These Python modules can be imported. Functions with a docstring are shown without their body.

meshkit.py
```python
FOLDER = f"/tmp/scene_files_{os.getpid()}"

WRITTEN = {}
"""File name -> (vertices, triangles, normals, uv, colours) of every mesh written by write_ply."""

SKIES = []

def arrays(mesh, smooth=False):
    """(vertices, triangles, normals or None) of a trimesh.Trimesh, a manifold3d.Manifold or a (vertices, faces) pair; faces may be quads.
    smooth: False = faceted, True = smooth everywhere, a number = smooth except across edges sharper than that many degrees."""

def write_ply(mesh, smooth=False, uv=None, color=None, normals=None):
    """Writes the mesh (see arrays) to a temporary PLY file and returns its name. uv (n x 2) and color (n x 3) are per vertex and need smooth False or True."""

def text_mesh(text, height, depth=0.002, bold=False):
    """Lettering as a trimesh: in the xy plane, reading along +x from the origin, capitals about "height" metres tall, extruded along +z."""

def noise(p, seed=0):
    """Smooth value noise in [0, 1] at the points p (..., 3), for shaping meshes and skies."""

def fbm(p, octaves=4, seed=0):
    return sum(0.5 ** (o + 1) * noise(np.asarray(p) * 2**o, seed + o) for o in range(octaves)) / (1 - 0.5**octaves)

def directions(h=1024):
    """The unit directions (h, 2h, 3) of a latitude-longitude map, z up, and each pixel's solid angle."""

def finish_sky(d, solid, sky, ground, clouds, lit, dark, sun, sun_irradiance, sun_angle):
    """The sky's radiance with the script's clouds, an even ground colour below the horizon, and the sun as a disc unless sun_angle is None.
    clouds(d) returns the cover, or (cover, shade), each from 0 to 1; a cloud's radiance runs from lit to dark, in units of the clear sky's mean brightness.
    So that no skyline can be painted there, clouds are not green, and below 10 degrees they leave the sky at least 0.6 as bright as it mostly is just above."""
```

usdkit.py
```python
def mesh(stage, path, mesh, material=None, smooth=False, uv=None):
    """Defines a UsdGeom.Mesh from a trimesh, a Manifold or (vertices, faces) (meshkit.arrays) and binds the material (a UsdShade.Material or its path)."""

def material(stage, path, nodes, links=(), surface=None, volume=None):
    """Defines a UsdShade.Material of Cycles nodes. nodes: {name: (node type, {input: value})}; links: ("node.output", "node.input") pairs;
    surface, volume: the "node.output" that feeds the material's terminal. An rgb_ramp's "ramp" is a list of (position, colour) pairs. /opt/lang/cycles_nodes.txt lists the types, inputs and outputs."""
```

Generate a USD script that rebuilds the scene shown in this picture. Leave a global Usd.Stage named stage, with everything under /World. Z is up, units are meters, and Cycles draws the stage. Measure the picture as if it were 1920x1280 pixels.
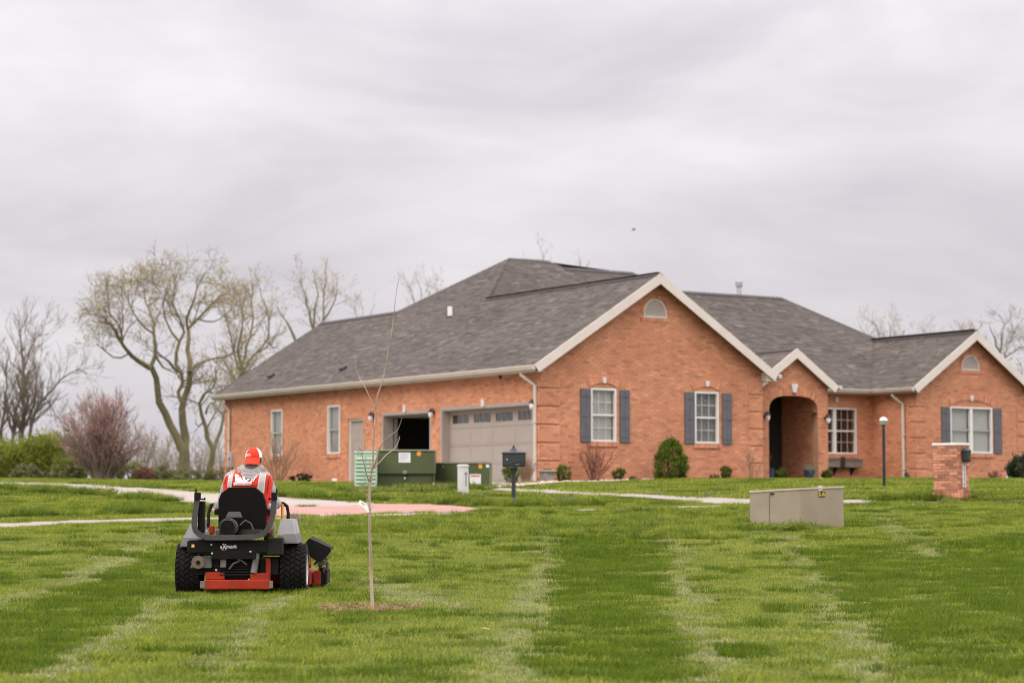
import math, random
import numpy as np, trimesh, shapely, manifold3d
from shapely.geometry import Polygon, LineString, box as sbox, Point
from shapely.ops import unary_union
from scipy.interpolate import PchipInterpolator
import usdkit, meshkit
from pxr import Usd, UsdGeom, UsdLux, UsdShade, Sdf, Gf, Vt

PI = math.pi
rng = np.random.default_rng(7)
random.seed(7)
stage = Usd.Stage.CreateInMemory()
UsdGeom.SetStageUpAxis(stage, 'Z'); UsdGeom.SetStageMetersPerUnit(stage, 1.0)
UsdGeom.Xform.Define(stage, '/World'); UsdGeom.Scope.Define(stage, '/World/Looks')

# ------------------------------------------------------------------ camera, sky, sun, exposure
FPX, PITCH = 4100.0, 0.0722            # focal length in pixels of a 1920 wide frame; upward tilt
cam = UsdGeom.Camera.Define(stage, '/World/camera')
cam.CreateHorizontalApertureAttr(36.0); cam.CreateVerticalApertureAttr(24.0)
cam.CreateFocalLengthAttr(FPX / 1920 * 36.0)
cam.CreateFStopAttr(2.4); cam.CreateFocusDistanceAttr(23.0)
cam.CreateExposureAttr(0.0)
cam.AddRotateXOp().Set(90 + math.degrees(PITCH))

SUN = np.array([-0.52, -0.50, 0.69]); SUN /= np.linalg.norm(SUN)     # behind cloud, over the left shoulder
sun = UsdLux.DistantLight.Define(stage, '/World/sun')
sun.CreateIntensityAttr(0.40); sun.CreateAngleAttr(38.0); sun.CreateNormalizeAttr(True)
sun.CreateColorAttr(Gf.Vec3f(1.0, 0.93, 0.84))
_z = SUN; _x = np.cross([0, 0, 1.0], _z); _x /= np.linalg.norm(_x); _y = np.cross(_z, _x)
sun.AddTransformOp().Set(Gf.Matrix4d(*_x, 0, *_y, 0, *_z, 0, 0, 0, 0, 1))

dome = UsdLux.DomeLight.Define(stage, '/World/sky')
dome.GetPrim().SetCustomDataByKey('kind', 'structure')
_sky = usdkit.material(stage, '/World/Looks/overcast_sky', {
    'sky': ('sky_texture', {'sky_type': 'single_scattering', 'sun_disc': False, 'sun_elevation': float(math.asin(SUN[2])), 'sun_rotation': float(math.atan2(SUN[0], SUN[1])), 'aerosol_density': 3.0}),
    'tc': ('texture_coordinate', {}),
    'geo': ('separate_xyz', {}),
    'map': ('mapping', {'scale': (3.6, 3.6, 10.0), 'rotation': (0.16, -0.12, 0.3), 'location': (1.7, 0.4, 1.35)}),
    'n1': ('noise_texture', {'scale': 1.25, 'detail': 5.0, 'roughness': 0.52, 'distortion': 0.5}),
    'map2': ('mapping', {'scale': (11.0, 11.0, 32.0), 'location': (4.1, 2.3, 0.0)}),
    'n2': ('noise_texture', {'scale': 1.0, 'detail': 6.0, 'roughness': 0.55, 'distortion': 0.5}),
    'nm': ('mix', {'mix_type': 'mix', 'fac': 0.22}),
    'cl': ('rgb_ramp', {'ramp': [(0.33, (5.55, 5.25, 5.80)), (0.43, (6.35, 6.03, 6.45)), (0.52, (7.3, 6.95, 7.28)), (0.63, (8.3, 7.95, 8.2))]}),
    'up': ('map_range', {'range_type': 'smoothstep', 'value': 0.0, 'from_min': 0.02, 'from_max': 0.95, 'to_min': 1.0, 'to_max': 3.3, 'clamp': True}),
    'mul': ('mix', {'mix_type': 'multiply', 'fac': 1.0}),
    'mix': ('mix', {'mix_type': 'mix', 'fac': 0.97}),
    'bg': ('background_shader', {'strength': 0.1}),
}, [('tc.generated', 'map.vector'), ('map.vector', 'n1.vector'), ('tc.generated', 'map2.vector'), ('map2.vector', 'n2.vector'),
    ('n1.color', 'nm.color1'), ('n2.color', 'nm.color2'), ('nm.color', 'cl.fac'),
    ('tc.generated', 'geo.vector'), ('geo.z', 'up.value'), ('cl.color', 'mul.color1'), ('up.result', 'mul.color2'),
    ('sky.color', 'mix.color1'), ('mul.color', 'mix.color2'), ('mix.color', 'bg.color')], surface='bg.background')
UsdShade.MaterialBindingAPI.Apply(dome.GetPrim()).Bind(_sky)

# ------------------------------------------------------------------ helpers
def ray(px, py):
    x = (px - 960) / FPX; z = -(py - 640) / FPX; c, s = math.cos(PITCH), math.sin(PITCH)
    return np.array([x, c - z * s, s + z * c])
def at(px, py, Y):
    d = ray(px, py); return d * (Y / d[1])
def px_per_m(Y): return FPX / Y

_names = {}
def numbered(parent, name):
    k = (str(parent), name); n = _names.get(k, -1) + 1; _names[k] = n
    return f'{parent}/{name}' if n == 0 else f'{parent}/{name}_{n:03d}'
def path_of(p):
    if p is None: return '/World'
    if isinstance(p, str): return p
    return str(p.GetPath())
def tag(p, label=None, category=None, group=None, kind=None):
    p = p.GetPrim() if hasattr(p, 'GetPrim') else p
    for k, v in (('label', label), ('category', category), ('group', group), ('kind', kind)):
        if v: p.SetCustomDataByKey(k, v)
    return p
def thing(name, label, category, loc=(0, 0, 0), rotz=0.0, group=None, tilt=None):
    x = UsdGeom.Xform.Define(stage, numbered('/World', name))
    x.AddTranslateOp().Set(Gf.Vec3d(*map(float, loc)))
    if rotz: x.AddRotateZOp().Set(math.degrees(rotz))
    if tilt: x.AddRotateXYZOp().Set(Gf.Vec3f(*map(float, tilt)))
    return tag(x.GetPrim(), label, category, group)
def copy_of(root, loc, rotz=0.0, label=None, group=None, scale=None):
    was = root.GetCustomData()
    stem = root.GetName()
    x = UsdGeom.Xform.Define(stage, numbered('/World', stem))
    x.GetPrim().GetReferences().AddInternalReference(root.GetPath())
    x.ClearXformOpOrder()
    for a in list(x.GetPrim().GetAttributes()): pass
    t = x.AddTranslateOp(opSuffix='copy'); t.Set(Gf.Vec3d(*map(float, loc)))
    ops = [t]
    if rotz: r = x.AddRotateZOp(opSuffix='copy'); r.Set(math.degrees(rotz)); ops.append(r)
    if scale: s = x.AddScaleOp(opSuffix='copy'); s.Set(Gf.Vec3f(*scale)); ops.append(s)
    x.SetXformOpOrder(ops)
    x.GetPrim().SetInstanceable(True)
    return tag(x.GetPrim(), label or was.get('label'), was.get('category'), group or was.get('group'))

class MB:
    """collects pieces of ONE mesh"""
    def __init__(self): self.v, self.f, self.t, self.n = [], [], [], 0
    def add(self, v, f, tint=0.5):
        v = np.asarray(v, float).reshape(-1, 3)
        if isinstance(f, list): f = [[q[0], q[i], q[i + 1]] for q in f for i in range(1, len(q) - 1)]
        f = np.asarray(f, int)
        if f.ndim == 2 and f.shape[1] == 4: f = np.vstack([f[:, [0, 1, 2]], f[:, [0, 2, 3]]])
        self.v.append(v); self.f.append(f + self.n); self.n += len(v)
        self.t.append(np.broadcast_to(np.asarray(tint, float), (len(v),)).copy()); return self
    def tm(self, m, tint=0.5):
        v, f, _ = meshkit.arrays(m); return self.add(v, f, tint)
    def box(self, a, b, tint=0.5, R=None, T=None):
        (x0, y0, z0), (x1, y1, z1) = a, b
        v = np.array([[x, y, z] for z in (z0, z1) for y in (y0, y1) for x in (x0, x1)], float)
        f = [[0, 2, 3, 1], [4, 5, 7, 6], [0, 1, 5, 4], [2, 6, 7, 3], [0, 4, 6, 2], [1, 3, 7, 5]]
        if R is not None: v = v @ np.asarray(R).T
        if T is not None: v = v + np.asarray(T)
        return self.add(v, f, tint)
    def rbox(self, a, b, r=0.01, tint=0.5, R=None, T=None):
        m = rounded(a, b, r); v, f, _ = meshkit.arrays(m)
        if R is not None: v = v @ np.asarray(R).T
        if T is not None: v = v + np.asarray(T)
        return self.add(v, f, tint)
    def tube(self, pts, rad, sides=6, tint=0.5, cap=True):
        p = np.asarray(pts, float); n = len(p); rad = np.broadcast_to(np.asarray(rad, float), (n,))
        t = np.gradient(p, axis=0); t /= np.linalg.norm(t, axis=1, keepdims=True) + 1e-12
        ref = np.array([0, 0, 1.0]) if abs(t[:, 2]).mean() < 0.8 else np.array([1.0, 0, 0])
        a = np.cross(t, ref); a /= np.linalg.norm(a, axis=1, keepdims=True) + 1e-12
        b = np.cross(t, a); ang = np.arange(sides) * 2 * PI / sides
        v = p[:, None] + rad[:, None, None] * (np.cos(ang)[None, :, None] * a[:, None] + np.sin(ang)[None, :, None] * b[:, None])
        i, j = np.meshgrid(np.arange(n - 1), np.arange(sides), indexing='ij')
        q = np.stack([i * sides + j, i * sides + (j + 1) % sides, (i + 1) * sides + (j + 1) % sides, (i + 1) * sides + j], -1).reshape(-1, 4)
        f = np.vstack([q[:, [0, 1, 2]], q[:, [0, 2, 3]]])
        if cap:
            k = np.arange(1, sides - 1)
            f = np.vstack([f, np.stack([0 * k, k + 1, k], 1), np.stack([0 * k, k, k + 1], 1) + (n - 1) * sides])
        tv = np.repeat(np.broadcast_to(np.asarray(tint, float), (n,)), sides)
        return self.add(v.reshape(-1, 3), f, tv)
    def lathe(self, prof, sides=24, c=(0, 0, 0), axis='z', tint=0.5):
        prof = np.asarray(prof, float); n = len(prof); ang = np.arange(sides) * 2 * PI / sides
        r, h = prof[:, 0], prof[:, 1]
        v = np.stack([r[:, None] * np.cos(ang), r[:, None] * np.sin(ang), np.repeat(h[:, None], sides, 1)], -1).reshape(-1, 3)
        i, j = np.meshgrid(np.arange(n - 1), np.arange(sides), indexing='ij')
        q = np.stack([i * sides + j, i * sides + (j + 1) % sides, (i + 1) * sides + (j + 1) % sides, (i + 1) * sides + j], -1).reshape(-1, 4)
        f = np.vstack([q[:, [0, 1, 2]], q[:, [0, 2, 3]]])
        if axis == 'x': v = v[:, [2, 0, 1]]
        if axis == 'y': v = v[:, [1, 2, 0]]
        return self.add(v + np.asarray(c, float), f, tint)
    def move(self, R=None, T=None):
        for k in range(len(self.v)):
            if R is not None: self.v[k] = self.v[k] @ np.asarray(R).T
            if T is not None: self.v[k] = self.v[k] + np.asarray(T)
        return self
    def build(self, name, mat, parent=None, smooth=False, label=None, category=None, group=None, kind=None):
        path = numbered(path_of(parent), name)
        v, f, t = np.vstack(self.v), np.vstack(self.f), np.concatenate(self.t)
        if smooth is True or smooth is False:
            m = usdkit.mesh(stage, path, trimesh.Trimesh(v, f, process=False), M[mat], smooth=smooth)
            if mat in TINTED:
                UsdGeom.PrimvarsAPI(m).CreatePrimvar('tint', Sdf.ValueTypeNames.FloatArray, 'vertex').Set(Vt.FloatArray.FromNumpy(t.astype(np.float32)))
        else:
            m = usdkit.mesh(stage, path, trimesh.Trimesh(v, f, process=False), M[mat], smooth=smooth)
        return tag(m.GetPrim(), label, category, group, kind)

def rounded(a, b, r):
    a, b = np.asarray(a, float), np.asarray(b, float); r = min(r, float((b - a).min()) / 2 - 1e-4)
    pts = []
    for k in np.ndindex(2, 2, 2):
        c = np.where(k, b - r, a + r); s = np.where(k, 1, -1)
        for d in ((1, .42, .42), (.42, 1, .42), (.42, .42, 1)):
            dd = np.array(d) / np.linalg.norm(d); pts.append(c + s * dd * r * 1.0)
        pts += [c + s * r * np.eye(3)[j] for j in range(3)]
    return trimesh.convex.convex_hull(np.array(pts))
def rotm(ax, deg):
    return trimesh.transformations.rotation_matrix(math.radians(deg), ax)[:3, :3]

# ------------------------------------------------------------------ materials
M, TINTED = {}, set()
def mat(name, col, col2=None, rough=0.6, scale=6.0, detail=3.0, tints=None, metallic=0.0, bump=0.0, bscale=None, spec=0.5, coat=0.0, trans=0.0, ramp=(0.35, 0.65), stretch=(1, 1, 1), obj=False):
    col2 = col2 or tuple(c * 0.8 for c in col)
    n = {'geo': ('geometry', {}), 'tc': ('texture_coordinate', {}), 'map': ('mapping', {'scale': stretch}), 'ns': ('noise_texture', {'scale': scale, 'detail': detail, 'roughness': 0.6}),
         'rp': ('rgb_ramp', {'ramp': [(ramp[0], col), (ramp[1], col2)]}),
         'p': ('principled_bsdf', {'roughness': rough, 'metallic': metallic, 'specular_ior_level': spec, 'coat_weight': coat})}
    l = [('tc.object' if obj else 'geo.position', 'map.vector'), ('map.vector', 'ns.vector'), ('ns.fac', 'rp.fac')]
    out = 'rp.color'
    if tints:
        TINTED.add(name)
        n['at'] = ('attribute', {'attribute': 'tint'}); n['tr'] = ('rgb_ramp', {'ramp': tints}); n['mx'] = ('mix', {'mix_type': 'multiply', 'fac': 1.0})
        l += [('at.fac', 'tr.fac'), ('rp.color', 'mx.color1'), ('tr.color', 'mx.color2')]; out = 'mx.color'
    l.append((out, 'p.base_color'))
    if bump:
        n['bn'] = ('noise_texture', {'scale': bscale or scale * 6, 'detail': 4.0}); n['bp'] = ('bump', {'strength': 1.0, 'distance': bump})
        l += [('map.vector', 'bn.vector'), ('bn.fac', 'bp.height'), ('bp.normal', 'p.normal')]
    surf = 'p.BSDF'
    if trans:
        n['tl'] = ('translucent_bsdf', {}); n['ms'] = ('mix_closure', {'fac': trans})
        l += [(out, 'tl.color'), ('p.BSDF', 'ms.closure1'), ('tl.BSDF', 'ms.closure2')]; surf = 'ms.closure'
    M[name] = usdkit.material(stage, '/World/Looks/' + name, n, l, surface=surf)
    return M[name]
G = lambda x: (x, x, x)
mat('brick', (.63, .280, .152), (.53, .220, .113), rough=.85, scale=.8, detail=5, bump=.004, bscale=60,
    tints=[(0, (.72, .70, .70)), (.14, (.90, .89, .88)), (.5, (1, 1, 1)), (.86, (1.07, 1.06, 1.05)), (1, (1.20, 1.26, 1.30))])
mat('mortar', (.58, .34, .22), (.50, .28, .175), rough=.95, scale=3)
mat('pillar_mortar', (.42, .27, .20), (.36, .22, .15), rough=.95, scale=6)
mat('pillar_brick', (.52, .235, .145), (.44, .175, .10), rough=.85, scale=5, detail=5, bump=.004, bscale=70,
    tints=[(0, (.6, .58, .58)), (.5, (1, 1, 1)), (1, (1.5, 1.6, 1.6))])
mat('shingle', (.108, .090, .076), (.086, .071, .060), rough=.95, scale=.6, detail=5, bump=.003, bscale=90,
    tints=[(0, (.66, .64, .63)), (.3, (.85, .84, .83)), (.6, (1.0, 1.0, 1.0)), (.85, (1.2, 1.19, 1.17)), (1, (1.55, 1.52, 1.48))])
mat('ridge_cap', (.10, .085, .08), (.07, .06, .056), rough=.95, scale=6)
mat('trim_paint', (.66, .585, .51), (.62, .545, .47), rough=.55, scale=2)
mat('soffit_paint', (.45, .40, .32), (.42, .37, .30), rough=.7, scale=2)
mat('gutter_paint', (.60, .535, .455), (.55, .485, .405), rough=.45, scale=2)
mat('window_white', (.72, .69, .64), (.68, .65, .60), rough=.4, scale=3)
mat('blind_white', (.74, .71, .66), (.70, .67, .62), rough=.6, scale=4)
mat('blind_grey', (.40, .39, .345), (.36, .35, .31), rough=.6, scale=4)
mat('shutter_grey', (.125, .122, .132), (.105, .104, .112), rough=.6, scale=5, spec=.3)
mat('greige_paint', (.37, .315, .275), (.345, .295, .255), rough=.6, scale=2, spec=.3)
mat('keystone', (.70, .64, .60), (.62, .56, .52), rough=.85, scale=8)
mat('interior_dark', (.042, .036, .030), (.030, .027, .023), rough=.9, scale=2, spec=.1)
mat('dark_wood', (.020, .010, .006), (.012, .007, .005), rough=.5, scale=8)
mat('concrete', (.375, .325, .28), (.31, .265, .225), rough=.9, scale=1.2, detail=6, bump=.004, bscale=40)
mat('road_concrete', (.41, .345, .30), (.345, .29, .25), rough=.9, scale=.7, detail=6, bump=.004, bscale=40)
mat('pink_paving', (.45, .25, .21), (.38, .205, .17), rough=.9, scale=1.0, detail=6)
mat('soil', (.060, .058, .022), (.040, .050, .014), rough=1, scale=1.6, detail=5, bump=.02, bscale=14)
mat('mulch', (.22, .165, .11), (.15, .11, .07), rough=1, scale=9, detail=5, bump=.02, bscale=30)
mat('gravel', (.62, .52, .47), (.42, .34, .30), rough=.9, scale=9, detail=2, tints=[(0, (.6, .6, .6)), (1, (1.25, 1.2, 1.2))])
mat('clipping', (.27, .32, .07), (.20, .27, .04), rough=.9, scale=20, tints=[(0, (.6, .6, .6)), (1, (1.4, 1.4, 1.4))], trans=.3)
mat('straw', (.34, .225, .115), (.21, .135, .065), rough=.9, scale=20, tints=[(0, (.6, .6, .6)), (1, (1.4, 1.4, 1.4))], trans=.2)
mat('leaf_litter', (.42, .25, .12), (.55, .42, .26), rough=.8, scale=8)
def leaf(name, col, col2, scale=3, lo=.6, hi=1.5, trans=.3, rough=.6, spec=.25):
    mat(name, col, col2, rough=rough, scale=scale, detail=3, spec=spec, trans=trans, tints=[(0, (lo, lo, lo)), (.5, (1, 1, 1)), (1, (hi, hi, hi * .9))])
leaf('evergreen_leaf', (.115, .160, .013), (.062, .105, .010), 4)
leaf('dark_evergreen', (.020, .042, .016), (.013, .030, .012), 4)
leaf('boxwood_leaf', (.105, .135, .014), (.060, .095, .012), 5)
leaf('hedge_leaf', (.195, .205, .022), (.105, .130, .016), .9)
leaf('hedge_leaf_dull', (.17, .165, .065), (.11, .11, .045), .9)
leaf('bud_leaf', (.42, .34, .12), (.33, .26, .10), 1, trans=.45)
leaf('pale_bud', (.44, .36, .27), (.36, .29, .22), 1, trans=.4)
leaf('blossom', (.50, .27, .28), (.42, .22, .22), 1, trans=.4)
leaf('brown_bud', (.20, .10, .06), (.13, .06, .04), 2)
leaf('yucca_leaf', (.20, .26, .17), (.13, .19, .12), 3)
mat('bark', (.155, .125, .085), (.085, .068, .045), rough=.95, scale=1.6, detail=6, bump=.02, bscale=9)
mat('bark_mossy', (.20, .175, .085), (.115, .10, .05), rough=.95, scale=1.0, detail=6, bump=.02, bscale=9)
mat('bark_grey', (.18, .155, .13), (.11, .095, .082), rough=.95, scale=1.6, detail=5)
mat('twig', (.19, .155, .105), (.135, .108, .072), rough=.95, scale=2)
mat('twig_pale', (.36, .31, .27), (.28, .24, .205), rough=.95, scale=2)  # far twigs: haze and faintness of distance put into a paler colour
mat('twig_blossom', (.27, .20, .145), (.19, .14, .105), rough=.95, scale=2)
mat('twig_red', (.20, .085, .055), (.13, .055, .04), rough=.95, scale=3)
mat('twig_tan', (.36, .24, .145), (.24, .15, .09), rough=.95, scale=3, tints=[(0, (.6, .6, .6)), (1, (1.4, 1.4, 1.4))])
mat('sapling_bark', (.42, .33, .235), (.27, .205, .145), rough=.9, scale=9, detail=4, stretch=(1, 1, .25), bump=.003)
mat('sapling_twig', (.46, .36, .27), (.27, .18, .13), rough=.9, scale=5)
mat('tag_white', (.80, .80, .76), (.76, .76, .72), rough=.5)
mat('utility_tan', (.335, .285, .205), (.285, .240, .170), rough=.75, scale=1.8, detail=6, bump=.002, spec=.25)
mat('utility_rim', (.55, .49, .36), (.50, .44, .32), rough=.7, scale=3)
mat('utility_green', (.088, .105, .046), (.076, .092, .040), rough=.5, scale=1.5, spec=.3)
mat('utility_green_top', (.25, .26, .17), (.21, .22, .14), rough=.5, scale=2)
mat('mint', (.40, .54, .40), (.35, .49, .36), rough=.6, scale=2)
mat('post_white', (.62, .60, .57), (.56, .54, .51), rough=.55, scale=3)
mat('sticker_white', (.78, .76, .74), (.74, .72, .70), rough=.5)
mat('sticker_orange', (.72, .35, .035), (.68, .32, .03), rough=.5)
mat('sticker_yellow', (.80, .48, .03), (.78, .46, .03), rough=.5)
mat('sticker_red', (.60, .06, .04), (.58, .06, .04), rough=.5)
mat('sticker_lilac', (.42, .36, .55), (.42, .36, .55), rough=.5)
mat('black_paint', (.012, .014, .013), (.017, .019, .018), rough=.45, scale=4)
mat('cast_black', (.020, .026, .024), (.028, .034, .031), rough=.5, scale=6)
mat('dark_bronze', (.030, .024, .020), (.022, .018, .015), rough=.5)
mat('globe_glass', (.78, .74, .74), (.76, .72, .72), rough=.15, spec=.5)
mat('globe_clear', (.50, .46, .42), (.46, .42, .38), rough=.2, spec=.5)
mat('metal_galv', (.55, .54, .53), (.48, .47, .46), rough=.4, metallic=.6)
mat('planter_blue', (.030, .040, .085), (.024, .033, .07), rough=.35)
mat('stone_grey', (.36, .31, .27), (.22, .19, .16), rough=.9, scale=8)
mat('box_weathered', (.22, .175, .14), (.16, .125, .10), rough=.85, scale=5, stretch=(1, 1, 5))
mat('teal_plastic', (.030, .15, .11), (.025, .13, .095), rough=.45)
mat('tyre', (.007, .0065, .0055), (.013, .011, .009), rough=.85, scale=6, spec=.2)
mat('mower_black', (.006, .0055, .005), (.010, .009, .007), rough=.6, scale=7, spec=.16)
mat('mower_black_dusty', (.018, .016, .012), (.010, .009, .007), rough=.7, scale=5, spec=.2)
mat('rops_steel', (.075, .07, .066), (.055, .052, .049), rough=.5, scale=5, spec=.3)
mat('mower_grey', (.30, .29, .29), (.23, .22, .22), rough=.6, scale=4)
mat('mower_darkgrey', (.12, .115, .112), (.09, .087, .085), rough=.6, scale=4)
mat('mower_red', (.40, .034, .012), (.25, .022, .009), rough=.6, scale=5, detail=5, spec=.25)
mat('mower_tan', (.22, .17, .115), (.13, .10, .066), rough=.7, scale=9)
mat('steel', (.26, .24, .22), (.17, .16, .145), rough=.4, metallic=.5, scale=8)
mat('seat_vinyl', (.005, .0045, .004), (.007, .006, .0055), rough=.6, spec=.14)
mat('rim_white', (.75, .73, .68), (.66, .64, .58), rough=.5)
mat('skin', (.50, .27, .19), (.46, .24, .165), rough=.6)
mat('hair_dark', (.03, .018, .012), (.02, .013, .009), rough=.7)
mat('hoodie_grey', (.42, .39, .375), (.34, .32, .305), rough=.95, scale=9, detail=5, spec=.1, bump=.004, bscale=18)
mat('vest_red', (.72, .045, .025), (.62, .038, .022), rough=.8, scale=5, spec=.2, bump=.003, bscale=14)
mat('cap_red', (.78, .052, .024), (.72, .046, .022), rough=.75, scale=6, spec=.2)
mat('cap_white', (.80, .76, .74), (.74, .70, .68), rough=.85, scale=40)
mat('stripe_silver', (.45, .425, .405), (.39, .37, .35), rough=.5, scale=6)
mat('trim_black', (.02, .018, .018), (.02, .018, .018), rough=.7)
mat('trousers', (.36, .30, .20), (.28, .23, .15), rough=.95, scale=6)
mat('pane_shade', (.10, .10, .09), (.085, .085, .078), rough=.6)
M['glass'] = usdkit.material(stage, '/World/Looks/glass', {
    'tr': ('transparent_bsdf', {'color': (.95, .96, .95)}), 'gl': ('glossy_bsdf', {'color': (.95, .95, .95), 'roughness': 0.02}),
    'lw': ('layer_weight', {'blend': 0.5}), 'pw': ('math', {'math_type': 'power', 'value2': 4.0}), 'ma': ('math', {'math_type': 'multiply_add', 'value2': .8, 'value3': .045}), 'mx': ('mix_closure', {})},
    [('lw.facing', 'pw.value1'), ('pw.value', 'ma.value1'), ('ma.value', 'mx.fac'), ('tr.BSDF', 'mx.closure1'), ('gl.BSDF', 'mx.closure2')], surface='mx.closure')
# grass: colour varies by blade (tint) and in broad drifts over the lawn
def grass_mat(name, fresh, dry, tints, drift=.35):
    TINTED.add(name)
    M[name] = usdkit.material(stage, '/World/Looks/' + name, {
        'geo': ('geometry', {}), 'n': ('noise_texture', {'scale': drift, 'detail': 4.0, 'roughness': .6}), 'n2': ('noise_texture', {'scale': 3.1, 'detail': 2.0}),
        'nm': ('mix', {'mix_type': 'mix', 'fac': .45}),
        'rp': ('rgb_ramp', {'ramp': [(.36, fresh), (.62, dry)]}), 'at': ('attribute', {'attribute': 'tint'}), 'tr': ('rgb_ramp', {'ramp': tints}),
        'mx': ('mix', {'mix_type': 'multiply', 'fac': 1.0}), 'oi': ('object_info', {}), 'or': ('rgb_ramp', {'ramp': [(0, (.74, .78, .74)), (.5, (1, 1, 1)), (1, (1.24, 1.17, 1.2))]}), 'm2': ('mix', {'mix_type': 'multiply', 'fac': 1.0}), 'p': ('principled_bsdf', {'roughness': .55, 'specular_ior_level': .35}), 'tl': ('translucent_bsdf', {}), 'ms': ('mix_closure', {'fac': .38})},
        [('geo.position', 'n.vector'), ('geo.position', 'n2.vector'), ('n.color', 'nm.color1'), ('n2.color', 'nm.color2'), ('nm.color', 'rp.fac'), ('at.fac', 'tr.fac'),
         ('rp.color', 'm2.color1'), ('oi.random', 'or.fac'), ('or.color', 'm2.color2'), ('m2.color', 'mx.color1'), ('tr.color', 'mx.color2'), ('mx.color', 'p.base_color'), ('mx.color', 'tl.color'), ('p.BSDF', 'ms.closure1'), ('tl.BSDF', 'ms.closure2')], surface='ms.closure')
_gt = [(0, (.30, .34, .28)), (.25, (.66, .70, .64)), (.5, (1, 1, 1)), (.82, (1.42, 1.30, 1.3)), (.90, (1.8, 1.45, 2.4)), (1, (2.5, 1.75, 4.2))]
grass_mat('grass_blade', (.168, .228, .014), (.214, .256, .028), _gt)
grass_mat('grass_pale', (.222, .262, .060), (.250, .280, .080), _gt)  # paler undersides of flattened blades; stripe sheen is put into the colour too
grass_mat('grass_deep', (.084, .140, .005), (.112, .166, .008), _gt)  # in the stripes, the darker look of toward-leaning blades is put into the colour
# ------------------------------------------------------------------ ground
_gp = PchipInterpolator([-40, 0, 10, 13, 22.5, 30, 36, 42, 45.5, 50, 55, 60, 63, 66, 72, 78, 90, 120, 300, 2500],
                        [-1.3, -1.2, -1.13, -1.09, -.99, -.78, -.5, -.27, -.11, .2, .385, .455, .48, .49, .50, .50, .62, .5, -2, -3])
_el = PchipInterpolator([0, 57, 66, 75, 90, 130, 2500], [0, 0, .10, .16, .20, .1, 0])
_er = PchipInterpolator([0, 54, 59, 66, 74, 90, 2500], [0, 0, .07, .065, .015, 0, 0])
def sstep(x, a, b):
    t = np.clip((np.asarray(x, float) - a) / (b - a), 0, 1); return t * t * (3 - 2 * t)
def gz(X, Y):
    X, Y = np.asarray(X, float), np.asarray(Y, float)
    z = _gp(np.clip(Y, -40, 2500)) + _el(np.clip(Y, 0, 2500)) * sstep(-X, 6, 17) + _er(np.clip(Y, 0, 2500)) * sstep(X, 1.5, 5)
    p = np.stack(np.broadcast_arrays(X * .8, Y * .45, np.zeros_like(X)), -1)
    lump = (meshkit.fbm(p, 3, 5) - .5) * .05
    return z + lump * (1 - sstep(Y, 50, 57))
_yy = np.concatenate([np.arange(9, 60, .04), np.arange(60, 130, .1)])
def ground_at(px, py):
    d = ray(px, py); k = _yy / d[1]; P = d[None] * k[:, None]
    below = P[:, 2] <= gz(P[:, 0], P[:, 1]); i = int(np.argmax(below)) if below.any() else len(_yy) - 1
    Y = _yy[i]; X = d[0] / d[1] * Y
    return np.array([X, Y, float(gz(X, Y))])
def gpt(px, py): return ground_at(px, py)[:2]

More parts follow.
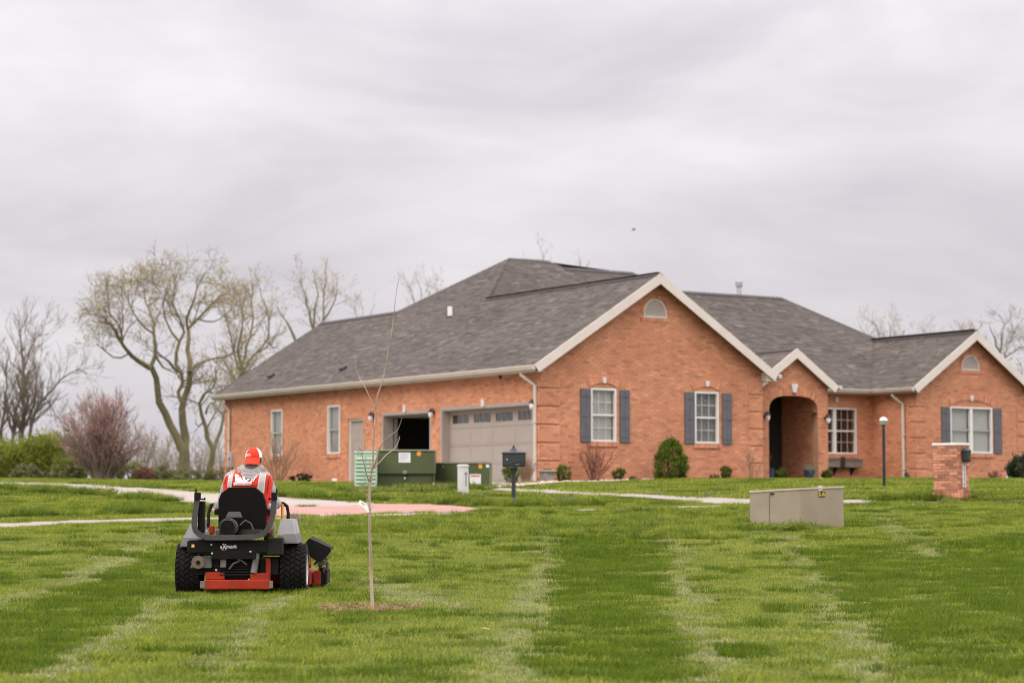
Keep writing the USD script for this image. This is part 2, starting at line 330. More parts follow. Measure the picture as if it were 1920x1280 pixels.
def grid_axis(near, step, far, growth=1.35):
    a = list(np.arange(near[0], near[1] + 1e-6, step)); s = step
    lo, hi = [], []
    x = near[0]
    while x > -far: s *= growth; x -= s; lo.append(x)
    s, x = step, near[1]
    while x < far: s *= growth; x += s; hi.append(x)
    return np.array(lo[::-1] + a + hi)
def ground_mesh():
    xs = grid_axis((-24, 24), .4, 1500); ys = grid_axis((9, 92), .3, 1500)
    ys = ys[ys > -60]
    X, Y = np.meshgrid(xs, ys); Z = gz(X, Y)
    n, m = X.shape
    i, j = np.meshgrid(np.arange(n - 1), np.arange(m - 1), indexing='ij')
    a = i * m + j
    q = np.stack([a, a + 1, a + m + 1, a + m], -1).reshape(-1, 4)
    mb = MB(); mb.add(np.stack([X, Y, Z], -1).reshape(-1, 3), q)
    return mb.build('ground', 'soil', smooth=True, kind='structure', label='sloping ground under the lawns')
ground_mesh()

SHEETS = []
def sheet(name, poly, material, dz=.02, cell=.6, label=None, parent=None, mask=True):
    if mask: SHEETS.append(poly)
    x0, y0, x1, y1 = poly.bounds; mb = MB()
    shapely.prepare(poly)
    for x in np.arange(math.floor(x0 / cell) * cell, x1, cell):
        for y in np.arange(math.floor(y0 / cell) * cell, y1, cell):
            c = sbox(x, y, x + cell, y + cell)
            if not poly.intersects(c): continue
            g = c if poly.contains(c) else poly.intersection(c)
            for h in getattr(g, 'geoms', [g]):
                if h.geom_type != 'Polygon' or h.area < 1e-5: continue
                v, f = trimesh.creation.triangulate_polygon(h, engine='earcut')
                v = np.asarray(v); mb.add(np.column_stack([v, gz(v[:, 0], v[:, 1]) + dz]), f)
    return mb.build(name, material, parent, smooth=False, kind='structure', label=label)
def band(top, bottom):
    """polygon between two pixel edges, as it lies on the ground"""
    return Polygon([gpt(*p) for p in top] + [gpt(*p) for p in bottom[::-1]]).buffer(0)
A0 = np.array([0.0128 * 59.6664, 59.6664]); TH = 0.5658; ZB = 0.4927
UU = np.array([math.cos(TH), math.sin(TH)]); VV = np.array([-math.sin(TH), math.cos(TH)])
def hw(u, v, z=None):
    p = A0 + u * UU + v * VV
    return p if z is None else np.array([p[0], p[1], ZB + z])
def house_uv(px, py, Y):
    p = at(px, py, Y)[:2] - A0; return float(p @ UU), float(p @ VV)

road = band([(-60, 904), (0, 904.8), (60, 905.6), (150, 908.5), (250, 914.5), (330, 921), (400, 925), (521, 933.5), (600, 938.5), (671, 942), (700, 943.3)],
            [(-60, 909), (0, 912.5), (50, 916), (100, 920), (150, 924), (215, 930), (300, 937.5), (371, 944.5), (440, 949.5), (525, 951), (600, 951), (671, 947.8), (700, 945.5)])
pink = band([(286, 958.6), (330, 958), (371, 956.6), (440, 952.5), (525, 951.5), (600, 951.5), (671, 948.3), (700, 946), (760, 945.8), (850, 948.5), (905, 956)],
            [(286, 960.5), (330, 960.4), (371, 960.5), (440, 966), (525, 971), (600, 969.5), (671, 966.5), (760, 963), (830, 962), (880, 961.5), (907, 957.5)])
walk = band([(-60, 984.5), (0, 982.5), (130, 977), (260, 973.8), (371, 971), (540, 971.4), (671, 967), (760, 963.4), (880, 961.6), (960, 959), (1060, 956), (1210, 953), (1330, 949), (1352, 948)],
            [(-60, 993), (0, 991), (130, 984.5), (260, 980.5), (371, 978), (540, 976), (671, 971.5), (760, 968.5), (880, 966), (960, 962), (1060, 959.6), (1210, 957), (1330, 953), (1352, 951.5)])
front = band([(922, 911), (960, 916.5), (1100, 923.5), (1200, 928), (1260, 931), (1345, 934.5), (1412, 936.2), (1500, 937.6), (1590, 938.6), (1645, 938.7)],
             [(900, 918), (960, 922.6), (1100, 929.6), (1200, 934), (1275, 939.5), (1320, 944), (1345, 948), (1412, 946.5), (1500, 945.5), (1590, 944), (1645, 942)])
front2 = band([(1560, 943.6), (1620, 942.9), (1690, 942.2)], [(1560, 946), (1620, 945), (1690, 944.6)])
right_walk = band([(1690, 942.2), (1780, 941), (1850, 940.8), (1960, 940.6)], [(1690, 944.4), (1780, 943), (1850, 942.6), (1960, 942.4)])
bed = Polygon([hw(-.9, -1.6), gpt(932, 915), gpt(962, 913.5), gpt(1000, 910), gpt(1045, 905.5), hw(3.2, -1.35), hw(7.6, -1.0), hw(8.3, .5), hw(7.72, .55), hw(7.72, -.03), hw(-.03, -.03), hw(-.03, -.3)]).buffer(0)
drive = Polygon([hw(.4, -.25), hw(-.03, -.28), hw(-.9, -1.5), gpt(932, 914), gpt(920, 918.5), gpt(900, 917.5), hw(-6, -1.5), hw(-7.5, 10.5), hw(-.0, 9.4), hw(.4, 9.4)]).buffer(0).difference(bed)
front = front.difference(drive.buffer(.02)).difference(bed.buffer(.02)); walk = walk.difference(pink.buffer(.02)).difference(front.buffer(.02))
pink = pink.difference(road.buffer(.01))
step_pad = Polygon([hw(-1.3, 9.7), hw(-1.3, 11.6), hw(-.02, 11.6), hw(-.02, 9.7)])
sheet('road', road, 'road_concrete', .022, label='pale concrete road curving behind the mower')
sheet('paved_crossing', pink, 'pink_paving', .026, label='pink tinted paving at the road edge beside the mower')
sheet('sidewalk', walk, 'concrete', .020, label='narrow concrete sidewalk crossing the lawn in front of the house')
sheet('front_path', front, 'concrete', .024, label='concrete path from the driveway along the front lawn')
sheet('path_slab', front2, 'concrete', .021, label='sunken slab of path behind the tan utility box')
sheet('path_strip', right_walk, 'concrete', .021, label='thin visible edge of sidewalk at the foot of the brick pillar')
sheet('driveway', drive, 'concrete', .018, label='concrete driveway in front of the garage doors')
sheet('mulch_bed', bed, 'mulch', .03, label='planting bed along the front wall of the house')
sheet('door_pad', step_pad, 'concrete', .03, label='concrete pad before the side door')
HOUSE_FOOT = Polygon([hw(0, 0), hw(7.72, 0), hw(7.72, .6), hw(10.75, .6), hw(10.75, 5.3), hw(16.75, 5.3), hw(16.75, 3.18), hw(21.63, 3.18), hw(21.63, 20), hw(0, 20.15)])
# ------------------------------------------------------------------ the house (local: u along the front, v to the back, z up)
house = thing('brick_house', 'long orange brick house with grey shingle roof, white trimmed gables and a three bay garage', 'house', (A0[0], A0[1], ZB), TH)
hr = np.random.default_rng(11)
SLOPE, EU, EZ = 0.64, -0.39, 3.15
roofz = lambda u: EZ + SLOPE * (u - EU)
def frame2(P0, d, n):
    """(s, z, out) -> local"""
    d = np.array([d[0], d[1], 0.0]); n = np.array([n[0], n[1], 0.0]); P0 = np.array([P0[0], P0[1], 0.0])
    def f(p):
        p = np.asarray(p, float).reshape(-1, 3)
        return P0 + p[:, :1] * d + p[:, 1:2] * np.array([0, 0, 1.0]) + p[:, 2:3] * n
    return f
def extr(poly, t0, t1):
    """prism over a 2-D polygon (s, z) from out = t0 to out = t1"""
    out = []
    for g in getattr(poly, 'geoms', [poly]):
        if g.geom_type != 'Polygon' or g.area < 1e-6: continue
        m = trimesh.creation.extrude_polygon(g, t1 - t0, engine='earcut'); m.apply_translation([0, 0, t0]); out.append(m)
    m = trimesh.util.concatenate(out); return np.array(m.vertices), np.array(m.faces)
COURSE, BL, GAP = .071, .2032, .011
BRICKS = []                                  # (priority, verts, faces, tint)
BOXF = np.array([[4, 5, 7], [4, 7, 6], [0, 1, 5], [0, 5, 4], [2, 6, 7], [2, 7, 3], [0, 4, 6], [0, 6, 2], [1, 3, 7], [1, 7, 5]])
def brick_box(s0, s1, z0, z1, o0, o1, fr):
    # corners ordered: z as third axis is 'out'
    v = np.array([[s, z, o] for o in (o0, o1) for z in (z0, z1) for s in (s0, s1)])
    return fr(v)
def lay(poly, fr, pri, proud=.009, base=0.0, soldier=False, z_origin=0.0):
    x0, z0, x1, z1 = poly.bounds
    if soldier:
        for s in np.arange(x0, x1 - .03, .0733):
            BRICKS.append((pri, brick_box(s, min(s + .0623, x1), z0, z1, base, base + proud, fr), hr.random())); 
        return
    k0 = math.floor((z0 - z_origin) / COURSE)
    for k in range(k0, int((z1 - z_origin) / COURSE) + 1):
        a, b = z_origin + k * COURSE + GAP / 2, z_origin + (k + 1) * COURSE - GAP / 2
        if a < z0 - .02 or b > z1 + .02: continue
        g = poly.intersection(LineString([(x0 - 1, (a + b) / 2), (x1 + 1, (a + b) / 2)]))
        for seg in getattr(g, 'geoms', [g]):
            if seg.geom_type != 'LineString' or seg.length < .03: continue
            sa, sb = sorted((seg.coords[0][0], seg.coords[-1][0]))
            off = (k % 2) * BL / 2
            s = math.floor((sa - off) / BL) * BL + off
            while s < sb:
                c0, c1 = max(s + GAP / 2, sa), min(s + BL - GAP / 2, sb)
                if c1 - c0 > .02:
                    j = hr.normal(0, .0012)
                    BRICKS.append((pri, brick_box(c0, c1, a, b, base, base + proud + j, fr), hr.random()))
                s += BL
def wall(name, poly, P0, d, n, pri, thick=.22, bricks=True, brick_poly=None, material='mortar'):
    fr = frame2(P0, d, n); v, f = extr(poly, -thick, 0)
    w = MB().add(fr(v), f).build(name, material, house)
    if bricks: lay(brick_poly if brick_poly is not None else poly, fr, pri)
    return w, fr
R = lambda s0, s1, z0, z1: sbox(s0, z0, s1, z1)

W, CU = 7.72, 3.86
# openings
F1 = (1.675, 2.537, 1.113, 2.600); F2 = (5.274, 6.136, 1.113, 2.600)
L1 = (15.69, 16.53, .969, 2.513); L2 = (11.604, 12.448, .969, 2.513)
DOOR = (10.082, 11.071, 0.0, 2.04); SG = (5.93, 8.803, -.02, 2.095); DG = (.375, 5.258, -.02, 2.13)
RWW = (18.23, 20.128, 1.045, 2.575); RCW = (14.15, 16.02, 1.016, 2.54)
front_poly = Polygon([(0, -.6), (W, -.6), (W, roofz(0) - .13), (CU, roofz(CU) - .14), (0, roofz(0) - .13)])
vent_shape = lambda c, z0, r, leg: unary_union([Point(c, z0 + leg).buffer(r, 24).intersection(sbox(c - r, z0 + leg, c + r, z0 + leg + r)), sbox(c - r, z0, c + r, z0 + leg + .001)])
V1 = vent_shape(3.905, 4.64, .40, .14); V2 = vent_shape(19.19, 3.79, .40, .13)
fp = front_poly.difference(R(*F1)).difference(R(*F2)).difference(V1)
arch_band = lambda c, half, z, rise: Polygon([(c + x, z + rise * (1 - (x / half) ** 2)) for x in np.linspace(-half, half, 17)] + [(c + x, z + rise * (1 - (x / half) ** 2) - .20) for x in np.linspace(half, -half, 17)])
front_wall, frF = wall('front_gable_wall', fp, (0, 0), (1, 0), (0, -1), 0)
left_poly = R(.0, 20.156, -.6, 3.28)
lp = left_poly
for o in (L1, L2, DOOR, SG, DG): lp = lp.difference(R(*o))
left_wall, frL = wall('garage_side_wall', lp, (0, 0), (0, 1), (-1, 0), 1)
# rear and right walls close the volume
MB().box((.22, 19.93, -.6), (W, 20.15, 3.2)).build('rear_wall', 'mortar', house)
MB().box((W - .22, .3, -.6), (W, .6, 3.2)).build('garage_return_wall', 'mortar', house)
EV, EW1, EC = .6, 10.75, 9.42
ezt = lambda u: 3.99 - .68 * abs(u - EC)
arch = unary_union([R(8.472, 10.368, -.6, 2.12), Polygon([(EC + .948 * math.copysign(abs(math.cos(a)) ** .62, math.cos(a)), 2.12 + .49 * abs(math.sin(a)) ** .75) for a in np.linspace(0, PI, 41)])])
ep = Polygon([(W, -.6), (EW1, -.6), (EW1, ezt(EW1) - .12), (EC, ezt(EC) - .13), (W, ezt(W) - .12)]).difference(arch)
entry_wall, frE = wall('entrance_wall', ep, (0, EV), (1, 0), (0, -1), 2)
porch_r, frPR = wall('porch_side_wall', R(EV + .22, 2.3, -.3, 2.85), (10.37, 0), (0, 1), (-1, 0), 5)
porch_l, frPL = wall('porch_side_wall', R(EV + .22, 2.3, -.3, 2.85), (8.47, 0), (0, 1), (1, 0), 9)
MB().box((8.25, EV + .2, 2.72), (10.6, 2.4, 2.8)).build('porch_ceiling', 'soffit_paint', house)
MB().box((8.25, EV - .25, -.3), (10.6, 2.4, -.005)).build('porch_floor', 'concrete', house)
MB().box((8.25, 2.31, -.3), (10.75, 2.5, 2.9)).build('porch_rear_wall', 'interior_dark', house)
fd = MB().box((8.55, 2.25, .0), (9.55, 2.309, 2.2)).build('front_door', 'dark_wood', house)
for z0, z1 in ((.15, .85), (1.0, 2.05)):
    for x in (8.65, 9.10): MB().rbox((x, 2.225, z0), (x + .36, 2.255, z1), .01).build('panel', 'dark_wood', fd)
MB().tube([(9.46, 2.20, 1.02), (9.46, 2.25, 1.02)], .03, 10).build('handle', 'steel', fd)
ret, frRet = wall('entrance_return_wall', R(EV, 5.3, -.6, 3.05), (EW1, 0), (0, 1), (1, 0), 6)
rp = R(EW1, 16.75, -.6, 3.1).difference(R(*RCW))
rec, frC = wall('recessed_wall', rp, (0, 5.3), (1, 0), (0, -1), 3)
rwl, frWL = wall('wing_side_wall', R(3.18, 5.3, -.6, 3.1), (16.75, 0), (0, 1), (-1, 0), 4)
RC = 19.19
rzt = lambda u: 3.13 + .68 * (2.84 - abs(u - RC))
rw_poly = Polygon([(16.75, -.6), (21.63, -.6), (21.63, rzt(21.63) - .12), (RC, rzt(RC) - .13), (16.75, rzt(16.75) - .12)]).difference(R(*RWW)).difference(V2)
rww, frW = wall('wing_gable_wall', rw_poly, (0, 3.18), (1, 0), (0, -1), 3)
MB().box((21.41, 3.4, -.6), (21.63, 18.5, 3.1)).build('right_side_wall', 'mortar', house)
MB().box((7.9, 18.3, -.6), (21.41, 18.5, 3.1)).build('rear_wall', 'mortar', house)
# quoins: seven course blocks standing proud at the corners
def quoins(fr, s0, s1, zs, pri, h=.43, proud=.026):
    for z in zs:
        p = R(s0, s1, z, z + h); v, f = extr(p, .0, proud)
        MB().add(fr(v), f).build('quoin', 'mortar', house)
        lay(p, fr, pri, proud=.008, base=proud, z_origin=z - .003)
qz = [.10 + .4965 * k for k in range(6)]
quoins(frF, -.026, .63, qz, 1); quoins(frL, -.026, .30, qz, 2); quoins(frL, 19.72, 20.18, qz[:6], 4)
quoins(frF, 7.245, W + .02, qz, 1)
quoins(frW, 16.724, 17.13, [.03 + .508 * k for k in range(6)], 3); quoins(frWL, 3.18, 3.55, [.03 + .508 * k for k in range(6)], 4); quoins(frW, 21.28, 21.65, [.12 + .508 * k for k in range(5)], 4)
# brick sills, flat soldier heads, eyebrow arches and keystones
def sill(fr, o, pri=1):
    p = R(o[0] - .05, o[1] + .05, o[2] - .13, o[2] - .02); v, f = extr(p, -.05, .035); MB().add(fr(v), f).build('sill', 'mortar', house)
    lay(p, fr, pri, proud=.012, base=.035, soldier=True)
for fr, o in ((frF, F1), (frF, F2), (frL, L1), (frL, L2), (frW, RWW), (frC, RCW)): sill(fr, o)
def eyebrow(fr, c, half, z, rise, pri=0):
    n = int(2 * half / .0735)
    for k in range(n):
        x = -half + (k + .5) * 2 * half / n; zt = z + rise * (1 - (x / half) ** 2); a = math.atan(-2 * rise * x / half ** 2)
        q = np.array([[-.031, -.2], [.031, -.2], [-.031, 0], [.031, 0]]) @ np.array([[math.cos(a), math.sin(a)], [-math.sin(a), math.cos(a)]]) + [c + x, zt]
        v = np.array([[*q[i], o] for o in (0, .034) for i in range(4)]); BRICKS.append((pri, fr(v), hr.random()))
def keystone(fr, c, z0, z1, w0=.10, w1=.14, out=.07):
    p = Polygon([(c - w0 / 2, z0), (c + w0 / 2, z0), (c + w1 / 2, z1), (c - w1 / 2, z1)]); v, f = extr(p, -.02, out)
    MB().add(fr(v), f).build('keystone', 'keystone', house)
eyebrow(frF, 2.106, .56, 2.80, .15); eyebrow(frF, 5.705, .56, 2.80, .15); eyebrow(frW, 19.18, 1.02, 2.82, .19, 3)
keystone(frF, 2.108, 2.74, 2.90); keystone(frF, 5.712, 2.745, 2.905); keystone(frW, 19.18, 2.78, 2.965)
keystone(frL, 7.397, 2.128, 2.353, .12, .15); keystone(frL, 2.897, 2.146, 2.356, .12, .15); keystone(frE, EC, 2.70, 2.955, .13, .24, .09)
keystone(frC, 15.14, 2.72, 2.90)
lay(R(5.80, 8.93, 2.13, 2.33), frL, 2, proud=.018, soldier=True) if False else None
# arch ring of the entrance and of the gable vents
def ring(fr, c, z, r, pri, a0=0, a1=PI, depth=.10, proud=.03):
    n = int(r * (a1 - a0) / .07)
    for k in range(n):
        a = a0 + (k + .5) * (a1 - a0) / n; ca, sa = math.cos(a), math.sin(a)
        q = np.array([[r, -.029], [r, .029], [r + depth, -.032], [r + depth, .032]]) @ np.array([[ca, sa], [-sa, ca]]) + [c, z]
        v = np.array([[*q[i], o] for o in (0, proud) for i in range(4)]); BRICKS.append((pri, fr(v), hr.random()))
ring(frF, 3.905, 4.78, .41, 0); ring(frW, 19.19, 3.92, .41, 3)
for fr, c, z in ((frF, 3.905, 4.64), (frW, 19.19, 3.79)):
    lay(R(c - .52, c + .52, z - .11, z - .01), fr, 1, proud=.03, soldier=True)
_ar = LineString([(8.472, 1.95)] + [(EC + .948 * math.copysign(abs(math.cos(a)) ** .62, math.cos(a)), 2.12 + .49 * abs(math.sin(a)) ** .75) for a in np.linspace(PI, 0, 161)] + [(10.368, 1.95)])
for k in range(int(_ar.length / .075)):
    sm = (k + .5) * .075; p0, p1 = np.array(_ar.interpolate(sm - .031).coords[0]), np.array(_ar.interpolate(sm + .031).coords[0]); dd = (p1 - p0) / max(1e-6, np.linalg.norm(p1 - p0)); nn = np.array([-dd[1], dd[0]])
    q = [p0 - nn * .012, p1 - nn * .012, p0 + nn * .19, p1 + nn * .19]; BRICKS.append((2, frE(np.array([[*c_, o] for o in (-.10, .016) for c_ in q])), hr.random()))
# bricks: the 300 that show largest are parts of the front wall, the others one part
BRICKS.sort(key=lambda b: b[0])
allv = [b for b in BRICKS]
near = [i for i, b in enumerate(allv) if b[0] == 0][:300]
BF = np.array(BOXF)
for i in near: MB().add(allv[i][1], BF, allv[i][2]).build('brick', 'brick', front_wall)
mb = MB(); ns = set(near)
for i, b in enumerate(allv):
    if i not in ns: mb.add(b[1], BF, b[2])
mb.build('brick_courses', 'brick', house, kind='stuff')

# ---- gable vents
for fr, sh, c, z in ((frF, V1, 3.905, 4.64), (frW, V2, 19.19, 3.79)):
    gv = MB().add(*((lambda vf: (fr(vf[0]), vf[1]))(extr(sh, -.12, -.10)))).build('gable_vent', 'interior_dark', house)
    v, f = extr(sh.difference(sh.buffer(-.045)), -.09, .012); MB().add(fr(v), f).build('frame', 'trim_paint', gv)
    x0, z0, x1, z1 = sh.buffer(-.04).bounds
    for zz in np.arange(z0 + .01, z1 - .03, .062):
        g = sh.buffer(-.04).intersection(LineString([(x0 - 1, zz + .03), (x1 + 1, zz + .03)]))
        if g.is_empty or g.geom_type != 'LineString': continue
        sa, sb = g.coords[0][0], g.coords[-1][0]
        v = np.array([[s, zq, o] for (zq, o) in ((zz, -.01), (zz + .052, -.06), (zz + .064, -.055), (zz + .012, -.002)) for s in (sa, sb)])
        MB().add(fr(v), [[0, 1, 3, 2], [2, 3, 5, 4], [4, 5, 7, 6], [6, 7, 1, 0]]).build('slat', 'trim_paint', gv)

# ---- windows
def window(fr, o, cols=3, rows=2, grid=True, back='dark', name='window', blind=None, sashes=1, tilt=None):
    s0, s1, z0, z1 = o; fw = .055
    w = MB()
    v, f = extr(R(*o).difference(R(s0 + fw, s1 - fw, z0 + fw, z1 - fw)), -.09, .022)
    w.add(fr(v), f); win = w.build(name, 'window_white', house)
    units = [(s0 + fw, s1 - fw)]
    if sashes == 2:
        m = (s0 + s1) / 2; units = [(s0 + fw, m - .06), (m + .06, s1 - fw)]
        v, f = extr(R(m - .06, m + .06, z0 + fw, z1 - fw), -.09, .014); MB().add(fr(v), f).build('mullion', 'window_white', win)
    for a, b in units:
        zm = (z0 + z1) / 2
        v, f = extr(R(a, b, zm - .025, zm + .025), -.075, -.02); MB().add(fr(v), f).build('meeting_rail', 'window_white' if grid else 'blind_grey', win)
        for za, zb_, off in ((z0 + fw, zm - .025, -.062), (zm + .025, z1 - fw, -.045)):
            v, f = extr(R(a, b, za, zb_), off - .005, off); MB().add(fr(v), f).build('pane', 'glass', win)
            if grid:
                for k in range(1, cols):
                    x = a + (b - a) * k / cols
                    v, f = extr(R(x - .009, x + .009, za, zb_), off - .020, off - .008); MB().add(fr(v), f).build('muntin', 'window_white', win)
                for k in range(1, rows):
                    z = za + (zb_ - za) * k / rows
                    v, f = extr(R(a, b, z - .009, z + .009), off - .022, off - .010); MB().add(fr(v), f).build('muntin', 'window_white', win)
        if blind:
            bm, frac, tl = blind
            top = z1 - fw; low = top - (z1 - z0 - 2 * fw) * frac
            bb = MB()
            for z in np.arange(top - .03, low, -.042):
                q = np.array([[a + .02, z, -.115], [b - .02, z, -.115], [b - .02, z + .042 * tl, -.140], [a + .02, z + .042 * tl, -.140]])
                q2 = q + [0, .003, .0]
                bb.add(fr(np.vstack([q, q2])), [[0, 1, 2, 3], [4, 7, 6, 5], [0, 4, 5, 1], [3, 2, 6, 7]])
            bb.build('blind', bm, win)
    # the room behind: a closed dark niche
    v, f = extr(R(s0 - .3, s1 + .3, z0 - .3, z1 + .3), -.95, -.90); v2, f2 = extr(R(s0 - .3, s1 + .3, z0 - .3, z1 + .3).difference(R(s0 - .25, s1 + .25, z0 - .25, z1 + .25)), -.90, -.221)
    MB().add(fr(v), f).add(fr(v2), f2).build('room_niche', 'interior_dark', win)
    return win
window(frF, F1, blind=('blind_white', 1.0, .86)); window(frF, F2, blind=('blind_white', 1.0, .28))
window(frL, L1, grid=False, blind=('blind_grey', 1.0, .98)); window(frL, L2, grid=False, blind=('blind_grey', 1.0, .98))
window(frW, RWW, grid=False, blind=('blind_white', 1.0, .9), sashes=2); window(frC, RCW, sashes=2)
def shutter(fr, s0, s1, z0, z1, rails):
    v, f = extr(R(s0, s1, z0, z1), .012, .032); sh = MB().add(fr(v), f).build('shutter', 'shutter_grey', house)
    zs = [z0] + list(rails) + [z1]
    for a, b in zip(zs[:-1], zs[1:]):
        for x0, x1 in ((s0 + .004, (s0 + s1) / 2 - .003), ((s0 + s1) / 2 + .003, s1 - .004)):
            v, f = extr(R(x0, x1, a + .009, b - .009), .032, .046); MB().add(fr(v), f).build('board', 'shutter_grey', sh)
for s0, s1 in ((1.315, 1.655), (2.645, 2.985), (4.905, 5.245), (6.256, 6.60)): shutter(frF, s0, s1, 1.095, 2.575, (1.223, 1.787, 2.352))
for s0, s1 in ((17.82, 18.20), (20.18, 20.55)): shutter(frW, s0, s1, 1.05, 2.56, (1.17, 1.76, 2.33))

# ---- garage: side door, open bay, closed double door
def reveal(fr, o, name, w=.05, depth=.34, m='greige_paint'):
    s0, s1, z0, z1 = o
    v, f = extr(Polygon([(s0 - .06, z0), (s0, z0), (s0, z1), (s1, z1), (s1, z0), (s1 + .06, z0), (s1 + .06, z1 + .07), (s0 - .06, z1 + .07)]), -.2, .018)
    t = MB().add(fr(v), f)
    v, f = extr(Polygon([(s0 - .0, z0), (s0 + .03, z0), (s0 + .03, z1 - .03), (s1 - .03, z1 - .03), (s1 - .03, z0), (s1, z0), (s1, z1), (s0, z1)]), -depth, .010)
    t.add(fr(v), f); return t.build(name, m, house)
reveal(frL, SG, 'garage_opening_trim'); dgt = reveal(frL, DG, 'garage_opening_trim')
def gdoor(fr, o, out=-.26):
    s0, s1, z0, z1 = o; s0 += .03; s1 -= .03; z1 -= .03
    v, f = extr(R(s0, s1, z0, z1), out - .05, out - .03); d = MB().add(fr(v), f).build('garage_door', 'interior_dark', house)
    hs = np.linspace(0.0, z1, 5)
    for k in range(4):
        a, b = hs[k] + .004, hs[k + 1] - .004
        if k < 3:
            v, f = extr(R(s0, s1, a, b), out - .03, out); sec = MB().add(fr(v), f).build('door_section', 'greige_paint', d)
            n = 4
            for i in range(n):
                x0 = s0 + .06 + i * (s1 - s0 - .06) / n; x1 = x0 + (s1 - s0 - .06) / n - .06
                v, f = extr(R(x0, x1, a + .06, b - .06), out, out + .008); MB().add(fr(v), f).build('pressed_panel', 'greige_paint', sec)
        else:
            wins = [(.775, 1.515), (1.793, 2.696), (2.954, 3.887), (4.169, 5.087)]
            p = R(s0, s1, a, b)
            for w0, w1 in wins: p = p.difference(R(w0, w1, 1.722, 1.972))
            v, f = extr(p, out - .03, out); sec = MB().add(fr(v), f).build('door_section', 'greige_paint', d)
            for w0, w1 in wins:
                for i in range(3):
                    x0 = w0 + i * (w1 - w0) / 3; x1 = w0 + (i + 1) * (w1 - w0) / 3
                    v, f = extr(R(x0 + .006, x1 - .006, 1.725, 1.969), out - .02, out - .015); MB().add(fr(v), f).build('pane', 'glass', sec)
                    if i: v, f = extr(R(x0 - .008, x0 + .008, 1.722, 1.972), out - .022, out - .004); MB().add(fr(v), f).build('glazing_bar', 'greige_paint', sec)
gdoor(frL, DG)
v, f = extr(R(SG[0], SG[1], 2.02, 2.06), -1.6, -.35); MB().add(frL(v), f).build('raised_garage_door', 'greige_paint', house)
v, f = extr(R(8.70, 8.74, 0, 2.0), -.46, -.36); MB().add(frL(v), f).build('door_track', 'metal_galv', house)
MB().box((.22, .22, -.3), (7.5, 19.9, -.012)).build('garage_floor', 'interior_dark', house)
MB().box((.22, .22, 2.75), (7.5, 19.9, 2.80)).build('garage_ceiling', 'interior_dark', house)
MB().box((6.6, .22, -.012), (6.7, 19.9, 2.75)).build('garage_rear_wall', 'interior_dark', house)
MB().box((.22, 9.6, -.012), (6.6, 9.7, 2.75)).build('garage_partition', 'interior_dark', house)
# things in the open bay, as far as they show
g = MB(); g.box((5.9, 7.1, 0), (6.55, 8.6, .95)).box((5.85, 7.0, .95), (6.58, 8.7, 1.0)); g.build('workbench', 'box_weathered', house)
MB().box((6.15, 7.6, 1.0), (6.45, 7.9, 1.32)).build('storage_box', 'greige_paint', house)
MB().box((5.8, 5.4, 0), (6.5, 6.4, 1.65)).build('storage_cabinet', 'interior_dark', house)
s0, s1, z0, z1 = DOOR
v, f = extr(R(*DOOR).difference(R(s0 + .06, s1 - .06, z0, z1 - .06)), -.2, -.045); sd = MB().add(frL(v), f).build('side_door_frame', 'trim_paint', house)
v, f = extr(R(s0 + .06, s1 - .06, z0, z1 - .06), -.17, -.12); sdl = MB().add(frL(v), f).build('side_door', 'greige_paint', house)
for za, zb_ in ((.15, .55), (.7, 1.2), (1.35, 1.85)):
    for xa in (s0 + .14, s0 + .53):
        v, f = extr(R(xa, xa + .30, za, zb_), -.12, -.112); MB().add(frL(v), f).build('panel', 'greige_paint', sdl)
MB().tube([frL([[s0 + .13, 1.0, -.12]])[0], frL([[s0 + .13, 1.0, -.06]])[0]], .028, 8).build('door_knob', 'steel', sdl)

# ---- roof
def plane_frame(o, du, dn):
    """o: local point; du: unit along the eave; dn: unit up the slope"""
    o, du, dn = (np.asarray(x, float) for x in (o, du, dn)); n = np.cross(du, dn); n = n if n[2] > 0 else -n
    return lambda p: o + p[:, :1] * du + p[:, 1:2] * dn + p[:, 2:3] * n
SHINGLES = []
def roof_plane(name, pts3, du, pri, thick=.05, shingles=True):
    """pts3: polygon (local 3-D, coplanar), first point on the eave"""
    P = np.asarray(pts3, float); du = np.asarray(du, float)
    n = np.zeros(3)
    for i in range(len(P)): n += np.cross(P[i], P[(i + 1) % len(P)])
    n /= np.linalg.norm(n); n = n if n[2] > 0 else -n
    dn = np.cross(n, du); dn = dn if dn[2] > 0 else -dn
    q = np.column_stack([(P - P[0]) @ du, (P - P[0]) @ dn]); poly = Polygon(q).buffer(0)
    fr = plane_frame(P[0], du, dn); v, f = extr(poly, -thick, 0)
    MB().add(fr(v), f).build(name, 'ridge_cap', ROOF)
    if not shingles: return
    x0, y0, x1, y1 = poly.bounds; exp = .143; k = 0; y = y0 - .02
    while y < y1:
        ym = min(y + exp * .5, y1 - .004)
        g = poly.intersection(LineString([(x0 - 1, max(ym, y0 + .003)), (x1 + 1, max(ym, y0 + .003))]))
        for seg in getattr(g, 'geoms', [g]):
            if seg.geom_type != 'LineString' or seg.length < .05: continue
            sa, sb = sorted((seg.coords[0][0], seg.coords[-1][0])); s = sa - hr.random() * .3
            while s < sb:
                w = hr.choice([.14, .17, .21, .27, .34, .42]); c0, c1 = max(s, sa), min(s + w, sb); s += w
                if c1 - c0 < .03: continue
                h = hr.choice([.006, .012, .017])
                vv = np.array([[c0, y, 0], [c1, y, 0], [c0, y, h], [c1, y, h], [c0, y + exp + .01, .004], [c1, y + exp + .01, .004]])
                t = float(np.clip(hr.normal(.5, .2) + (.28 if hr.random() < .16 else 0) - (.2 if hr.random() < .15 else 0), 0, 1))
                SHINGLES.append((pri, fr(vv), t))
        y += exp; k += 1
ROOF = UsdGeom.Xform.Define(stage, numbered(path_of(house), 'roof')).GetPrim()
zr = roofz
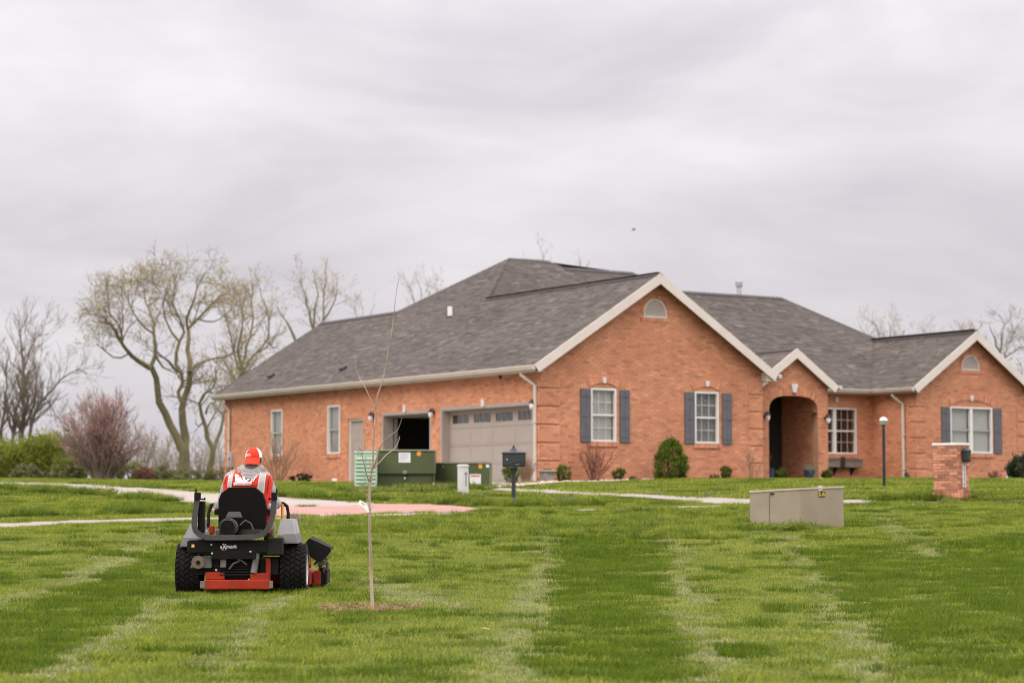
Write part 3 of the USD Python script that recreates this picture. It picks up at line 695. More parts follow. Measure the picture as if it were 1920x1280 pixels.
FV, BV = -.30, 20.42                                              # front rake and rear gable end of the garage wing
P1 = (6.53, 11.9, zr(6.53)); RZ = zr(CU)
roof_plane('garage_left_slope', [(EU, FV, EZ), (CU, FV, RZ), (CU, 8.98, RZ), P1, (CU, 14.8, RZ), (CU, BV, RZ), (EU, BV, EZ)], (0, 1, 0), 0)
RU = 2 * CU - EU
vf = lambda z: 4.9 + (z - EZ) / SLOPE                             # v on the main front slope at height z
roof_plane('garage_right_slope', [(RU, FV, EZ), (CU, FV, RZ), (CU, 9.0, RZ), (RU, 4.95, EZ)], (0, 1, 0), 2)
zp1, zp2, zp3 = zr(6.53), 7.33, 6.66
main = [(RU - .02, 4.9, EZ), (16.35, 4.9, EZ), (19.05, vf(5.0), 5.0), (19.6, vf(5.0), 5.0), (17.03, vf(zp3), zp3), (12.33, vf(zp3), zp3), (11.28, vf(zp2), zp2), (8.44, vf(zp2), zp2), (8.02, vf(zp1), zp1), (6.53, vf(zp1), zp1), (CU, vf(RZ), RZ)]
roof_plane('main_front_slope', main, (1, 0, 0), 0)
roof_plane('garage_back_right_slope', [(RU, 14.8, EZ + .02), (CU, 14.8, RZ), (CU, BV, RZ), (RU, BV, EZ + .02)], (0, 1, 0), 9, shingles=False)
vb = 2 * vf(zp1)
MB().add(np.array([(CU, 14.8, RZ), (6.53, vf(zp1), zp1 - .01), (8.02, vf(zp1), zp1 - .01), (11.28, vf(zp2), zp2 - .01), (12.33, vf(zp3), zp3 - .01), (17.03, vf(zp3), zp3 - .01), (22.5, 15.6, EZ), (22.5, 18.6, EZ), (7.0, 18.8, EZ + .4)]),
         [[0, 1, 8], [1, 2, 8], [2, 3, 8], [3, 4, 8], [4, 5, 8], [5, 6, 8], [6, 7, 8]]).build('rear_slope', 'shingle', ROOF)
MB().add(np.array([(17.03, vf(zp3), zp3), (19.6, vf(5.0), 5.0), (22.2, 4.9, EZ), (22.5, 15.6, EZ)]), [[0, 1, 2], [0, 2, 3]]).build('right_hip_slope', 'shingle', ROOF)
WV = 2.88; RZW = rzt(RC) + .02; REU = RC - 2.84
roof_plane('wing_left_slope', [(REU, WV, 3.15), (RC, WV, RZW), (RC, vf(RZW) + .05, RZW), (REU, 4.92, 3.15)], (0, 1, 0), 1)
roof_plane('wing_right_slope', [(2 * RC - REU, WV, 3.15), (RC, WV, RZW), (RC, vf(RZW) + .05, RZW), (2 * RC - REU, 9, 3.15)], (0, 1, 0), 3)
ECZ = ezt(EC) + .02; eE = 1.62
vE = lambda z: 4.9 + (z - EZ) / SLOPE + .05
roof_plane('entrance_right_slope', [(EC + eE, .42, ECZ - .68 * eE), (EC, .42, ECZ), (EC, vE(ECZ), ECZ), (EC + eE, 4.9, ECZ - .68 * eE)], (0, 1, 0), 2)
roof_plane('entrance_left_slope', [(EC - eE, .42, ECZ - .68 * eE), (EC, .42, ECZ), (EC, vE(ECZ), ECZ), (EC - eE, 4.9, ECZ - .68 * eE)], (0, 1, 0), 3)
SHF = np.array([[0, 1, 3], [0, 3, 2], [2, 3, 5], [2, 5, 4], [0, 2, 4], [1, 5, 3]])
SHINGLES.sort(key=lambda s: s[0])
c_near = np.array([s[1].mean(0) for s in SHINGLES]); dist = np.hypot(c_near[:, 0] - 1.0, c_near[:, 1] + 1.0) + (c_near[:, 2] - 3) * .3
order = np.argsort(dist)
for i in order[:300]: MB().add(SHINGLES[i][1], SHF, SHINGLES[i][2]).build('shingle', 'shingle', ROOF)
mb = MB()
for i in order[300:]: mb.add(SHINGLES[i][1], SHF, SHINGLES[i][2])
mb.build('shingle_courses', 'shingle', house, kind='stuff')
# ridge and hip caps
def cap_line(pts, r=.05):
    for a, b in zip(pts[:-1], pts[1:]):
        a, b = np.array(a, float), np.array(b, float); L = np.linalg.norm(b - a); n = max(1, int(L / .9)); m = MB()
        d = (b - a) / L; side = np.cross(d, [0, 0, 1]); side /= np.linalg.norm(side)
        nn = int(L / .2)
        for k in range(nn):
            p, q = a + d * L * k / nn, a + d * (L * (k + 1) / nn + .03)
            v = np.array([p + side * .15 + [0, 0, -.055], p + [0, 0, .045], p - side * .15 + [0, 0, -.055], q + side * .15 + [0, 0, -.065], q + [0, 0, .030], q - side * .15 + [0, 0, -.065]])
            m.add(v, [[0, 1, 4], [0, 4, 3], [1, 2, 5], [1, 5, 4], [0, 2, 1]])
        m.build('ridge_cap', 'ridge_cap', ROOF)
cap_line([(CU, FV, RZ), (CU, 8.98, RZ)]); cap_line([(CU, 14.8, RZ), (CU, BV, RZ)]); cap_line([(CU, 14.8, RZ), P1])
cap_line([P1, (8.02, vf(zp1), zp1), (8.44, vf(zp2), zp2), (11.28, vf(zp2), zp2), (12.33, vf(zp3), zp3), (17.03, vf(zp3), zp3), (19.6, vf(5.0), 5.0)])
cap_line([(RC, WV, RZW), (RC, vf(RZW), RZW)]); cap_line([(EC, .42, ECZ), (EC, vE(ECZ) - .1, ECZ)])
# rakes (white boards), soffits, gutters, downspouts
def rake(c, half, ztop, zlow, v, back, w=.24, name='rake_board', sides=(-1, 1)):
    for sgn in sides:
        a = np.array([c + sgn * half, zlow]); b = np.array([c, ztop]); d = (b - a) / np.linalg.norm(b - a); nrm = np.array([-d[1], d[0]]); nrm = nrm if nrm[1] > 0 else -nrm
        p = Polygon([a + nrm * .005, b + nrm * .005, b + [0, -w / abs(d[0])], a - nrm * w + d * w * .15])
        p = p.intersection(sbox(c, -9, c + 99, 99) if sgn > 0 else sbox(c - 99, -9, c, 99))
        vv, f = extr(p, 0, .035); MB().add(frame2((0, v), (1, 0), (0, -1))(vv), f).build(name, 'trim_paint', house)
        pts = [a - nrm * .06, b + [0, -.06 / abs(d[0])], b + [0, -.085 / abs(d[0])], a - nrm * .085]
        vv, f = extr(Polygon(pts), v - back, v - v); MB().add(frame2((0, v), (1, 0), (0, -1))(vv + [0, 0, -.0]), f).build('rake_soffit', 'soffit_paint', house)
rake(CU, CU - EU, RZ, EZ, FV, 0.0); rake(RC, 2.84, RZW, 3.15, WV, 3.18); rake(EC, eE, ECZ, ECZ - .68 * eE, .42, .6)
def gutter(p0, p1, out, name='gutter'):
    """K-style gutter: profile swept from p0 to p1, out = outward unit (u, v)"""
    p0, p1, o = np.array(p0, float), np.array(p1, float), np.array([*out, 0.0])
    prof = [(-.02, .0), (.125, .0), (.125, -.03), (.105, -.055), (.085, -.10), (.06, -.125), (-.02, -.125)]
    n = len(prof); v = np.vstack([p + np.array([o * a + [0, 0, b] for a, b in prof]) for p in (p0, p1)])
    f = [[i, (i + 1) % n, n + (i + 1) % n, n + i] for i in range(n)]
    mb = MB(); mb.add(v, f); k = np.arange(1, n - 1); mb.add(v, np.stack([0 * k, k, k + 1], 1)); mb.add(v, np.stack([0 * k, k + 1, k], 1) + n)
    return mb.build(name, 'gutter_paint', house)
gutter((EU + .02, FV - .01, EZ), (EU + .02, BV, EZ), (-1, 0))
gutter((EC + eE + .05, 4.92, EZ), (16.37, 4.92, EZ), (0, -1)); gutter((16.37, 4.92, EZ), (16.37, WV - .02, EZ), (-1, 0))
def soffit(a, b): MB().box(a, b).build('soffit', 'soffit_paint', house)
soffit((EU + .0, FV + .04, EZ - .17), (.0, BV - .04, EZ - .135)); MB().box((EU + .0, FV + .04, EZ - .14), (EU + .03, BV - .02, EZ - .02)).build('fascia', 'trim_paint', house)
soffit((EW1, 4.93, EZ - .17), (16.75, 5.3, EZ - .135)); soffit((16.38, WV + .04, EZ - .17), (16.75, 4.93, EZ - .135))
MB().box((EW1, 4.90, EZ - .14), (16.4, 4.93, EZ - .02)).build('fascia', 'trim_paint', house); MB().box((16.36, WV + .04, EZ - .14), (16.39, 4.9, EZ - .02)).build('fascia', 'trim_paint', house)
# boxed cornice returns where the rakes meet the eaves
for u0, u1, v0, v1, z0, z1 in ((W, W + .38, FV + .04, .6, EZ - .20, EZ + .06), (W, W + .30, .43, .60, EZ - .42, EZ - .20)): MB().box((u0, v0, z0), (u1, v1, z1)).build('cornice_return', 'trim_paint', house)
# the gutter end blocks on the gable feet
for u, v, z in ((CU + (CU - EU) + .01, FV - .02, EZ), (EC + eE + .02, .40, ECZ - .68 * eE + .02)): MB().rbox((u, v, z - .12), (u + .13, v + .4, z + .005), .02).build('gutter_end', 'gutter_paint', house)
def downspout(u, v, out, ztop=EZ - .11, zlow=-.1, shift=.33, side=(0, 0)):
    o = np.array([*out, 0.0]); sd = np.array([*side, 0.0]); m = MB(); w = .055
    base = np.array([u, v, 0.0])
    path = [base + o * shift + sd + [0, 0, ztop], base + o * shift + sd + [0, 0, ztop - .12], base + o * .075 + [0, 0, ztop - .42], base + o * .075 + [0, 0, zlow]]
    m.tube(path, [.05, .05, .05, .05], 8); d = m.build('downspout', 'gutter_paint', house)
    for z in (.5, 1.6): MB().box((u - .065 + o[0] * .07, v - .065 + o[1] * .07, z), (u + .065 + o[0] * .07, v + .065 + o[1] * .07, z + .03)).build('strap', 'gutter_paint', d)
downspout(0, .13, (-1, 0), side=(0, .30)); downspout(0, 19.72, (-1, 0), side=(0, .16)); downspout(16.75, 3.74, (-1, 0), side=(0, .22))
MB().tube([(16.75 - .1, 3.6, .35), (16.75 - .14, 3.5, .28), (16.75 - .2, 3.25, .05), (16.75 - .22, 3.15, -.15)], .07, 8).build('drain_boot', 'black_paint', house)
# lamps on the walls
def wall_lamp(fr, s, z, globe='globe_glass'):
    P = lambda x, y, o: fr([[s + x, z + y, o]])[0]
    l = MB().tube([P(0, .02, 0), P(0, .02, .03)], .06, 12).tube([P(0, .03, .02), P(0, .13, .05), P(0, .15, .10), P(0, .11, .14)], .014, 6).build('wall_lamp', 'dark_bronze', house)
    c = P(0, 0, .14); MB().lathe([(.0, .13), (.03, .125), (.085, .06), (.09, .045), (.0, .045)], 12, c).build('shade', 'dark_bronze', l)
    MB().lathe([(.0, -.13), (.04, -.12), (.068, -.06), (.068, .0), (.05, .045), (0, .045)], 12, c).build('lamp_globe', globe, l, smooth=True)
wall_lamp(frL, 9.36, 2.06); wall_lamp(frL, 5.68, 2.05); wall_lamp(frL, .20, 2.1)
wall_lamp(frE, 8.33, 1.96); wall_lamp(frE, 10.66, 1.93)
MB().lathe([(0, .0), (.05, .0), (.05, .06), (.02, .09), (0, .09)], 10, (-.2, 1.72, EZ - .26)).tube([(-.2, 1.72, EZ - .17), (-.2, 1.72, EZ - .3)], .02, 6).build('eave_floodlight', 'dark_bronze', house)
mt = MB().rbox((-.13, 19.44, .62), (-.0, 19.66, 1.16), .02).build('electric_meter', 'metal_galv', house)
MB().tube([(-.13, 19.55, .98), (-.19, 19.55, .98)], .075, 14).build('meter_glass', 'globe_clear', mt)
MB().tube([(-.07, 19.55, .62), (-.07, 19.55, -.1)], .025, 8).build('conduit', 'metal_galv', mt)
# window box under the recessed window
wb = MB().rbox((14.0, 5.02, .57), (16.05, 5.28, .84), .012).build('window_box', 'box_weathered', house)
MB().box((13.97, 5.0, .815), (16.08, 5.02, .85)).build('rim', 'box_weathered', wb)
for u in (14.5, 15.0, 15.75): MB().add(np.array([(u - .02, 5.06, .57), (u + .02, 5.06, .57), (u - .02, 5.28, .57), (u + .02, 5.28, .57), (u - .02, 5.28, .30), (u + .02, 5.28, .30)]), [[0, 1, 3], [0, 3, 2], [0, 2, 4], [1, 5, 3], [0, 4, 5], [0, 5, 1]]).build('bracket', 'black_paint', wb)
MB().rbox((15.07, 4.97, .55), (15.25, 5.02, .92), .04).build('plaque', 'dark_wood', wb)
# roof fittings
sl = lambda u, v: np.array([u, v, zr(u)])
p = sl(3.0, 9.85); MB().tube([p + [0, 0, -.1], p + [0, 0, .34]], .075, 14).build('vent_pipe', 'sticker_white', house)
MB().tube([p + [0, 0, .0], p + [0, 0, .03]], .13, 14).build('vent_flashing', 'ridge_cap', house)
for u, v in ((.47, 17.47), (.45, 12.22)):
    p = sl(u, v); MB().rbox((-.11, -.12, 0), (.11, .12, .12), .03, R=rotm([0, 1, 0], -32), T=p + [0, 0, -.02]).build('roof_vent', 'dark_bronze', house)
p = np.array([15.35, vf(zp3) + .25, zp3 - .1]); fl = MB().tube([p, p + [0, 0, .42]], .09, 14).build('flue', 'metal_galv', house)
MB().lathe([(.06, .40), (.13, .46), (.145, .62), (.10, .64), (0, .64)], 14, p).build('flue_cap', 'metal_galv', fl)
# ------------------------------------------------------------------ utility boxes, mail boxes and lamps on the lawns
def base_at(px, py, sink=.03):
    p = ground_at(px, py); return p - [0, 0, sink]
def text(parent, s, height, mat_, R_, T_, name='lettering', depth=.003, bold=False, sx=1.0):
    m = meshkit.text_mesh(s, height, depth, bold); v = np.array(m.vertices); v[:, 0] -= (v[:, 0].min() + v[:, 0].max()) / 2; v[:, 0] *= sx
    return MB().add(v @ np.asarray(R_).T + np.asarray(T_), m.faces).build(name, mat_, parent)
FACE = np.array([[1, 0, 0], [0, 0, -1], [0, 1, 0]], float)      # text plane xy -> x, z facing -y

# tan box with a sloping lid
c = base_at(1500, 992); Y = c[1]; k = 1 / px_per_m(Y)
t = thing('utility_box', 'large plain tan utility box with sloping lid and yellow number 16', 'utility box', c)
xs = lambda px: (px - 1500) * k
plan = [(xs(1412), .42), (xs(1446), .26), (xs(1500), 0), (xs(1583), .07), (xs(1583) + .05, .95), (xs(1412) + .1, 1.2)]
hz = lambda x: .665 + .085 * np.clip((x - xs(1412)) / (xs(1583) - xs(1412)), 0, 1) ** .8
def plan_prism(plan, z0, ztop, grow=0.0):
    P = np.array(Polygon(plan).buffer(grow, join_style=2).exterior.coords[:-1]) if grow else np.array(plan)
    n = len(P); v = np.vstack([np.column_stack([P, np.full(n, z0) if np.isscalar(z0) else z0(P[:, 0])]), np.column_stack([P, ztop(P[:, 0])])])
    f = [[i, (i + 1) % n, n + (i + 1) % n, n + i] for i in range(n)]; mb = MB(); mb.add(v, f)
    kk = np.arange(1, n - 1); mb.add(v[n:], np.stack([0 * kk, kk, kk + 1], 1)); return mb
plan_prism(plan, -.25, lambda x: hz(x) - .03).build('shell', 'utility_tan', t)
plan_prism(plan, lambda x: hz(x) - .028, hz, .012).build('lid', 'utility_rim', t)
def on_front(px, off=.004):
    a, b = (plan[1], plan[2]) if px < 1500 else (plan[2], plan[3]); 
    if px < 1446: a, b = plan[0], plan[1]
    x = xs(px); f_ = (x - a[0]) / (b[0] - a[0]); return np.array([x, a[1] + f_ * (b[1] - a[1]) - off])
zz = lambda py: (992 - py) * k + .03
for px in (1446.5,):
    p = on_front(px); MB().box((p[0] - .004, p[1] - .002, .0), (p[0] + .004, p[1] + .01, .60)).build('seam', 'utility_green', t)
p = on_front(1450); MB().rbox((p[0] - .03, p[1] - .03, zz(926.5)), (p[0] + .05, p[1], zz(923.8)), .006).build('latch', 'dark_bronze', t)
p = on_front(1541); q = on_front(1536.5)
ax = on_front(1570) - on_front(1510); ax /= np.linalg.norm(ax); RF = np.column_stack([[ax[0], ax[1], 0], [0, 0, 1], [ax[1], -ax[0], 0]])
def plate(px0, px1, py0, py1, m, name, off=.003, th=.003, par=None):
    a, b = on_front(px0, off), on_front(px1, off); z0, z1 = zz(py1), zz(py0); o = np.array([ax[1], -ax[0]]) * th
    v = np.array([[*a, z0], [*b, z0], [*a, z1], [*b, z1], [*(a + o), z0], [*(b + o), z0], [*(a + o), z1], [*(b + o), z1]])
    return MB().add(v, [[0, 1, 3, 2], [4, 5, 7, 6], [0, 1, 5, 4], [2, 3, 7, 6], [0, 2, 6, 4], [1, 3, 7, 5]]).build(name, m, par or t)
st = plate(1535.5, 1547.5, 921, 932, 'black_paint', 'number_sticker')
text(st, '16', .066, 'sticker_yellow', RF, [*on_front(1541.5, .0085), zz(929.8)], name='number', bold=True)
plate(1535.5, 1543, 911.5, 919.8, 'sticker_white', 'notice_sticker'); plate(1537, 1541.5, 915, 918, 'sticker_lilac', 'notice_print', .0065)
p = on_front(1581); MB().box((xs(1583) + .006, .2, zz(918)), (xs(1583) + .02, .26, zz(915))).build('hinge', 'dark_bronze', t)

# mint telephone pedestal with louvres
c = base_at(685, 920.5); k = 1 / px_per_m(c[1]); wd = 20.5 * k; ht = 73 * k
t = thing('cable_pedestal', 'pale mint green cable pedestal with two columns of louvres', 'cable pedestal', c)
MB().rbox((-wd, 0, -.2), (wd, .34, ht), .03).build('housing', 'mint', t)
MB().rbox((-wd - .012, -.012, ht - .01), (wd + .012, .35, ht + .05), .025).build('cap', 'mint', t)
for i in range(8):
    z = ht - .09 - i * (ht - .18) / 8
    for x0, x1 in ((-wd + .03, -.02), (.02, wd - .03)):
        q = np.array([[x0, .0, z], [x1, .0, z], [x0, -.035, z - .045], [x1, -.035, z - .045], [x0, .0, z - .052], [x1, .0, z - .052]])
        MB().add(q, [[0, 1, 3, 2], [2, 3, 5, 4], [0, 2, 4], [1, 5, 3]]).build('louvre', 'mint', t)
MB().box((-.008, -.012, .05), (.008, 0, ht - .03)).build('centre_seam', 'mint', t)

# big green transformer
c = base_at(748, 918); Y = c[1]; k = 1 / px_per_m(Y); X = lambda px: (px - 748) * k; Z = lambda py: (918 - py) * k + .03
t = thing('transformer_box', 'large dark green transformer box with white notice and orange sticker', 'transformer', c)
MB().rbox((X(683.5), .05, -.2), (X(813.5), 1.15, Z(887)), .012).build('lower_cabinet', 'utility_green', t)
m = MB(); P = [(-.02, Z(887.5)), (-.02, Z(848)), (.02, Z(845.5)), (1.2, Z(845.5)), (1.2, Z(887.5))]
v, f = extr(Polygon(P), X(682.5), X(814.5)); MB().add(v[:, [2, 0, 1]], f).build('hood', 'utility_green', t)
MB().rbox((X(681.5), -.035, Z(845.8)), (X(815.5), 1.22, Z(843)), .01).build('lid', 'utility_green_top', t)
MB().box((X(683.8), .03, Z(889.5)), (X(813.2), .049, Z(887.6))).build('seam', 'black_paint', t)
MB().box((X(810.5), .0, Z(906)), (X(811.3), .05, Z(889))).build('side_seam', 'black_paint', t)
l = MB().rbox((X(755), -.05, Z(888.5)), (X(763), -.02, Z(882.5)), .015).build('padlock_cover', 'utility_green_top', t)
MB().tube([(X(759), .0, Z(896)), (X(759), .05, Z(896))], .03, 12).build('latch_bolt', 'metal_galv', t); MB().rbox((X(756), .03, Z(898)), (X(762), .049, Z(889.5)), .01).build('latch_plate', 'black_paint', t)
n = MB().box((X(747.3), -.026, Z(867)), (X(769.5), -.021, Z(848.4))).build('notice', 'sticker_white', t)
for i, w in enumerate((18, 14, 17, 15, 12)): MB().box((X(749), -.028, Z(852 + i * 2.6)), (X(749 + w), -.0262, Z(851.2 + i * 2.6))).build('notice_line', 'sticker_lilac', n)
MB().tube([(X(785.3), -.021, Z(850.5)), (X(785.3), -.026, Z(850.5))], 4.6 * k, 8).build('orange_sticker', 'sticker_orange', t)
MB().box((X(811), .01, Z(913)), (X(814), .045, Z(904))).build('ground_rod_cover', 'post_white', t)
MB().rbox((X(690), -.12, -.25), (X(812), 1.3, Z(915.5)), .01).build('pad', 'stone_grey', t)

# smaller green cabinet
c = base_at(866, 917); Y = c[1]; k = 1 / px_per_m(Y); X = lambda px: (px - 866) * k; Z = lambda py: (917 - py) * k + .03
t = thing('switch_cabinet', 'low green utility cabinet with red headed notice beside the white marker post', 'utility cabinet', c)
pl = [(X(814), .5), (X(857), .0), (X(917.5), .05), (X(917.5) + .05, .9), (X(814) + .1, 1.1)]
plan_prism(pl, -.2, lambda x: 0 * x + Z(868.5)).build('shell', 'utility_green', t)
plan_prism(pl, Z(868.6), lambda x: 0 * x + Z(866.3), .015).build('lid', 'utility_green_top', t)
s_ = .05 / (X(917.5) - X(857)); yf = lambda px: s_ * (X(px) - X(857))
def pl2(px0, px1, py0, py1, m, name, o=.004, par=None):
    return MB().add(np.array([[X(px0), yf(px0) - o, Z(py1)], [X(px1), yf(px1) - o, Z(py1)], [X(px1), yf(px1) - o, Z(py0)], [X(px0), yf(px0) - o, Z(py0)], [X(px0), yf(px0) - o + .003, Z(py1)], [X(px1), yf(px1) - o + .003, Z(py1)], [X(px1), yf(px1) - o + .003, Z(py0)], [X(px0), yf(px0) - o + .003, Z(py0)]]), [[0, 1, 2, 3], [4, 7, 6, 5], [0, 4, 5, 1], [3, 2, 6, 7], [0, 3, 7, 4], [1, 5, 6, 2]]).build(name, m, par or t)
n = pl2(880.5, 901.5, 888.5, 907.5, 'sticker_white', 'notice'); pl2(882.5, 899.5, 890.5, 893, 'sticker_red', 'notice_heading', .008, n)
pl2(897, 904, 870, 878, 'sticker_orange', 'orange_sticker'); pl2(911, 917, 870.5, 876, 'sticker_white', 'small_sticker')
MB().box((X(858), .02, -.1), (X(917), .06, Z(909))).build('base_gap', 'black_paint', t);  # black strip painted in for the shade of the gap at the foot
p = [X(832), .33, Z(874)]; MB().rbox((p[0] - .04, p[1] - .03, p[2] - .03), (p[0] + .03, p[1] + .02, p[2] + .02), .008).build('latch', 'utility_green_top', t)

# white marker post
c = base_at(868, 932.5); k = 1 / px_per_m(c[1]); H = 64.5 * k
t = thing('marker_post', 'short round white cable marker post with black print', 'marker post', c)
MB().lathe([(10.3 * k, -.2), (10.3 * k, H * .95)], 20).build('tube', 'post_white', t, smooth=True)
MB().lathe([(11.2 * k, H * .93), (11.2 * k, H * .975), (9 * k, H * .995), (0, H)], 20).build('cap', 'post_white', t)
for i, z in enumerate((.735, .69)):
    a = np.linspace(-.95, -.30, 7); r = 10.45 * k; v = []
    for dz in (0, .018): v += [[r * math.sin(-x + 0.0), -r * math.cos(x), H * z + dz] for x in a]
    MB().add(np.array(v), [[j, j + 1, 8 + j, 7 + j] for j in range(6)]).build('black_band', 'black_paint', t)
for j in range(5):
    z = H * .62 - j * .045; MB().box((5.0 * k, -9.6 * k, z), (7.2 * k, -9.0 * k, z + .026), R=rotm([0, 0, 1], 0)).build('small_print', 'mower_darkgrey', t)

# black cast mail box on a post
c = base_at(963, 946); Y = c[1]; k = 1 / px_per_m(Y); Z = lambda py: (946 - py) * k + .03; X = lambda px: (px - 963) * k
t = thing('mailbox', 'black cast metal mailbox with finial on a flared post', 'mailbox', c)
MB().rbox((X(942), -.13, Z(875)), (X(985.5), .15, Z(849.5)), .012).build('box', 'cast_black', t)
lid = MB(); a, b = (X(939.8), -.155), (X(987.5), .175)
v = np.array([(a[0], a[1], Z(849.4)), (b[0], a[1], Z(849.4)), (b[0], b[1], Z(849.4)), (a[0], b[1], Z(849.4)), (X(950), -.06, Z(845.2)), (X(976), -.06, Z(845.2)), (X(976), .08, Z(845.2)), (X(950), .08, Z(845.2)), (a[0], a[1], Z(848.4)), (b[0], a[1], Z(848.4)), (b[0], b[1], Z(848.4)), (a[0], b[1], Z(848.4))])
lid.add(v, [[0, 1, 9, 8], [1, 2, 10, 9], [2, 3, 11, 10], [3, 0, 8, 11], [8, 9, 5, 4], [9, 10, 6, 5], [10, 11, 7, 6], [11, 8, 4, 7], [4, 5, 6, 7]]); lid.build('roof', 'mower_darkgrey', t)
MB().lathe([(.11, Z(846)), (.055, Z(842)), (.03, Z(839.5)), (.028, Z(838.6)), (.022, Z(838)), (.026, Z(836.8)), (.018, Z(835.6)), (0, Z(834))], 12).build('finial', 'cast_black', t)
MB().rbox((X(943.5), -.138, Z(872.5)), (X(984), -.125, Z(851.5)), .006).build('door', 'cast_black', t)
MB().tube([(X(950.5), -.135, Z(861.5)), (X(950.5), -.147, Z(861.5))], .017, 10).build('lock', 'metal_galv', t)
MB().rbox((X(958), -.148, Z(868.4)), (X(985), -.137, Z(867)), .004).rbox((X(965), -.148, Z(866.5)), (X(977), -.137, Z(864.8)), .004).build('raised_scroll', 'cast_black', t)
MB().rbox((X(966), -.150, Z(873)), (X(974), -.137, Z(869.6)), .006).build('nameplate', 'mower_darkgrey', t)
MB().lathe([(7.5 * k, Z(876.4)), (7.3 * k, Z(878)), (5.2 * k, Z(884)), (4.2 * k, Z(891)), (4.0 * k, Z(935))], 16).build('post', 'cast_black', t, smooth=True)
MB().lathe([(4.3 * k, Z(932)), (4.6 * k, Z(938)), (6.4 * k, Z(942)), (7.6 * k, Z(945)), (7.6 * k, -.1)], 16).build('post_foot', 'mower_darkgrey', t, smooth=True)

# brick pillar with a letter box
c = base_at(1797, 941.5); Y = c[1]; k = 1 / px_per_m(Y)
t = thing('brick_pillar', 'square red brick mailbox pillar with pale stone cap', 'pillar', c, math.radians(45))
PX, PY, H = .40, .60, (941.5 - 836) * k + .03
MB().box((0, 0, -.3), (PX, PY, H)).build('core', 'pillar_mortar', t)
pr = np.random.default_rng(5); nb = 0
for side in range(4):
    Rz = rotm([0, 0, 1], 90 * side); T = np.array([[0, 0, 0], [PX, 0, 0], [PX, PY, 0], [0, PY, 0]][side], float); PW = (PX, PY)[side % 2]
    kk = 0; z = 0.0
    while z < H - .03:
        h = .062 if z > .13 else .12; s = -.004 - (.10 if kk % 2 else 0)
        wb_ = .20 if z > .13 else .07
        while s < PW:
            c0, c1 = max(s, -.012), min(s + wb_ - .012, PW + .012)
            if c1 - c0 > .025:
                j = pr.normal(0, .002); o = .012 if z > .13 else .035
                MB().box((c0, -o - j, z + .006), (c1, .02, z + h - .006), pr.random(), Rz, T).build('brick', 'pillar_brick', t); nb += 1
            s += wb_
        z += h; kk += 1
MB().rbox((-.035, -.035, H), (PX + .035, PY + .035, H + .065), .02).build('cap', 'keystone', t)
lb = thing('letter_box', 'small black letter box hung on the brick pillar', 'letter box', c, math.radians(45))
zt = (941.5 - 841) * k + .03; zl = (941.5 - 866) * k + .03
MB().rbox((.10, -.145, zl), (.31, -.016, zt), .045).build('box', 'black_paint', lb)
MB().rbox((.09, -.155, zt - .10), (.32, -.016, zt - .01), .045).build('lid', 'black_paint', lb)
MB().box((.19, -.152, zl + .06), (.22, -.144, zl + .10)).build('lock', 'mower_darkgrey', lb)
zb0 = (941.5 - 913) * k + .03
pl_ = MB().box((.145, -.022, zb0), (.265, -.014, zl - .01)).build('number_plate', 'keystone', t)
for i, ch in enumerate('21115'): text(pl_, ch, .066, 'black_paint', FACE, [.205, -.0225, zl - .09 - i * (zl - zb0) / 5.15], name='digit', bold=True)

# globe lamp post
c = base_at(1658, 914.5, .06); Y = c[1]; k = 1 / px_per_m(Y); Z = lambda py: (914.5 - py) * k + .06
t = thing('lamp_post', 'slim dark lamp post with a white globe light', 'lamp post', c)
MB().lathe([(3.0 * k, -.2), (2.8 * k, Z(803))], 14).build('pole', 'black_paint', t, smooth=True)
MB().lathe([(2.6 * k, Z(803)), (2.0 * k, Z(801)), (3.4 * k, Z(799.5)), (3.4 * k, Z(797.5)), (0, Z(797.5))], 14).build('collar', 'black_paint', t)
r = 8.3 * k; cz = Z(790)
MB().lathe([(r * math.cos(a), cz + r * math.sin(a)) for a in np.linspace(.06, PI / 2, 9)], 22).build('globe_top', 'globe_glass', t, smooth=True)
MB().lathe([(r * math.cos(a), cz + r * math.sin(a)) for a in np.linspace(-PI / 2, -.06, 9)], 22).build('globe_bowl', 'globe_clear', t, smooth=True)
MB().lathe([(r * 1.02, cz - .012), (r * 1.05, cz), (r * 1.02, cz + .012)], 22).build('globe_band', 'dark_bronze', t)

# small things on the ground around the house
c = base_at(627, 906, .05); k = 1 / px_per_m(c[1]); t = thing('clean_out_pipe', 'short white capped pipe standing in the grass by the side door', 'pipe', c)
MB().lathe([(.055, -.2), (.055, 12 * k)], 14).build('pipe', 'sticker_white', t); MB().lathe([(.065, 10 * k), (.065, 12.5 * k), (0, 13 * k)], 14).build('cap', 'sticker_white', t)
c = base_at(507, 906, .05); k = 1 / px_per_m(c[1]); t = thing('green_lid', 'domed teal green plastic tank lid in the lawn behind the mower', 'tank lid', c)
MB().lathe([(.30, -.1), (.30, .05), (.27, .085), (.15, .125), (0, .135)], 24).build('dome', 'teal_plastic', t, smooth=True); MB().lathe([(.33, .0), (.33, .045), (.30, .05)], 24).build('rim', 'teal_plastic', t)
p = hw(20.562, 2.9); c = np.array([p[0], p[1], float(gz(*p)) - .02]); t = thing('white_sign', 'small white card on a wire stake before the right wing wall', 'sign', c, TH)
MB().tube([(0, 0, -.1), (0, 0, .30)], .008, 5).build('stake', 'steel', t); MB().rbox((-.10, -.012, .17), (.10, -.004, .38), .004).build('card', 'sticker_white', t); MB().box((-.03, -.016, .22), (.03, -.0125, .33)).build('print', 'mower_darkgrey', t)
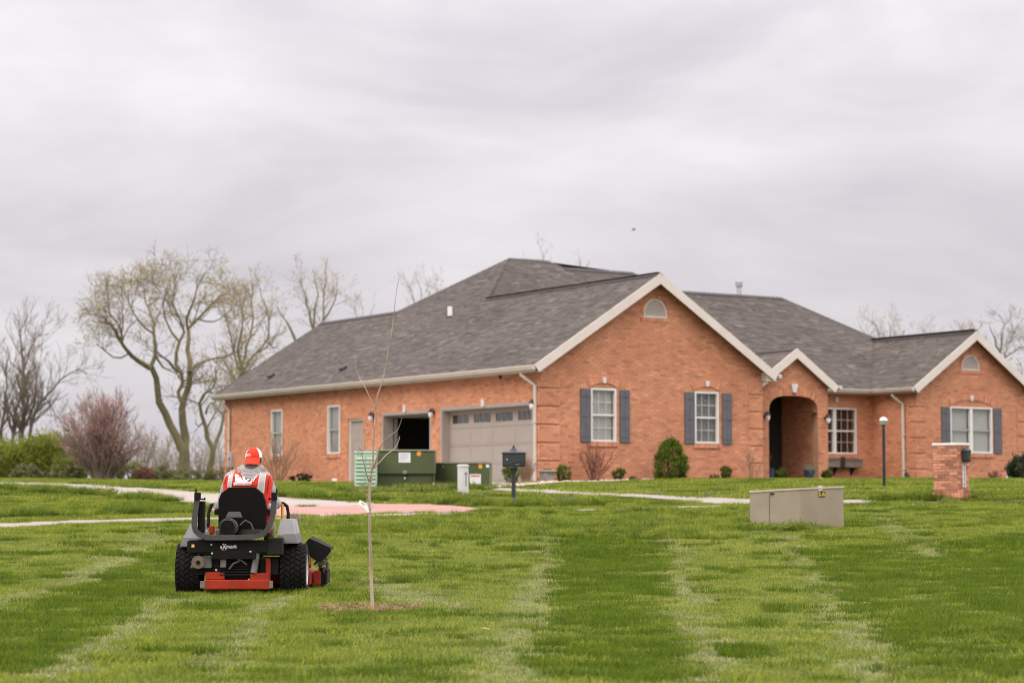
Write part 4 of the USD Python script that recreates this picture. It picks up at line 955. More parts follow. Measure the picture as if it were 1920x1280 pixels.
for n, (px, v, h, lab) in enumerate(((1446, .05, 25, 'tall narrow dark blue planter at the dark side of the porch arch'), (1514.5, .15, 22, 'wide dark blue planter holding a spiky plant by the porch'))):
    u, _ = house_uv(px, 890, 63.5); u = (8.143, 9.62)[n]; p = hw(u, v); k = 1 / px_per_m(p[1]); t = thing('planter', lab, 'planter', (p[0], p[1], ZB + .04), TH, 'blue planters at the porch')
    w = (.085, .16)[n]; H = h * k
    MB().lathe([(w * .82, 0), (w, H * .9), (w * 1.12, H * .92), (w * 1.12, H), (w * .95, H), (w * .93, H * .9)], 4 if n == 0 else 18).build('pot', 'planter_blue', t); MB().lathe([(w * .93, H * .88), (0, H * .9)], 18).build('soil', 'mulch', t)
u, v = -.36, -.9; p = hw(u, v); k = 1 / px_per_m(p[1]); t = thing('stone_pedestal', 'weathered stone pedestal with a pale flat top beside the corner of the front wall', 'pedestal', (p[0], p[1], float(gz(*p))), TH)
MB().rbox((-.15, -.15, -.1), (.15, .15, 21 * k), .02).build('shaft', 'stone_grey', t); MB().rbox((-.19, -.19, 21 * k), (.19, .19, 24.5 * k), .012).build('top', 'concrete', t)
MB().lathe([(0.02, 24.5 * k), (.10, 24.6 * k), (.12, 27 * k), (.05, 29 * k), (0, 29.3 * k)], 10).build('dry_moss', 'straw', t)
# pale edging stones along the planting bed
er = np.random.default_rng(3); edge = [gpt(932, 915.2), gpt(962, 914), gpt(1000, 911), gpt(1045, 907), hw(2.6, -1.45)]
ls = LineString(edge)
# mulch chips and gravel in the bed
def scatter(name, poly, count, protos, seed, label, zoff=.02, smin=.6, smax=1.3, tiltmax=.5):
    r_ = np.random.default_rng(seed); x0, y0, x1, y1 = poly.bounds; P = []
    while sum(len(p) for p in P) < count:
        q = r_.uniform([x0, y0], [x1, y1], (count * 2, 2)); P.append(q[shapely.contains_xy(poly, q[:, 0], q[:, 1])])
    P = np.vstack(P)[:count]; pos = np.column_stack([P, gz(P[:, 0], P[:, 1]) + zoff])
    return instancer(name, pos, r_.integers(0, len(protos), count), r_.uniform(0, 2 * PI, count), r_.uniform(smin, smax, count), protos, label, tilt=r_.uniform(-tiltmax, tiltmax, (count, 2)))
def instancer(name, pos, idx, yaw, scale, protos, label, tilt=None):
    pi = UsdGeom.PointInstancer.Define(stage, numbered('/World', name)); root = str(pi.GetPath()); paths = []
    for mb, m in protos: paths.append(mb.build('tuft' if 'grass' in name else 'piece', m, root, smooth=False).GetPath())
    pi.CreatePrototypesRel().SetTargets(paths)
    pi.CreatePositionsAttr(Vt.Vec3fArray.FromNumpy(np.asarray(pos, np.float32))); pi.CreateProtoIndicesAttr(Vt.IntArray.FromNumpy(np.asarray(idx, np.int32)))
    h = np.asarray(yaw) / 2; qz = np.stack([np.cos(h), 0 * h, 0 * h, np.sin(h)], 1)
    if tilt is not None:
        a, b = tilt[:, 0] / 2, tilt[:, 1] / 2; qx = np.stack([np.cos(a) * np.cos(b), np.sin(a) * np.cos(b), np.cos(a) * np.sin(b), -np.sin(a) * np.sin(b)], 1)
        w1, x1, y1, z1 = qx.T; w2, x2, y2, z2 = qz.T
        qz = np.stack([w1 * w2 - x1 * x2 - y1 * y2 - z1 * z2, w1 * x2 + x1 * w2 + y1 * z2 - z1 * y2, w1 * y2 - x1 * z2 + y1 * w2 + z1 * x2, w1 * z2 + x1 * y2 - y1 * x2 + z1 * w2], 1)
    pi.CreateOrientationsAttr(Vt.QuathArray([Gf.Quath(float(q[0]), float(q[1]), float(q[2]), float(q[3])) for q in qz]))
    s = np.asarray(scale, np.float32); s = np.repeat(s[:, None], 3, 1) if s.ndim == 1 else s
    pi.CreateScalesAttr(Vt.Vec3fArray.FromNumpy(s.astype(np.float32)))
    return tag(pi.GetPrim(), label, None, None, 'stuff')
chips = []
for q in range(4):
    v = np.array([[-.03, -.012, 0], [.03, -.01, 0], [.025, .012, .006], [-.028, .01, .012]]) * [1, 1, 1] + er.normal(0, .004, (4, 3)); m = MB(); m.add(v, [[0, 1, 2], [0, 2, 3], [0, 3, 1], [1, 3, 2]], er.random()); chips.append((m, 'straw' if q % 2 else 'mulch'))
scatter('bark_chips', bed, 2600, chips, 21, 'loose bark chips covering the planting bed', .035)

stones = []
for q in range(5):
    m = trimesh.creation.icosphere(1, 1.0); v = np.array(m.vertices) * [.085, .07, .05]; v += er.normal(0, .006, v.shape); stones.append((MB().add(v, m.faces, er.random()), 'gravel'))
scatter('edging_gravel', ls.buffer(.16), 230, stones, 22, 'pale rounded stones edging the front planting bed', .03, .5, 1.25, .3)
# ------------------------------------------------------------------ zero turn mower, seen from behind (local: x right, y ahead, z up, origin under the rear axle)
MY = 22.6; gm = ground_at(452, 1116.5)
mow = np.array([gm[0], gm[1] + .26, gm[2] - .02]); MY = mow[1]
mk = px_per_m(mow[1] - .3); MX = lambda px: (px - 452) / mk; MZ = lambda py: (1116.5 - py) / mk + .02
t = thing('riding_mower', 'black and red zero turn riding mower with grey fenders seen from behind', 'mower', mow, math.radians(1.5))
def wheel(x, y, r, w, rim_side):
    m = MB(); h = w / 2
    prof = [(r * .52, -h * .8), (r * .60, -h * .95), (r * .80, -h), (r * .92, -h * .93), (r * .97, -h * .74), (r * .985, -h * .4), (r * .99, 0), (r * .985, h * .4), (r * .97, h * .74), (r * .92, h * .93), (r * .80, h), (r * .60, h * .95), (r * .52, h * .8)]
    m.lathe([(a, b) for a, b in prof], 40, (x, y, r), 'x')
    # staggered turf lugs
    rows = [(-.78, .30), (-.36, .34), (0, .30), (.36, .34), (.78, .30)]; n = 30
    for j, (o, ww) in enumerate(rows):
        for i in range(n):
            a = 2 * PI * (i + .5 * (j % 2)) / n; ca, sa = math.cos(a), math.sin(a)
            rr = r * (1.012 if abs(o) < .5 else .985); dx = .012 * (1 if j % 2 else -1)
            x0, x1 = x + (o - ww / 2) * h, x + (o + ww / 2) * h; tw = r * .075
            v = []
            for R_ in (rr - .02, rr + .006):
                for xx, sk in ((x0, -dx), (x1, dx)):
                    for tt in (-tw, tw): v.append([xx, y + R_ * ca - (tt + sk) * sa, r + R_ * sa + (tt + sk) * ca])
            m.add(np.array(v), [[4, 5, 7, 6], [0, 1, 5, 4], [2, 6, 7, 3], [0, 4, 6, 2], [1, 3, 7, 5]])
    wh = m.build('wheel', 'tyre', t)
    s = rim_side
    MB().lathe([(r * .60, h * .90 * s), (r * .56, h * .96 * s), (r * .50, h * .70 * s), (r * .34, h * .55 * s), (r * .12, h * .60 * s), (0, h * .62 * s)], 26, (x, y, r), 'x').build('rim', 'rim_white', wh)
    MB().lathe([(.05, h * .5 * s), (.05, h * .72 * s), (0, h * .75 * s)], 12, (x, y, r), 'x').build('hub', 'mower_black', wh)
wheel(-.565, 0, .275, .26, -1); wheel(.52, 0, .275, .28, 1)
# front casters, mostly hidden
for x in (-.46, .50):
    cw = MB().lathe([(.06, -.07), (.13, -.08), (.16, -.06), (.165, 0), (.16, .06), (.13, .08), (.06, .07)], 20, (x, 1.45, .165), 'x').build('caster_wheel', 'tyre', t)
    MB().box((x - .10, 1.42, .16), (x - .085, 1.50, .42)).box((x + .085, 1.42, .16), (x + .10, 1.50, .42)).box((x - .1, 1.40, .42), (x + .1, 1.52, .44)).build('fork', 'mower_red', cw)
# frame and red rear bumper
MB().box((-.36, -.05, .26), (-.30, 1.5, .36)).build('frame_rail', 'mower_black', t); MB().box((.26, -.05, .26), (.32, 1.5, .36)).build('frame_rail', 'mower_black', t)
by = -.36
bp = MB(); bx = [MX(383), MX(389), MX(500), MX(506)]
bp.rbox((MX(386), by, MZ(1104)), (MX(505), by + .06, MZ(1086)), .012).build('rear_bumper', 'mower_red', t)
MB().rbox((MX(385), by + .03, MZ(1086)), (MX(421), by + .12, MZ(1072)), .01).build('bumper_bracket', 'mower_red', t)
MB().rbox((MX(469), by + .01, MZ(1087.5)), (MX(504), by + .10, MZ(1074)), .008).build('bumper_bracket', 'mower_red', t)
MB().rbox((MX(497), by + .05, MZ(1088)), (MX(506), by + .10, MZ(1047)), .006).build('bumper_upright', 'mower_red', t)
for a, b in ((376, 386), (504, 511)): MB().rbox((MX(a), by + .0, MZ(1102)), (MX(b), by + .05, MZ(1088)), .006).build('bumper_lug', 'mower_tan', t)
# engine guard plate with lettering
plate_ = MB().rbox((MX(355), -.40, MZ(1036)), (MX(500), -.37, MZ(1012)), .008).build('rear_guard', 'mower_black', t)
MB().rbox((MX(500), -.395, MZ(1040)), (MX(529), -.20, MZ(1008)), .012).build('guard_corner', 'mower_black_dusty', t)
MB().rbox((MX(352), -.395, MZ(1034)), (MX(358), -.1, MZ(1014)), .01).build('guard_corner', 'mower_black_dusty', t)
MB().rbox((MX(397), -.405, MZ(1048)), (MX(480), -.385, MZ(1033)), .008).build('guard_lower', 'mower_black', t)
text(plate_, 'e', .030, 'sticker_white', FACE, [MX(415.5), -.4005, MZ(1027.6)], bold=True); text(plate_, 'X', .050, 'sticker_white', FACE, [MX(421.5), -.4005, MZ(1029)], bold=True); text(plate_, 'mark', .034, 'sticker_white', FACE, [MX(435), -.4005, MZ(1027.2)], bold=True, sx=.98)
MB().tube([(MX(415) , -.4015, MZ(1029)), (MX(419), -.4025, MZ(1031.3)), (MX(425), -.4015, MZ(1030.3))], [.002, .005, .002], 5).build('red_swoosh', 'sticker_red', plate_)
MB().box((MX(360.5), -.404, MZ(1026.3)), (MX(366), -.4005, MZ(1020.3))).build('orange_label', 'sticker_orange', plate_)
MB().box((MX(362), -.406, MZ(1024.5)), (MX(364.6), -.4042, MZ(1022))).build('label_print', 'sticker_white', plate_)
for px, py, y in ((397.5, 1021, -.403), (399, 1037, -.408), (470, 1034, -.408), (420, 1020.5, -.403), (406, 1068, -.36), (410, 1086.5, -.31), (466, 1086, -.31), (447, 1049, -.33)):
    MB().lathe([(.0, -.012), (.010, -.008), (.012, 0)], 8, (MX(px), y, MZ(py)), 'y').build('bolt', 'metal_galv', t)
# engine block, muffler, pump, belt guard in the dark under the guard
MB().rbox((MX(396), -.30, MZ(1086)), (MX(484), .25, MZ(1036)), .02).build('engine_block', 'mower_black', t)
eb = MB()
for i in range(7): eb.rbox((MX(412), -.335, MZ(1078 - i * 5)), (MX(470), -.30, MZ(1075.5 - i * 5)), .004)
eb.build('cooling_fins', 'mower_black_dusty', t, kind='stuff')
MB().rbox((MX(413), -.36, MZ(1064)), (MX(424), -.31, MZ(1042)), .012).build('oil_filter', 'steel', t)
MB().tube([(MX(430), -.35, MZ(1066)), (MX(438), -.37, MZ(1056)), (MX(452), -.36, MZ(1050)), (MX(462), -.34, MZ(1058))], .010, 8).build('hose', 'mower_darkgrey', t)
MB().tube([(MX(475), -.34, MZ(1073)), (MX(481), -.34, MZ(1037))], .034, 16).build('muffler', 'steel', t, smooth=30)
MB().rbox((MX(370), -.33, MZ(1064)), (MX(397), -.22, MZ(1043)), .012).build('pump_housing', 'mower_tan', t)
ph = MB().lathe([(.0, -.03), (.062, -.028), (.07, 0)], 22, (MX(372), -.33, MZ(1054)), 'y').build('pump_pulley', 'mower_tan', t)
MB().lathe([(.0, -.02), (.02, -.02), (.022, 0)], 12, (MX(372), -.355, MZ(1053.5)), 'y').build('pulley_hub', 'mower_black', ph)
MB().add(np.array([(MX(357), -.34, MZ(1064)), (MX(396), -.34, MZ(1064)), (MX(394), -.34, MZ(1042)), (MX(364), -.34, MZ(1042)), (MX(357), -.31, MZ(1064)), (MX(396), -.31, MZ(1064)), (MX(394), -.31, MZ(1042)), (MX(364), -.31, MZ(1042))]), [[0, 1, 2, 3], [4, 7, 6, 5], [0, 4, 5, 1], [3, 2, 6, 7], [0, 3, 7, 4], [1, 5, 6, 2]]).build('belt_cover', 'mower_darkgrey', t)
MB().rbox((MX(360), -.28, MZ(1078)), (MX(400), .2, MZ(1064)), .01).build('hydro_axle', 'mower_black', t); MB().rbox((MX(484), -.28, MZ(1078)), (MX(520), .2, MZ(1046)), .01).build('hydro_axle', 'mower_black', t)
MB().rbox((-.50, -.18, .43), (.44, .9, .50), .01).build('engine_deck', 'mower_black', t)
# engine top: air cleaner canister, cap, blower housing
MB().tube([(MX(424), -.22, MZ(989)), (MX(424), .02, MZ(989))], .088, 24).build('air_cleaner', 'mower_black', t, smooth=30)
ac = MB()
for y, r_ in ((-.222, .080), (-.19, .093), (-.12, .093), (-.05, .093)): ac.lathe([(r_ - .004, -.006), (r_, 0), (r_ - .004, .006)], 24, (MX(424), y, MZ(989)), 'y')
ac.build('canister_rib', 'mower_darkgrey', t, kind='stuff')
MB().lathe([(.16, .70), (.155, .73), (.11, .765), (0, .77)], 24, (MX(466), .0, MZ(1005) - .70), 'z').build('blower_cover', 'mower_black_dusty', t, smooth=True)
v, f = extr(Polygon([(-.085, 0), (.085, 0), (.058, .058), (-.052, .058)]), 0, .07); MB().add(v @ FACE.T + [MX(433), -.05, MZ(970.5)], f).build('canister_cap', 'mower_darkgrey', t)
MB().tube([(MX(445), -.1, MZ(985)), (MX(455), -.12, MZ(976)), (MX(465), -.1, MZ(982)), (MX(470), -.08, MZ(995))], .008, 6).build('engine_hose', 'mower_darkgrey', t)
MB().rbox((MX(400), -.2, MZ(1006)), (MX(411), -.05, MZ(992)), .02).build('oil_cap_housing', 'mower_darkgrey', t)
MB().lathe([(0, -.02), (.022, -.018), (.024, 0)], 10, (MX(383.5), -.20, MZ(997.5)), 'y').build('fuel_valve', 'metal_galv', t)
MB().rbox((MX(385), -.10, MZ(1004)), (MX(397), .0, MZ(986)), .02, R=rotm([0, 1, 0], -12)).build('spring_cover', 'mower_red', t) if False else MB().rbox((MX(386), -.10, MZ(1003)), (MX(396), .0, MZ(985)), .02).build('spring_cover', 'mower_red', t)
# roll bar, folded to its lower loop
pts = [(371, 934), (369, 952), (366.5, 972), (366, 985), (368.5, 995), (376, 1002.5), (388, 1006.5), (402, 1007.8), (440, 1007.3), (478, 1006), (490, 1003), (500, 995), (507, 983), (511, 968), (513, 950), (513.5, 934)]
P = np.array([[MX(a), -.42, MZ(b)] for a, b in pts]); P = np.array([np.array([np.interp(u, np.arange(len(P)), P[:, c_]) for c_ in range(3)]) for u in np.linspace(0, len(P) - 1, 46)])
def ribbon_bar(P, w, y0, y1):
    d = np.gradient(P, axis=0); d /= np.linalg.norm(d, axis=1, keepdims=True); n = np.column_stack([-d[:, 2], 0 * d[:, 0], d[:, 0]])
    q = []
    for o, yy in ((-w, y0), (w, y0), (w, y1), (-w, y1)): z_ = P + n * o; z_[:, 1] = yy; q.append(z_)
    v = np.stack(q, 1).reshape(-1, 3); k_ = np.arange(len(P) - 1); f = []
    for a in range(4): f += [[i * 4 + a, i * 4 + (a + 1) % 4, (i + 1) * 4 + (a + 1) % 4, (i + 1) * 4 + a] for i in k_]
    f += [[0, 1, 2, 3], [(len(P) - 1) * 4 + i for i in (3, 2, 1, 0)]]
    return MB().add(v, f)
ribbon_bar(P, .026, -.46, -.40).build('roll_bar', 'rops_steel', t)
for sx, a, b in ((-1, 366, 377), (1, 508.5, 519)):
    br = MB().rbox((MX(a), -.475, MZ(938)), (MX(b), -.385, MZ(924)), .006).build('roll_bar_hinge', 'mower_black', t)
    MB().tube([(MX((a + b) / 2 - 3 * (1 if sx < 0 else -1.4)), -.43, MZ(925)), (MX((a + b) / 2 - 3 * (1 if sx < 0 else -1.4)), -.43, MZ(917.5))], .010, 6).build('hinge_pin', 'mower_black', br)
    MB().tube([(MX(b if sx < 0 else a), -.44, MZ(936.5)), (MX(b + 8 if sx < 0 else a - 4), -.44, MZ(936.5))], .008, 6).tube([(MX(b + 8 if sx < 0 else a - 4), -.44, MZ(933.5)), (MX(b + 8 if sx < 0 else a - 4), -.44, MZ(938.5))], .009, 6).build('lock_pin', 'mower_black', br)
MB().rbox((MX(372), -.41, MZ(1000)), (MX(384), -.30, MZ(940)), .01).build('roll_bar_gusset', 'mower_black', t)
# seat, arm rests
sp = [(-.232, .0), (-.232, .30), (-.205, .37), (-.13, .425), (.13, .43), (.205, .37), (.236, .29), (.240, .0), (.20, -.04), (-.20, -.04)]
v, f = extr(Polygon(sp).buffer(.012, join_style=1), 0, .12); sv = v @ FACE.T; zs0 = MZ(994)
sv[:, 1] = -sv[:, 1] - .02; sv[:, 1] += (sv[:, 2]) * .10 * -1
seat = MB().add(sv + [MX(445), .10, zs0], f).build('seat_back', 'seat_vinyl', t)
v, f = extr(Polygon(sp).buffer(-.035), 0, .05); sv = v @ FACE.T; sv[:, 1] = -sv[:, 1] + .04; sv[:, 1] += -(sv[:, 2]) * .10
MB().add(sv + [MX(445), .05, zs0], f).build('seat_pan_shell', 'mower_black_dusty', seat)
MB().rbox((MX(445) - .24, .15, zs0 - .04), (MX(445) + .24, .62, zs0 + .10), .05).build('seat_cushion', 'seat_vinyl', t)
for a, b, z0, z1 in ((391.5, 404, 957, 940), (493, 508, 957.5, 944)):
    ar = MB().rbox((MX(a), .05, MZ(z0)), (MX(b), .50, MZ(z1)), .03).build('arm_rest', 'mower_grey', t)
    MB().rbox((MX(a + 1), .07, MZ(966)), (MX(b - 2), .40, MZ(z0 - 1)), .01).build('arm_rest_base', 'mower_black', ar)
# grey fenders
def fender(xa, xb, xc, xd, z0, z1, y0, y1, m, name):
    # trapezoid: xa..xb at the bottom, xc..xd at the top
    v = np.array([(xa, y0, z0), (xb, y0, z0), (xd, y0 + .05, z1), (xc, y0 + .05, z1), (xa, y1, z0), (xb, y1, z0), (xd, y1, z1), (xc, y1, z1)])
    h_ = trimesh.convex.convex_hull(np.vstack([v + d for d in np.array(list(np.ndindex(2, 2, 2))) * .016 - .008])); return MB().tm(h_).build(name, m, t, smooth=35)
fender(MX(517), MX(547), MX(523), MX(541), MZ(1003), MZ(976), -.15, .62, 'mower_grey', 'fender')
fender(MX(527), MX(553), MX(531), MX(549), MZ(1018), MZ(1003), -.22, .55, 'mower_darkgrey', 'fender_skirt')
fender(MX(341), MX(370), MX(353), MX(368), MZ(1010), MZ(984), -.15, .62, 'mower_grey', 'fender')
fender(MX(337), MX(366), MX(342), MX(366), MZ(1024), MZ(1010), -.22, .55, 'mower_darkgrey', 'fender_skirt')
# control levers
for a, m_ in ((521, 'mower_black'), (-1, None)):
    if m_: MB().tube([(MX(525), .55, MZ(990)), (MX(526), .60, MZ(965)), (MX(523), .62, MZ(950)), (MX(516), .62, MZ(945)), (MX(506), .62, MZ(944))], .019, 8).build('control_lever', m_, t)
MB().tube([(MX(516), .5, MZ(978)), (MX(515.5), .5, MZ(946))], .016, 6).build('orange_strut', 'sticker_orange', t)
MB().tube([(MX(372), .55, MZ(990)), (MX(371), .60, MZ(965)), (MX(376), .62, MZ(948)), (MX(386), .62, MZ(945))], .019, 8).build('control_lever', 'mower_black', t)
MB().lathe([(.0, .06), (.05, .05), (.07, .0), (.07, -.06)], 14, (MX(533), .9, MZ(975)), 'z').build('fuel_cap', 'mower_tan', t)
# cutting deck and the rubber discharge chute on the right
dk = MB().rbox((MX(395) - .05, .35, .10), (MX(574), 1.25, .26), .03).build('cutting_deck', 'mower_red', t)
MB().rbox((MX(579), .42, MZ(1101)), (MX(591), .80, MZ(1074)), .008).build('deck_side', 'mower_red', dk)
MB().rbox((MX(590), .45, MZ(1105)), (MX(597), .95, MZ(1068)), .01).build('deck_skirt', 'mower_black', dk)
MB().rbox((MX(598), .45, MZ(1100)), (MX(604), .95, MZ(1072)), .01).build('deck_skirt', 'mower_black_dusty', dk)
ch = np.array([(563, 1021), (570, 1012.5), (609, 1030), (610.5, 1036), (597, 1052), (588, 1056), (572, 1046)])
v, f = extr(Polygon([(MX(a), MZ(b)) for a, b in ch]).buffer(.006), 0, .035); vv = v @ FACE.T + [0, .40, 0]
MB().add(vv, f).build('discharge_chute', 'mower_black', t)
tp = np.array([(570, 1012), (610, 1030)]); a, b = tp
v = np.array([(MX(a[0]), .40, MZ(a[1])), (MX(b[0]), .40, MZ(b[1])), (MX(b[0]) , .95, MZ(b[1]) + .0), (MX(a[0]), .95, MZ(a[1]) + .02)]); v2 = v - [0, 0, .025]
MB().add(np.vstack([v, v2]), [[0, 1, 2, 3], [4, 7, 6, 5], [0, 4, 5, 1], [1, 5, 6, 2], [2, 6, 7, 3], [3, 7, 4, 0]]).build('chute_top', 'mower_black_dusty', t)
MB().tube([(MX(578), .45, MZ(1062)), (MX(590), .45, MZ(1052)), (MX(602), .47, MZ(1050)), (MX(604), .5, MZ(1070))], .016, 6).tube([(MX(590), .45, MZ(1052)), (MX(588), .5, MZ(1078))], .014, 6).tube([(MX(596), .45, MZ(1048)), (MX(592), .46, MZ(1064)), (MX(600), .47, MZ(1082))], .012, 6).build('chute_bracket', 'mower_tan', t)
MB().tube([(MX(585), .42, MZ(1062)), (MX(606), .42, MZ(1056))], .02, 8).build('chute_hinge', 'steel', t)
MB().rbox((MX(328) - .04, .25, .06), (MX(334), .5, .16), .02).build('anti_scalp_roller', 'mower_red', t)
MB().rbox((-.25, .62, .50), (.25, 1.35, .53), .01).build('foot_plate', 'mower_black', t)
# ------------------------------------------------------------------ the driver, seated, seen from the back
PB = np.array([.02, .36, .60]); _r = rotm([0, 0, 1], 1.5)
per = thing('person', 'person in red hi-vis vest, grey hoodie and red and white cap driving the mower', 'person', mow + _r @ PB, math.radians(1.5))
def chain(*bones, edge=.012, smooth=10):
    """bones: lists of (x, y, z, r): hulls of spheres, joined and smoothed; coordinates of the mower"""
    out = manifold3d.Manifold()
    for bn in bones:
        S = [manifold3d.Manifold.sphere(r, 20).translate((x, y, z)) for x, y, z, r in bn]
        for a, b in zip(S[:-1], S[1:]): out = out + manifold3d.Manifold.batch_hull([a, b])
    out = out.refine_to_length(edge) if edge else out
    m = out.to_mesh(); tmh = trimesh.Trimesh(m.vert_properties[:, :3], m.tri_verts, process=True)
    if smooth: trimesh.smoothing.filter_taubin(tmh, .5, .53, smooth)
    return tmh
def put(m, name, mt, parent, sm=True): return MB().add(np.asarray(m.vertices) - PB, m.faces).build(name, mt, parent, smooth=sm)
HX = .055                                                    # the head leans a little to the right
sh, el, wr = [.180, .335, 1.235], [.268, .375, .985], [.285, .60, .965]
def limb(s, scale=1.0, add=0.0):
    S = np.array([s, 1, 1]); q = lambda p, r: (*(np.array(p) * S), r * scale + add)
    return [[q(sh, .052), q((.232, .350, 1.10), .047), q(el, .043), q((.285, .48, .965), .038), q(wr, .028)]]
def hand(s):
    S = np.array([s, 1, 1]); q = lambda x, y, z, r: (*(np.array([x, y, z]) * S), r)
    B = [[q(.285, .60, .965, .026), q(.29, .645, .965, .033), q(.29, .675, .965, .030)]]
    for i, (dz, L) in enumerate(((.028, .8), (.010, 1.0), (-.009, .95), (-.026, .78))):
        B.append([q(.288, .665, .965 + dz, .0095), q(.300, .665 + .040 * L, .965 + dz, .009), q(.282, .665 + .052 * L, .963 + dz, .0085), q(.258, .665 + .035 * L, .962 + dz, .008)])
    B.append([q(.285, .63, .985, .011), q(.265, .655, 1.0, .010), q(.248, .675, .992, .009)])
    return B
def legs(add=0.0):
    B = []
    for s in (-1, 1): B.append([(s * .10, .36, .70, .088 + add), (s * .17, .74, .74, .070 + add), (s * .175, .80, .70, .056 + add), (s * .17, .93, .64, .050 + add)])
    return B
def feet():
    return [[(s * .17, .92, .62, .040), (s * .17, .96, .575, .042), (s * .175, 1.10, .575, .036)] for s in (-1, 1)]
torso_b = [[(0, .34, .70, .125), (0, .32, .95, .115), (0, .31, 1.12, .118), (HX * .5, .32, 1.24, .09), (HX * .8, .335, 1.33, .052), (HX, .345, 1.40, .055)], [(-.17, .31, 1.22, .055), (.17, .31, 1.22, .055)]]
head_b = [[(HX, .345, 1.455, .078), (HX + .005, .375, 1.45, .076)], [(HX, .36, 1.485, .074), (HX, .36, 1.44, .07)], [(HX, .41, 1.40, .048), (HX, .43, 1.375, .028)], [(HX, .445, 1.435, .016), (HX, .462, 1.42, .012)],
          [(HX + .078, .36, 1.445, .014), (HX + .081, .352, 1.425, .013)], [(HX - .078, .36, 1.445, .014), (HX - .081, .352, 1.425, .013)]]
body = put(chain(*torso_b, *head_b, *limb(1), *limb(-1), *hand(1), *hand(-1), *legs(), *feet(), edge=.010, smooth=8), 'body', 'skin', per)
# torso as a surface y_back(x, z), so that print and tape follow the cloth
_tz = np.array([.60, .72, .85, .98, 1.10, 1.18, 1.235, 1.275, 1.305, 1.33])
_ta = np.array([.185, .190, .185, .190, .203, .208, .200, .168, .118, .075]); _tb = np.array([.13, .135, .13, .13, .132, .128, .112, .092, .075, .060]); _tc = np.array([.34, .335, .325, .315, .31, .31, .313, .318, .325, .33])
fa, fb_, fc = (PchipInterpolator(_tz, q) for q in (_ta, _tb, _tc)); NEX = 3.0
def shell(z0, z1, grow, n=56, m=26, a0=0, a1=2 * PI, wr_=0.004, seed=0, gx=0.0):
    th = np.linspace(a0, a1, n); zz_ = np.linspace(z0, z1, m); T, Z_ = np.meshgrid(th, zz_)
    a, b, c_ = fa(Z_) + grow + gx * (1 - sstep(Z_, 1.235, 1.30)), fb_(Z_) + grow, fc(Z_)
    x = a * np.sign(np.cos(T)) * np.abs(np.cos(T)) ** (2 / NEX); y = c_ + b * np.sign(np.sin(T)) * np.abs(np.sin(T)) ** (2 / NEX)
    w = (meshkit.fbm(np.stack([x * 14, y * 14, Z_ * 22 + seed], -1), 3, seed) - .5) * 2 * wr_
    x = x * (1 + w / .2); y = y + np.sign(y - c_) * w
    i, j = np.meshgrid(np.arange(m - 1), np.arange(n - 1), indexing='ij'); k_ = i * n + j
    return np.stack([x + HX * .15 * sstep(Z_, 1.1, 1.33), y, Z_], -1).reshape(-1, 3), np.stack([k_, k_ + 1, k_ + n + 1, k_ + n], -1).reshape(-1, 4)
yb = lambda x, z, g: fc(z) - (fb_(z) + g) * np.clip(1 - np.abs((x - HX * .15 * sstep(z, 1.1, 1.33)) / (fa(z) + g + (.030 * (1 - sstep(z, 1.235, 1.30)) if g >= .024 else 0))) ** NEX, 0, 1) ** (1 / NEX)
v, f = shell(.62, 1.325, .006, seed=3); hd = MB().add(v - PB, f)
for s in (1, -1): m = chain(*limb(s, 1.0, .018), edge=.012, smooth=10); vv = np.array(m.vertices); vv += np.asarray(m.vertex_normals) * ((meshkit.fbm(vv * 26, 3, 4) - .5) * .018)[:, None]; hd.add(vv - PB, m.faces)
hood_ = hd.build('hoodie', 'hoodie_grey', body, smooth=True)
hb = []
U = lambda x, z, yo: (x, yb(np.array(x), np.array(min(z, 1.30)), .02) - yo, z)
for w, top, low, r0, r1, yo in ((.128, 1.335, 1.235, .018, .024, .010), (.104, 1.345, 1.268, .022, .028, .018), (.080, 1.35, 1.298, .025, .028, .022)):
    P = []
    for u in np.linspace(-1, 1, 11):
        x = HX * .55 + w * np.sign(u) * abs(u) ** .8; z = low + (top - low) * abs(u) ** 2.2; y = float(yb(np.array(x * .9), np.array(min(z, 1.29)), .0)) - yo + .05 * abs(u) ** 3
        P.append((x, y, z, r0 + (r1 - r0) * (1 - abs(u))))
    hb.append(P)
hb += [[(HX - .07, .30, 1.335, .045), (HX, .285, 1.35, .045), (HX + .07, .30, 1.335, .045)], [(HX - .06, .29, 1.335, .028), (HX + .0, .225, 1.29, .022), (HX + .015, .205, 1.275, .017)], [(HX + .075, .29, 1.335, .028), (HX + .035, .23, 1.30, .020), (HX + .01, .21, 1.28, .017)]]
m = chain(*hb, edge=.009, smooth=4); vv = np.array(m.vertices); vv += np.asarray(m.vertex_normals) * ((meshkit.fbm(vv * 30, 3, 9) - .5) * .014)[:, None]
MB().add(vv - PB, m.faces).build('hood', 'hoodie_grey', hood_, smooth=True)
tr = chain(*legs(.014), [(-.1, .36, .70, .10), (.1, .36, .70, .10)], edge=.014, smooth=8); put(tr, 'trousers', 'trousers', body)
put(chain(*[[(*p[:3], p[3] + .012) for p in b] for b in feet()], edge=.012, smooth=5), 'boots', 'mower_black', body)
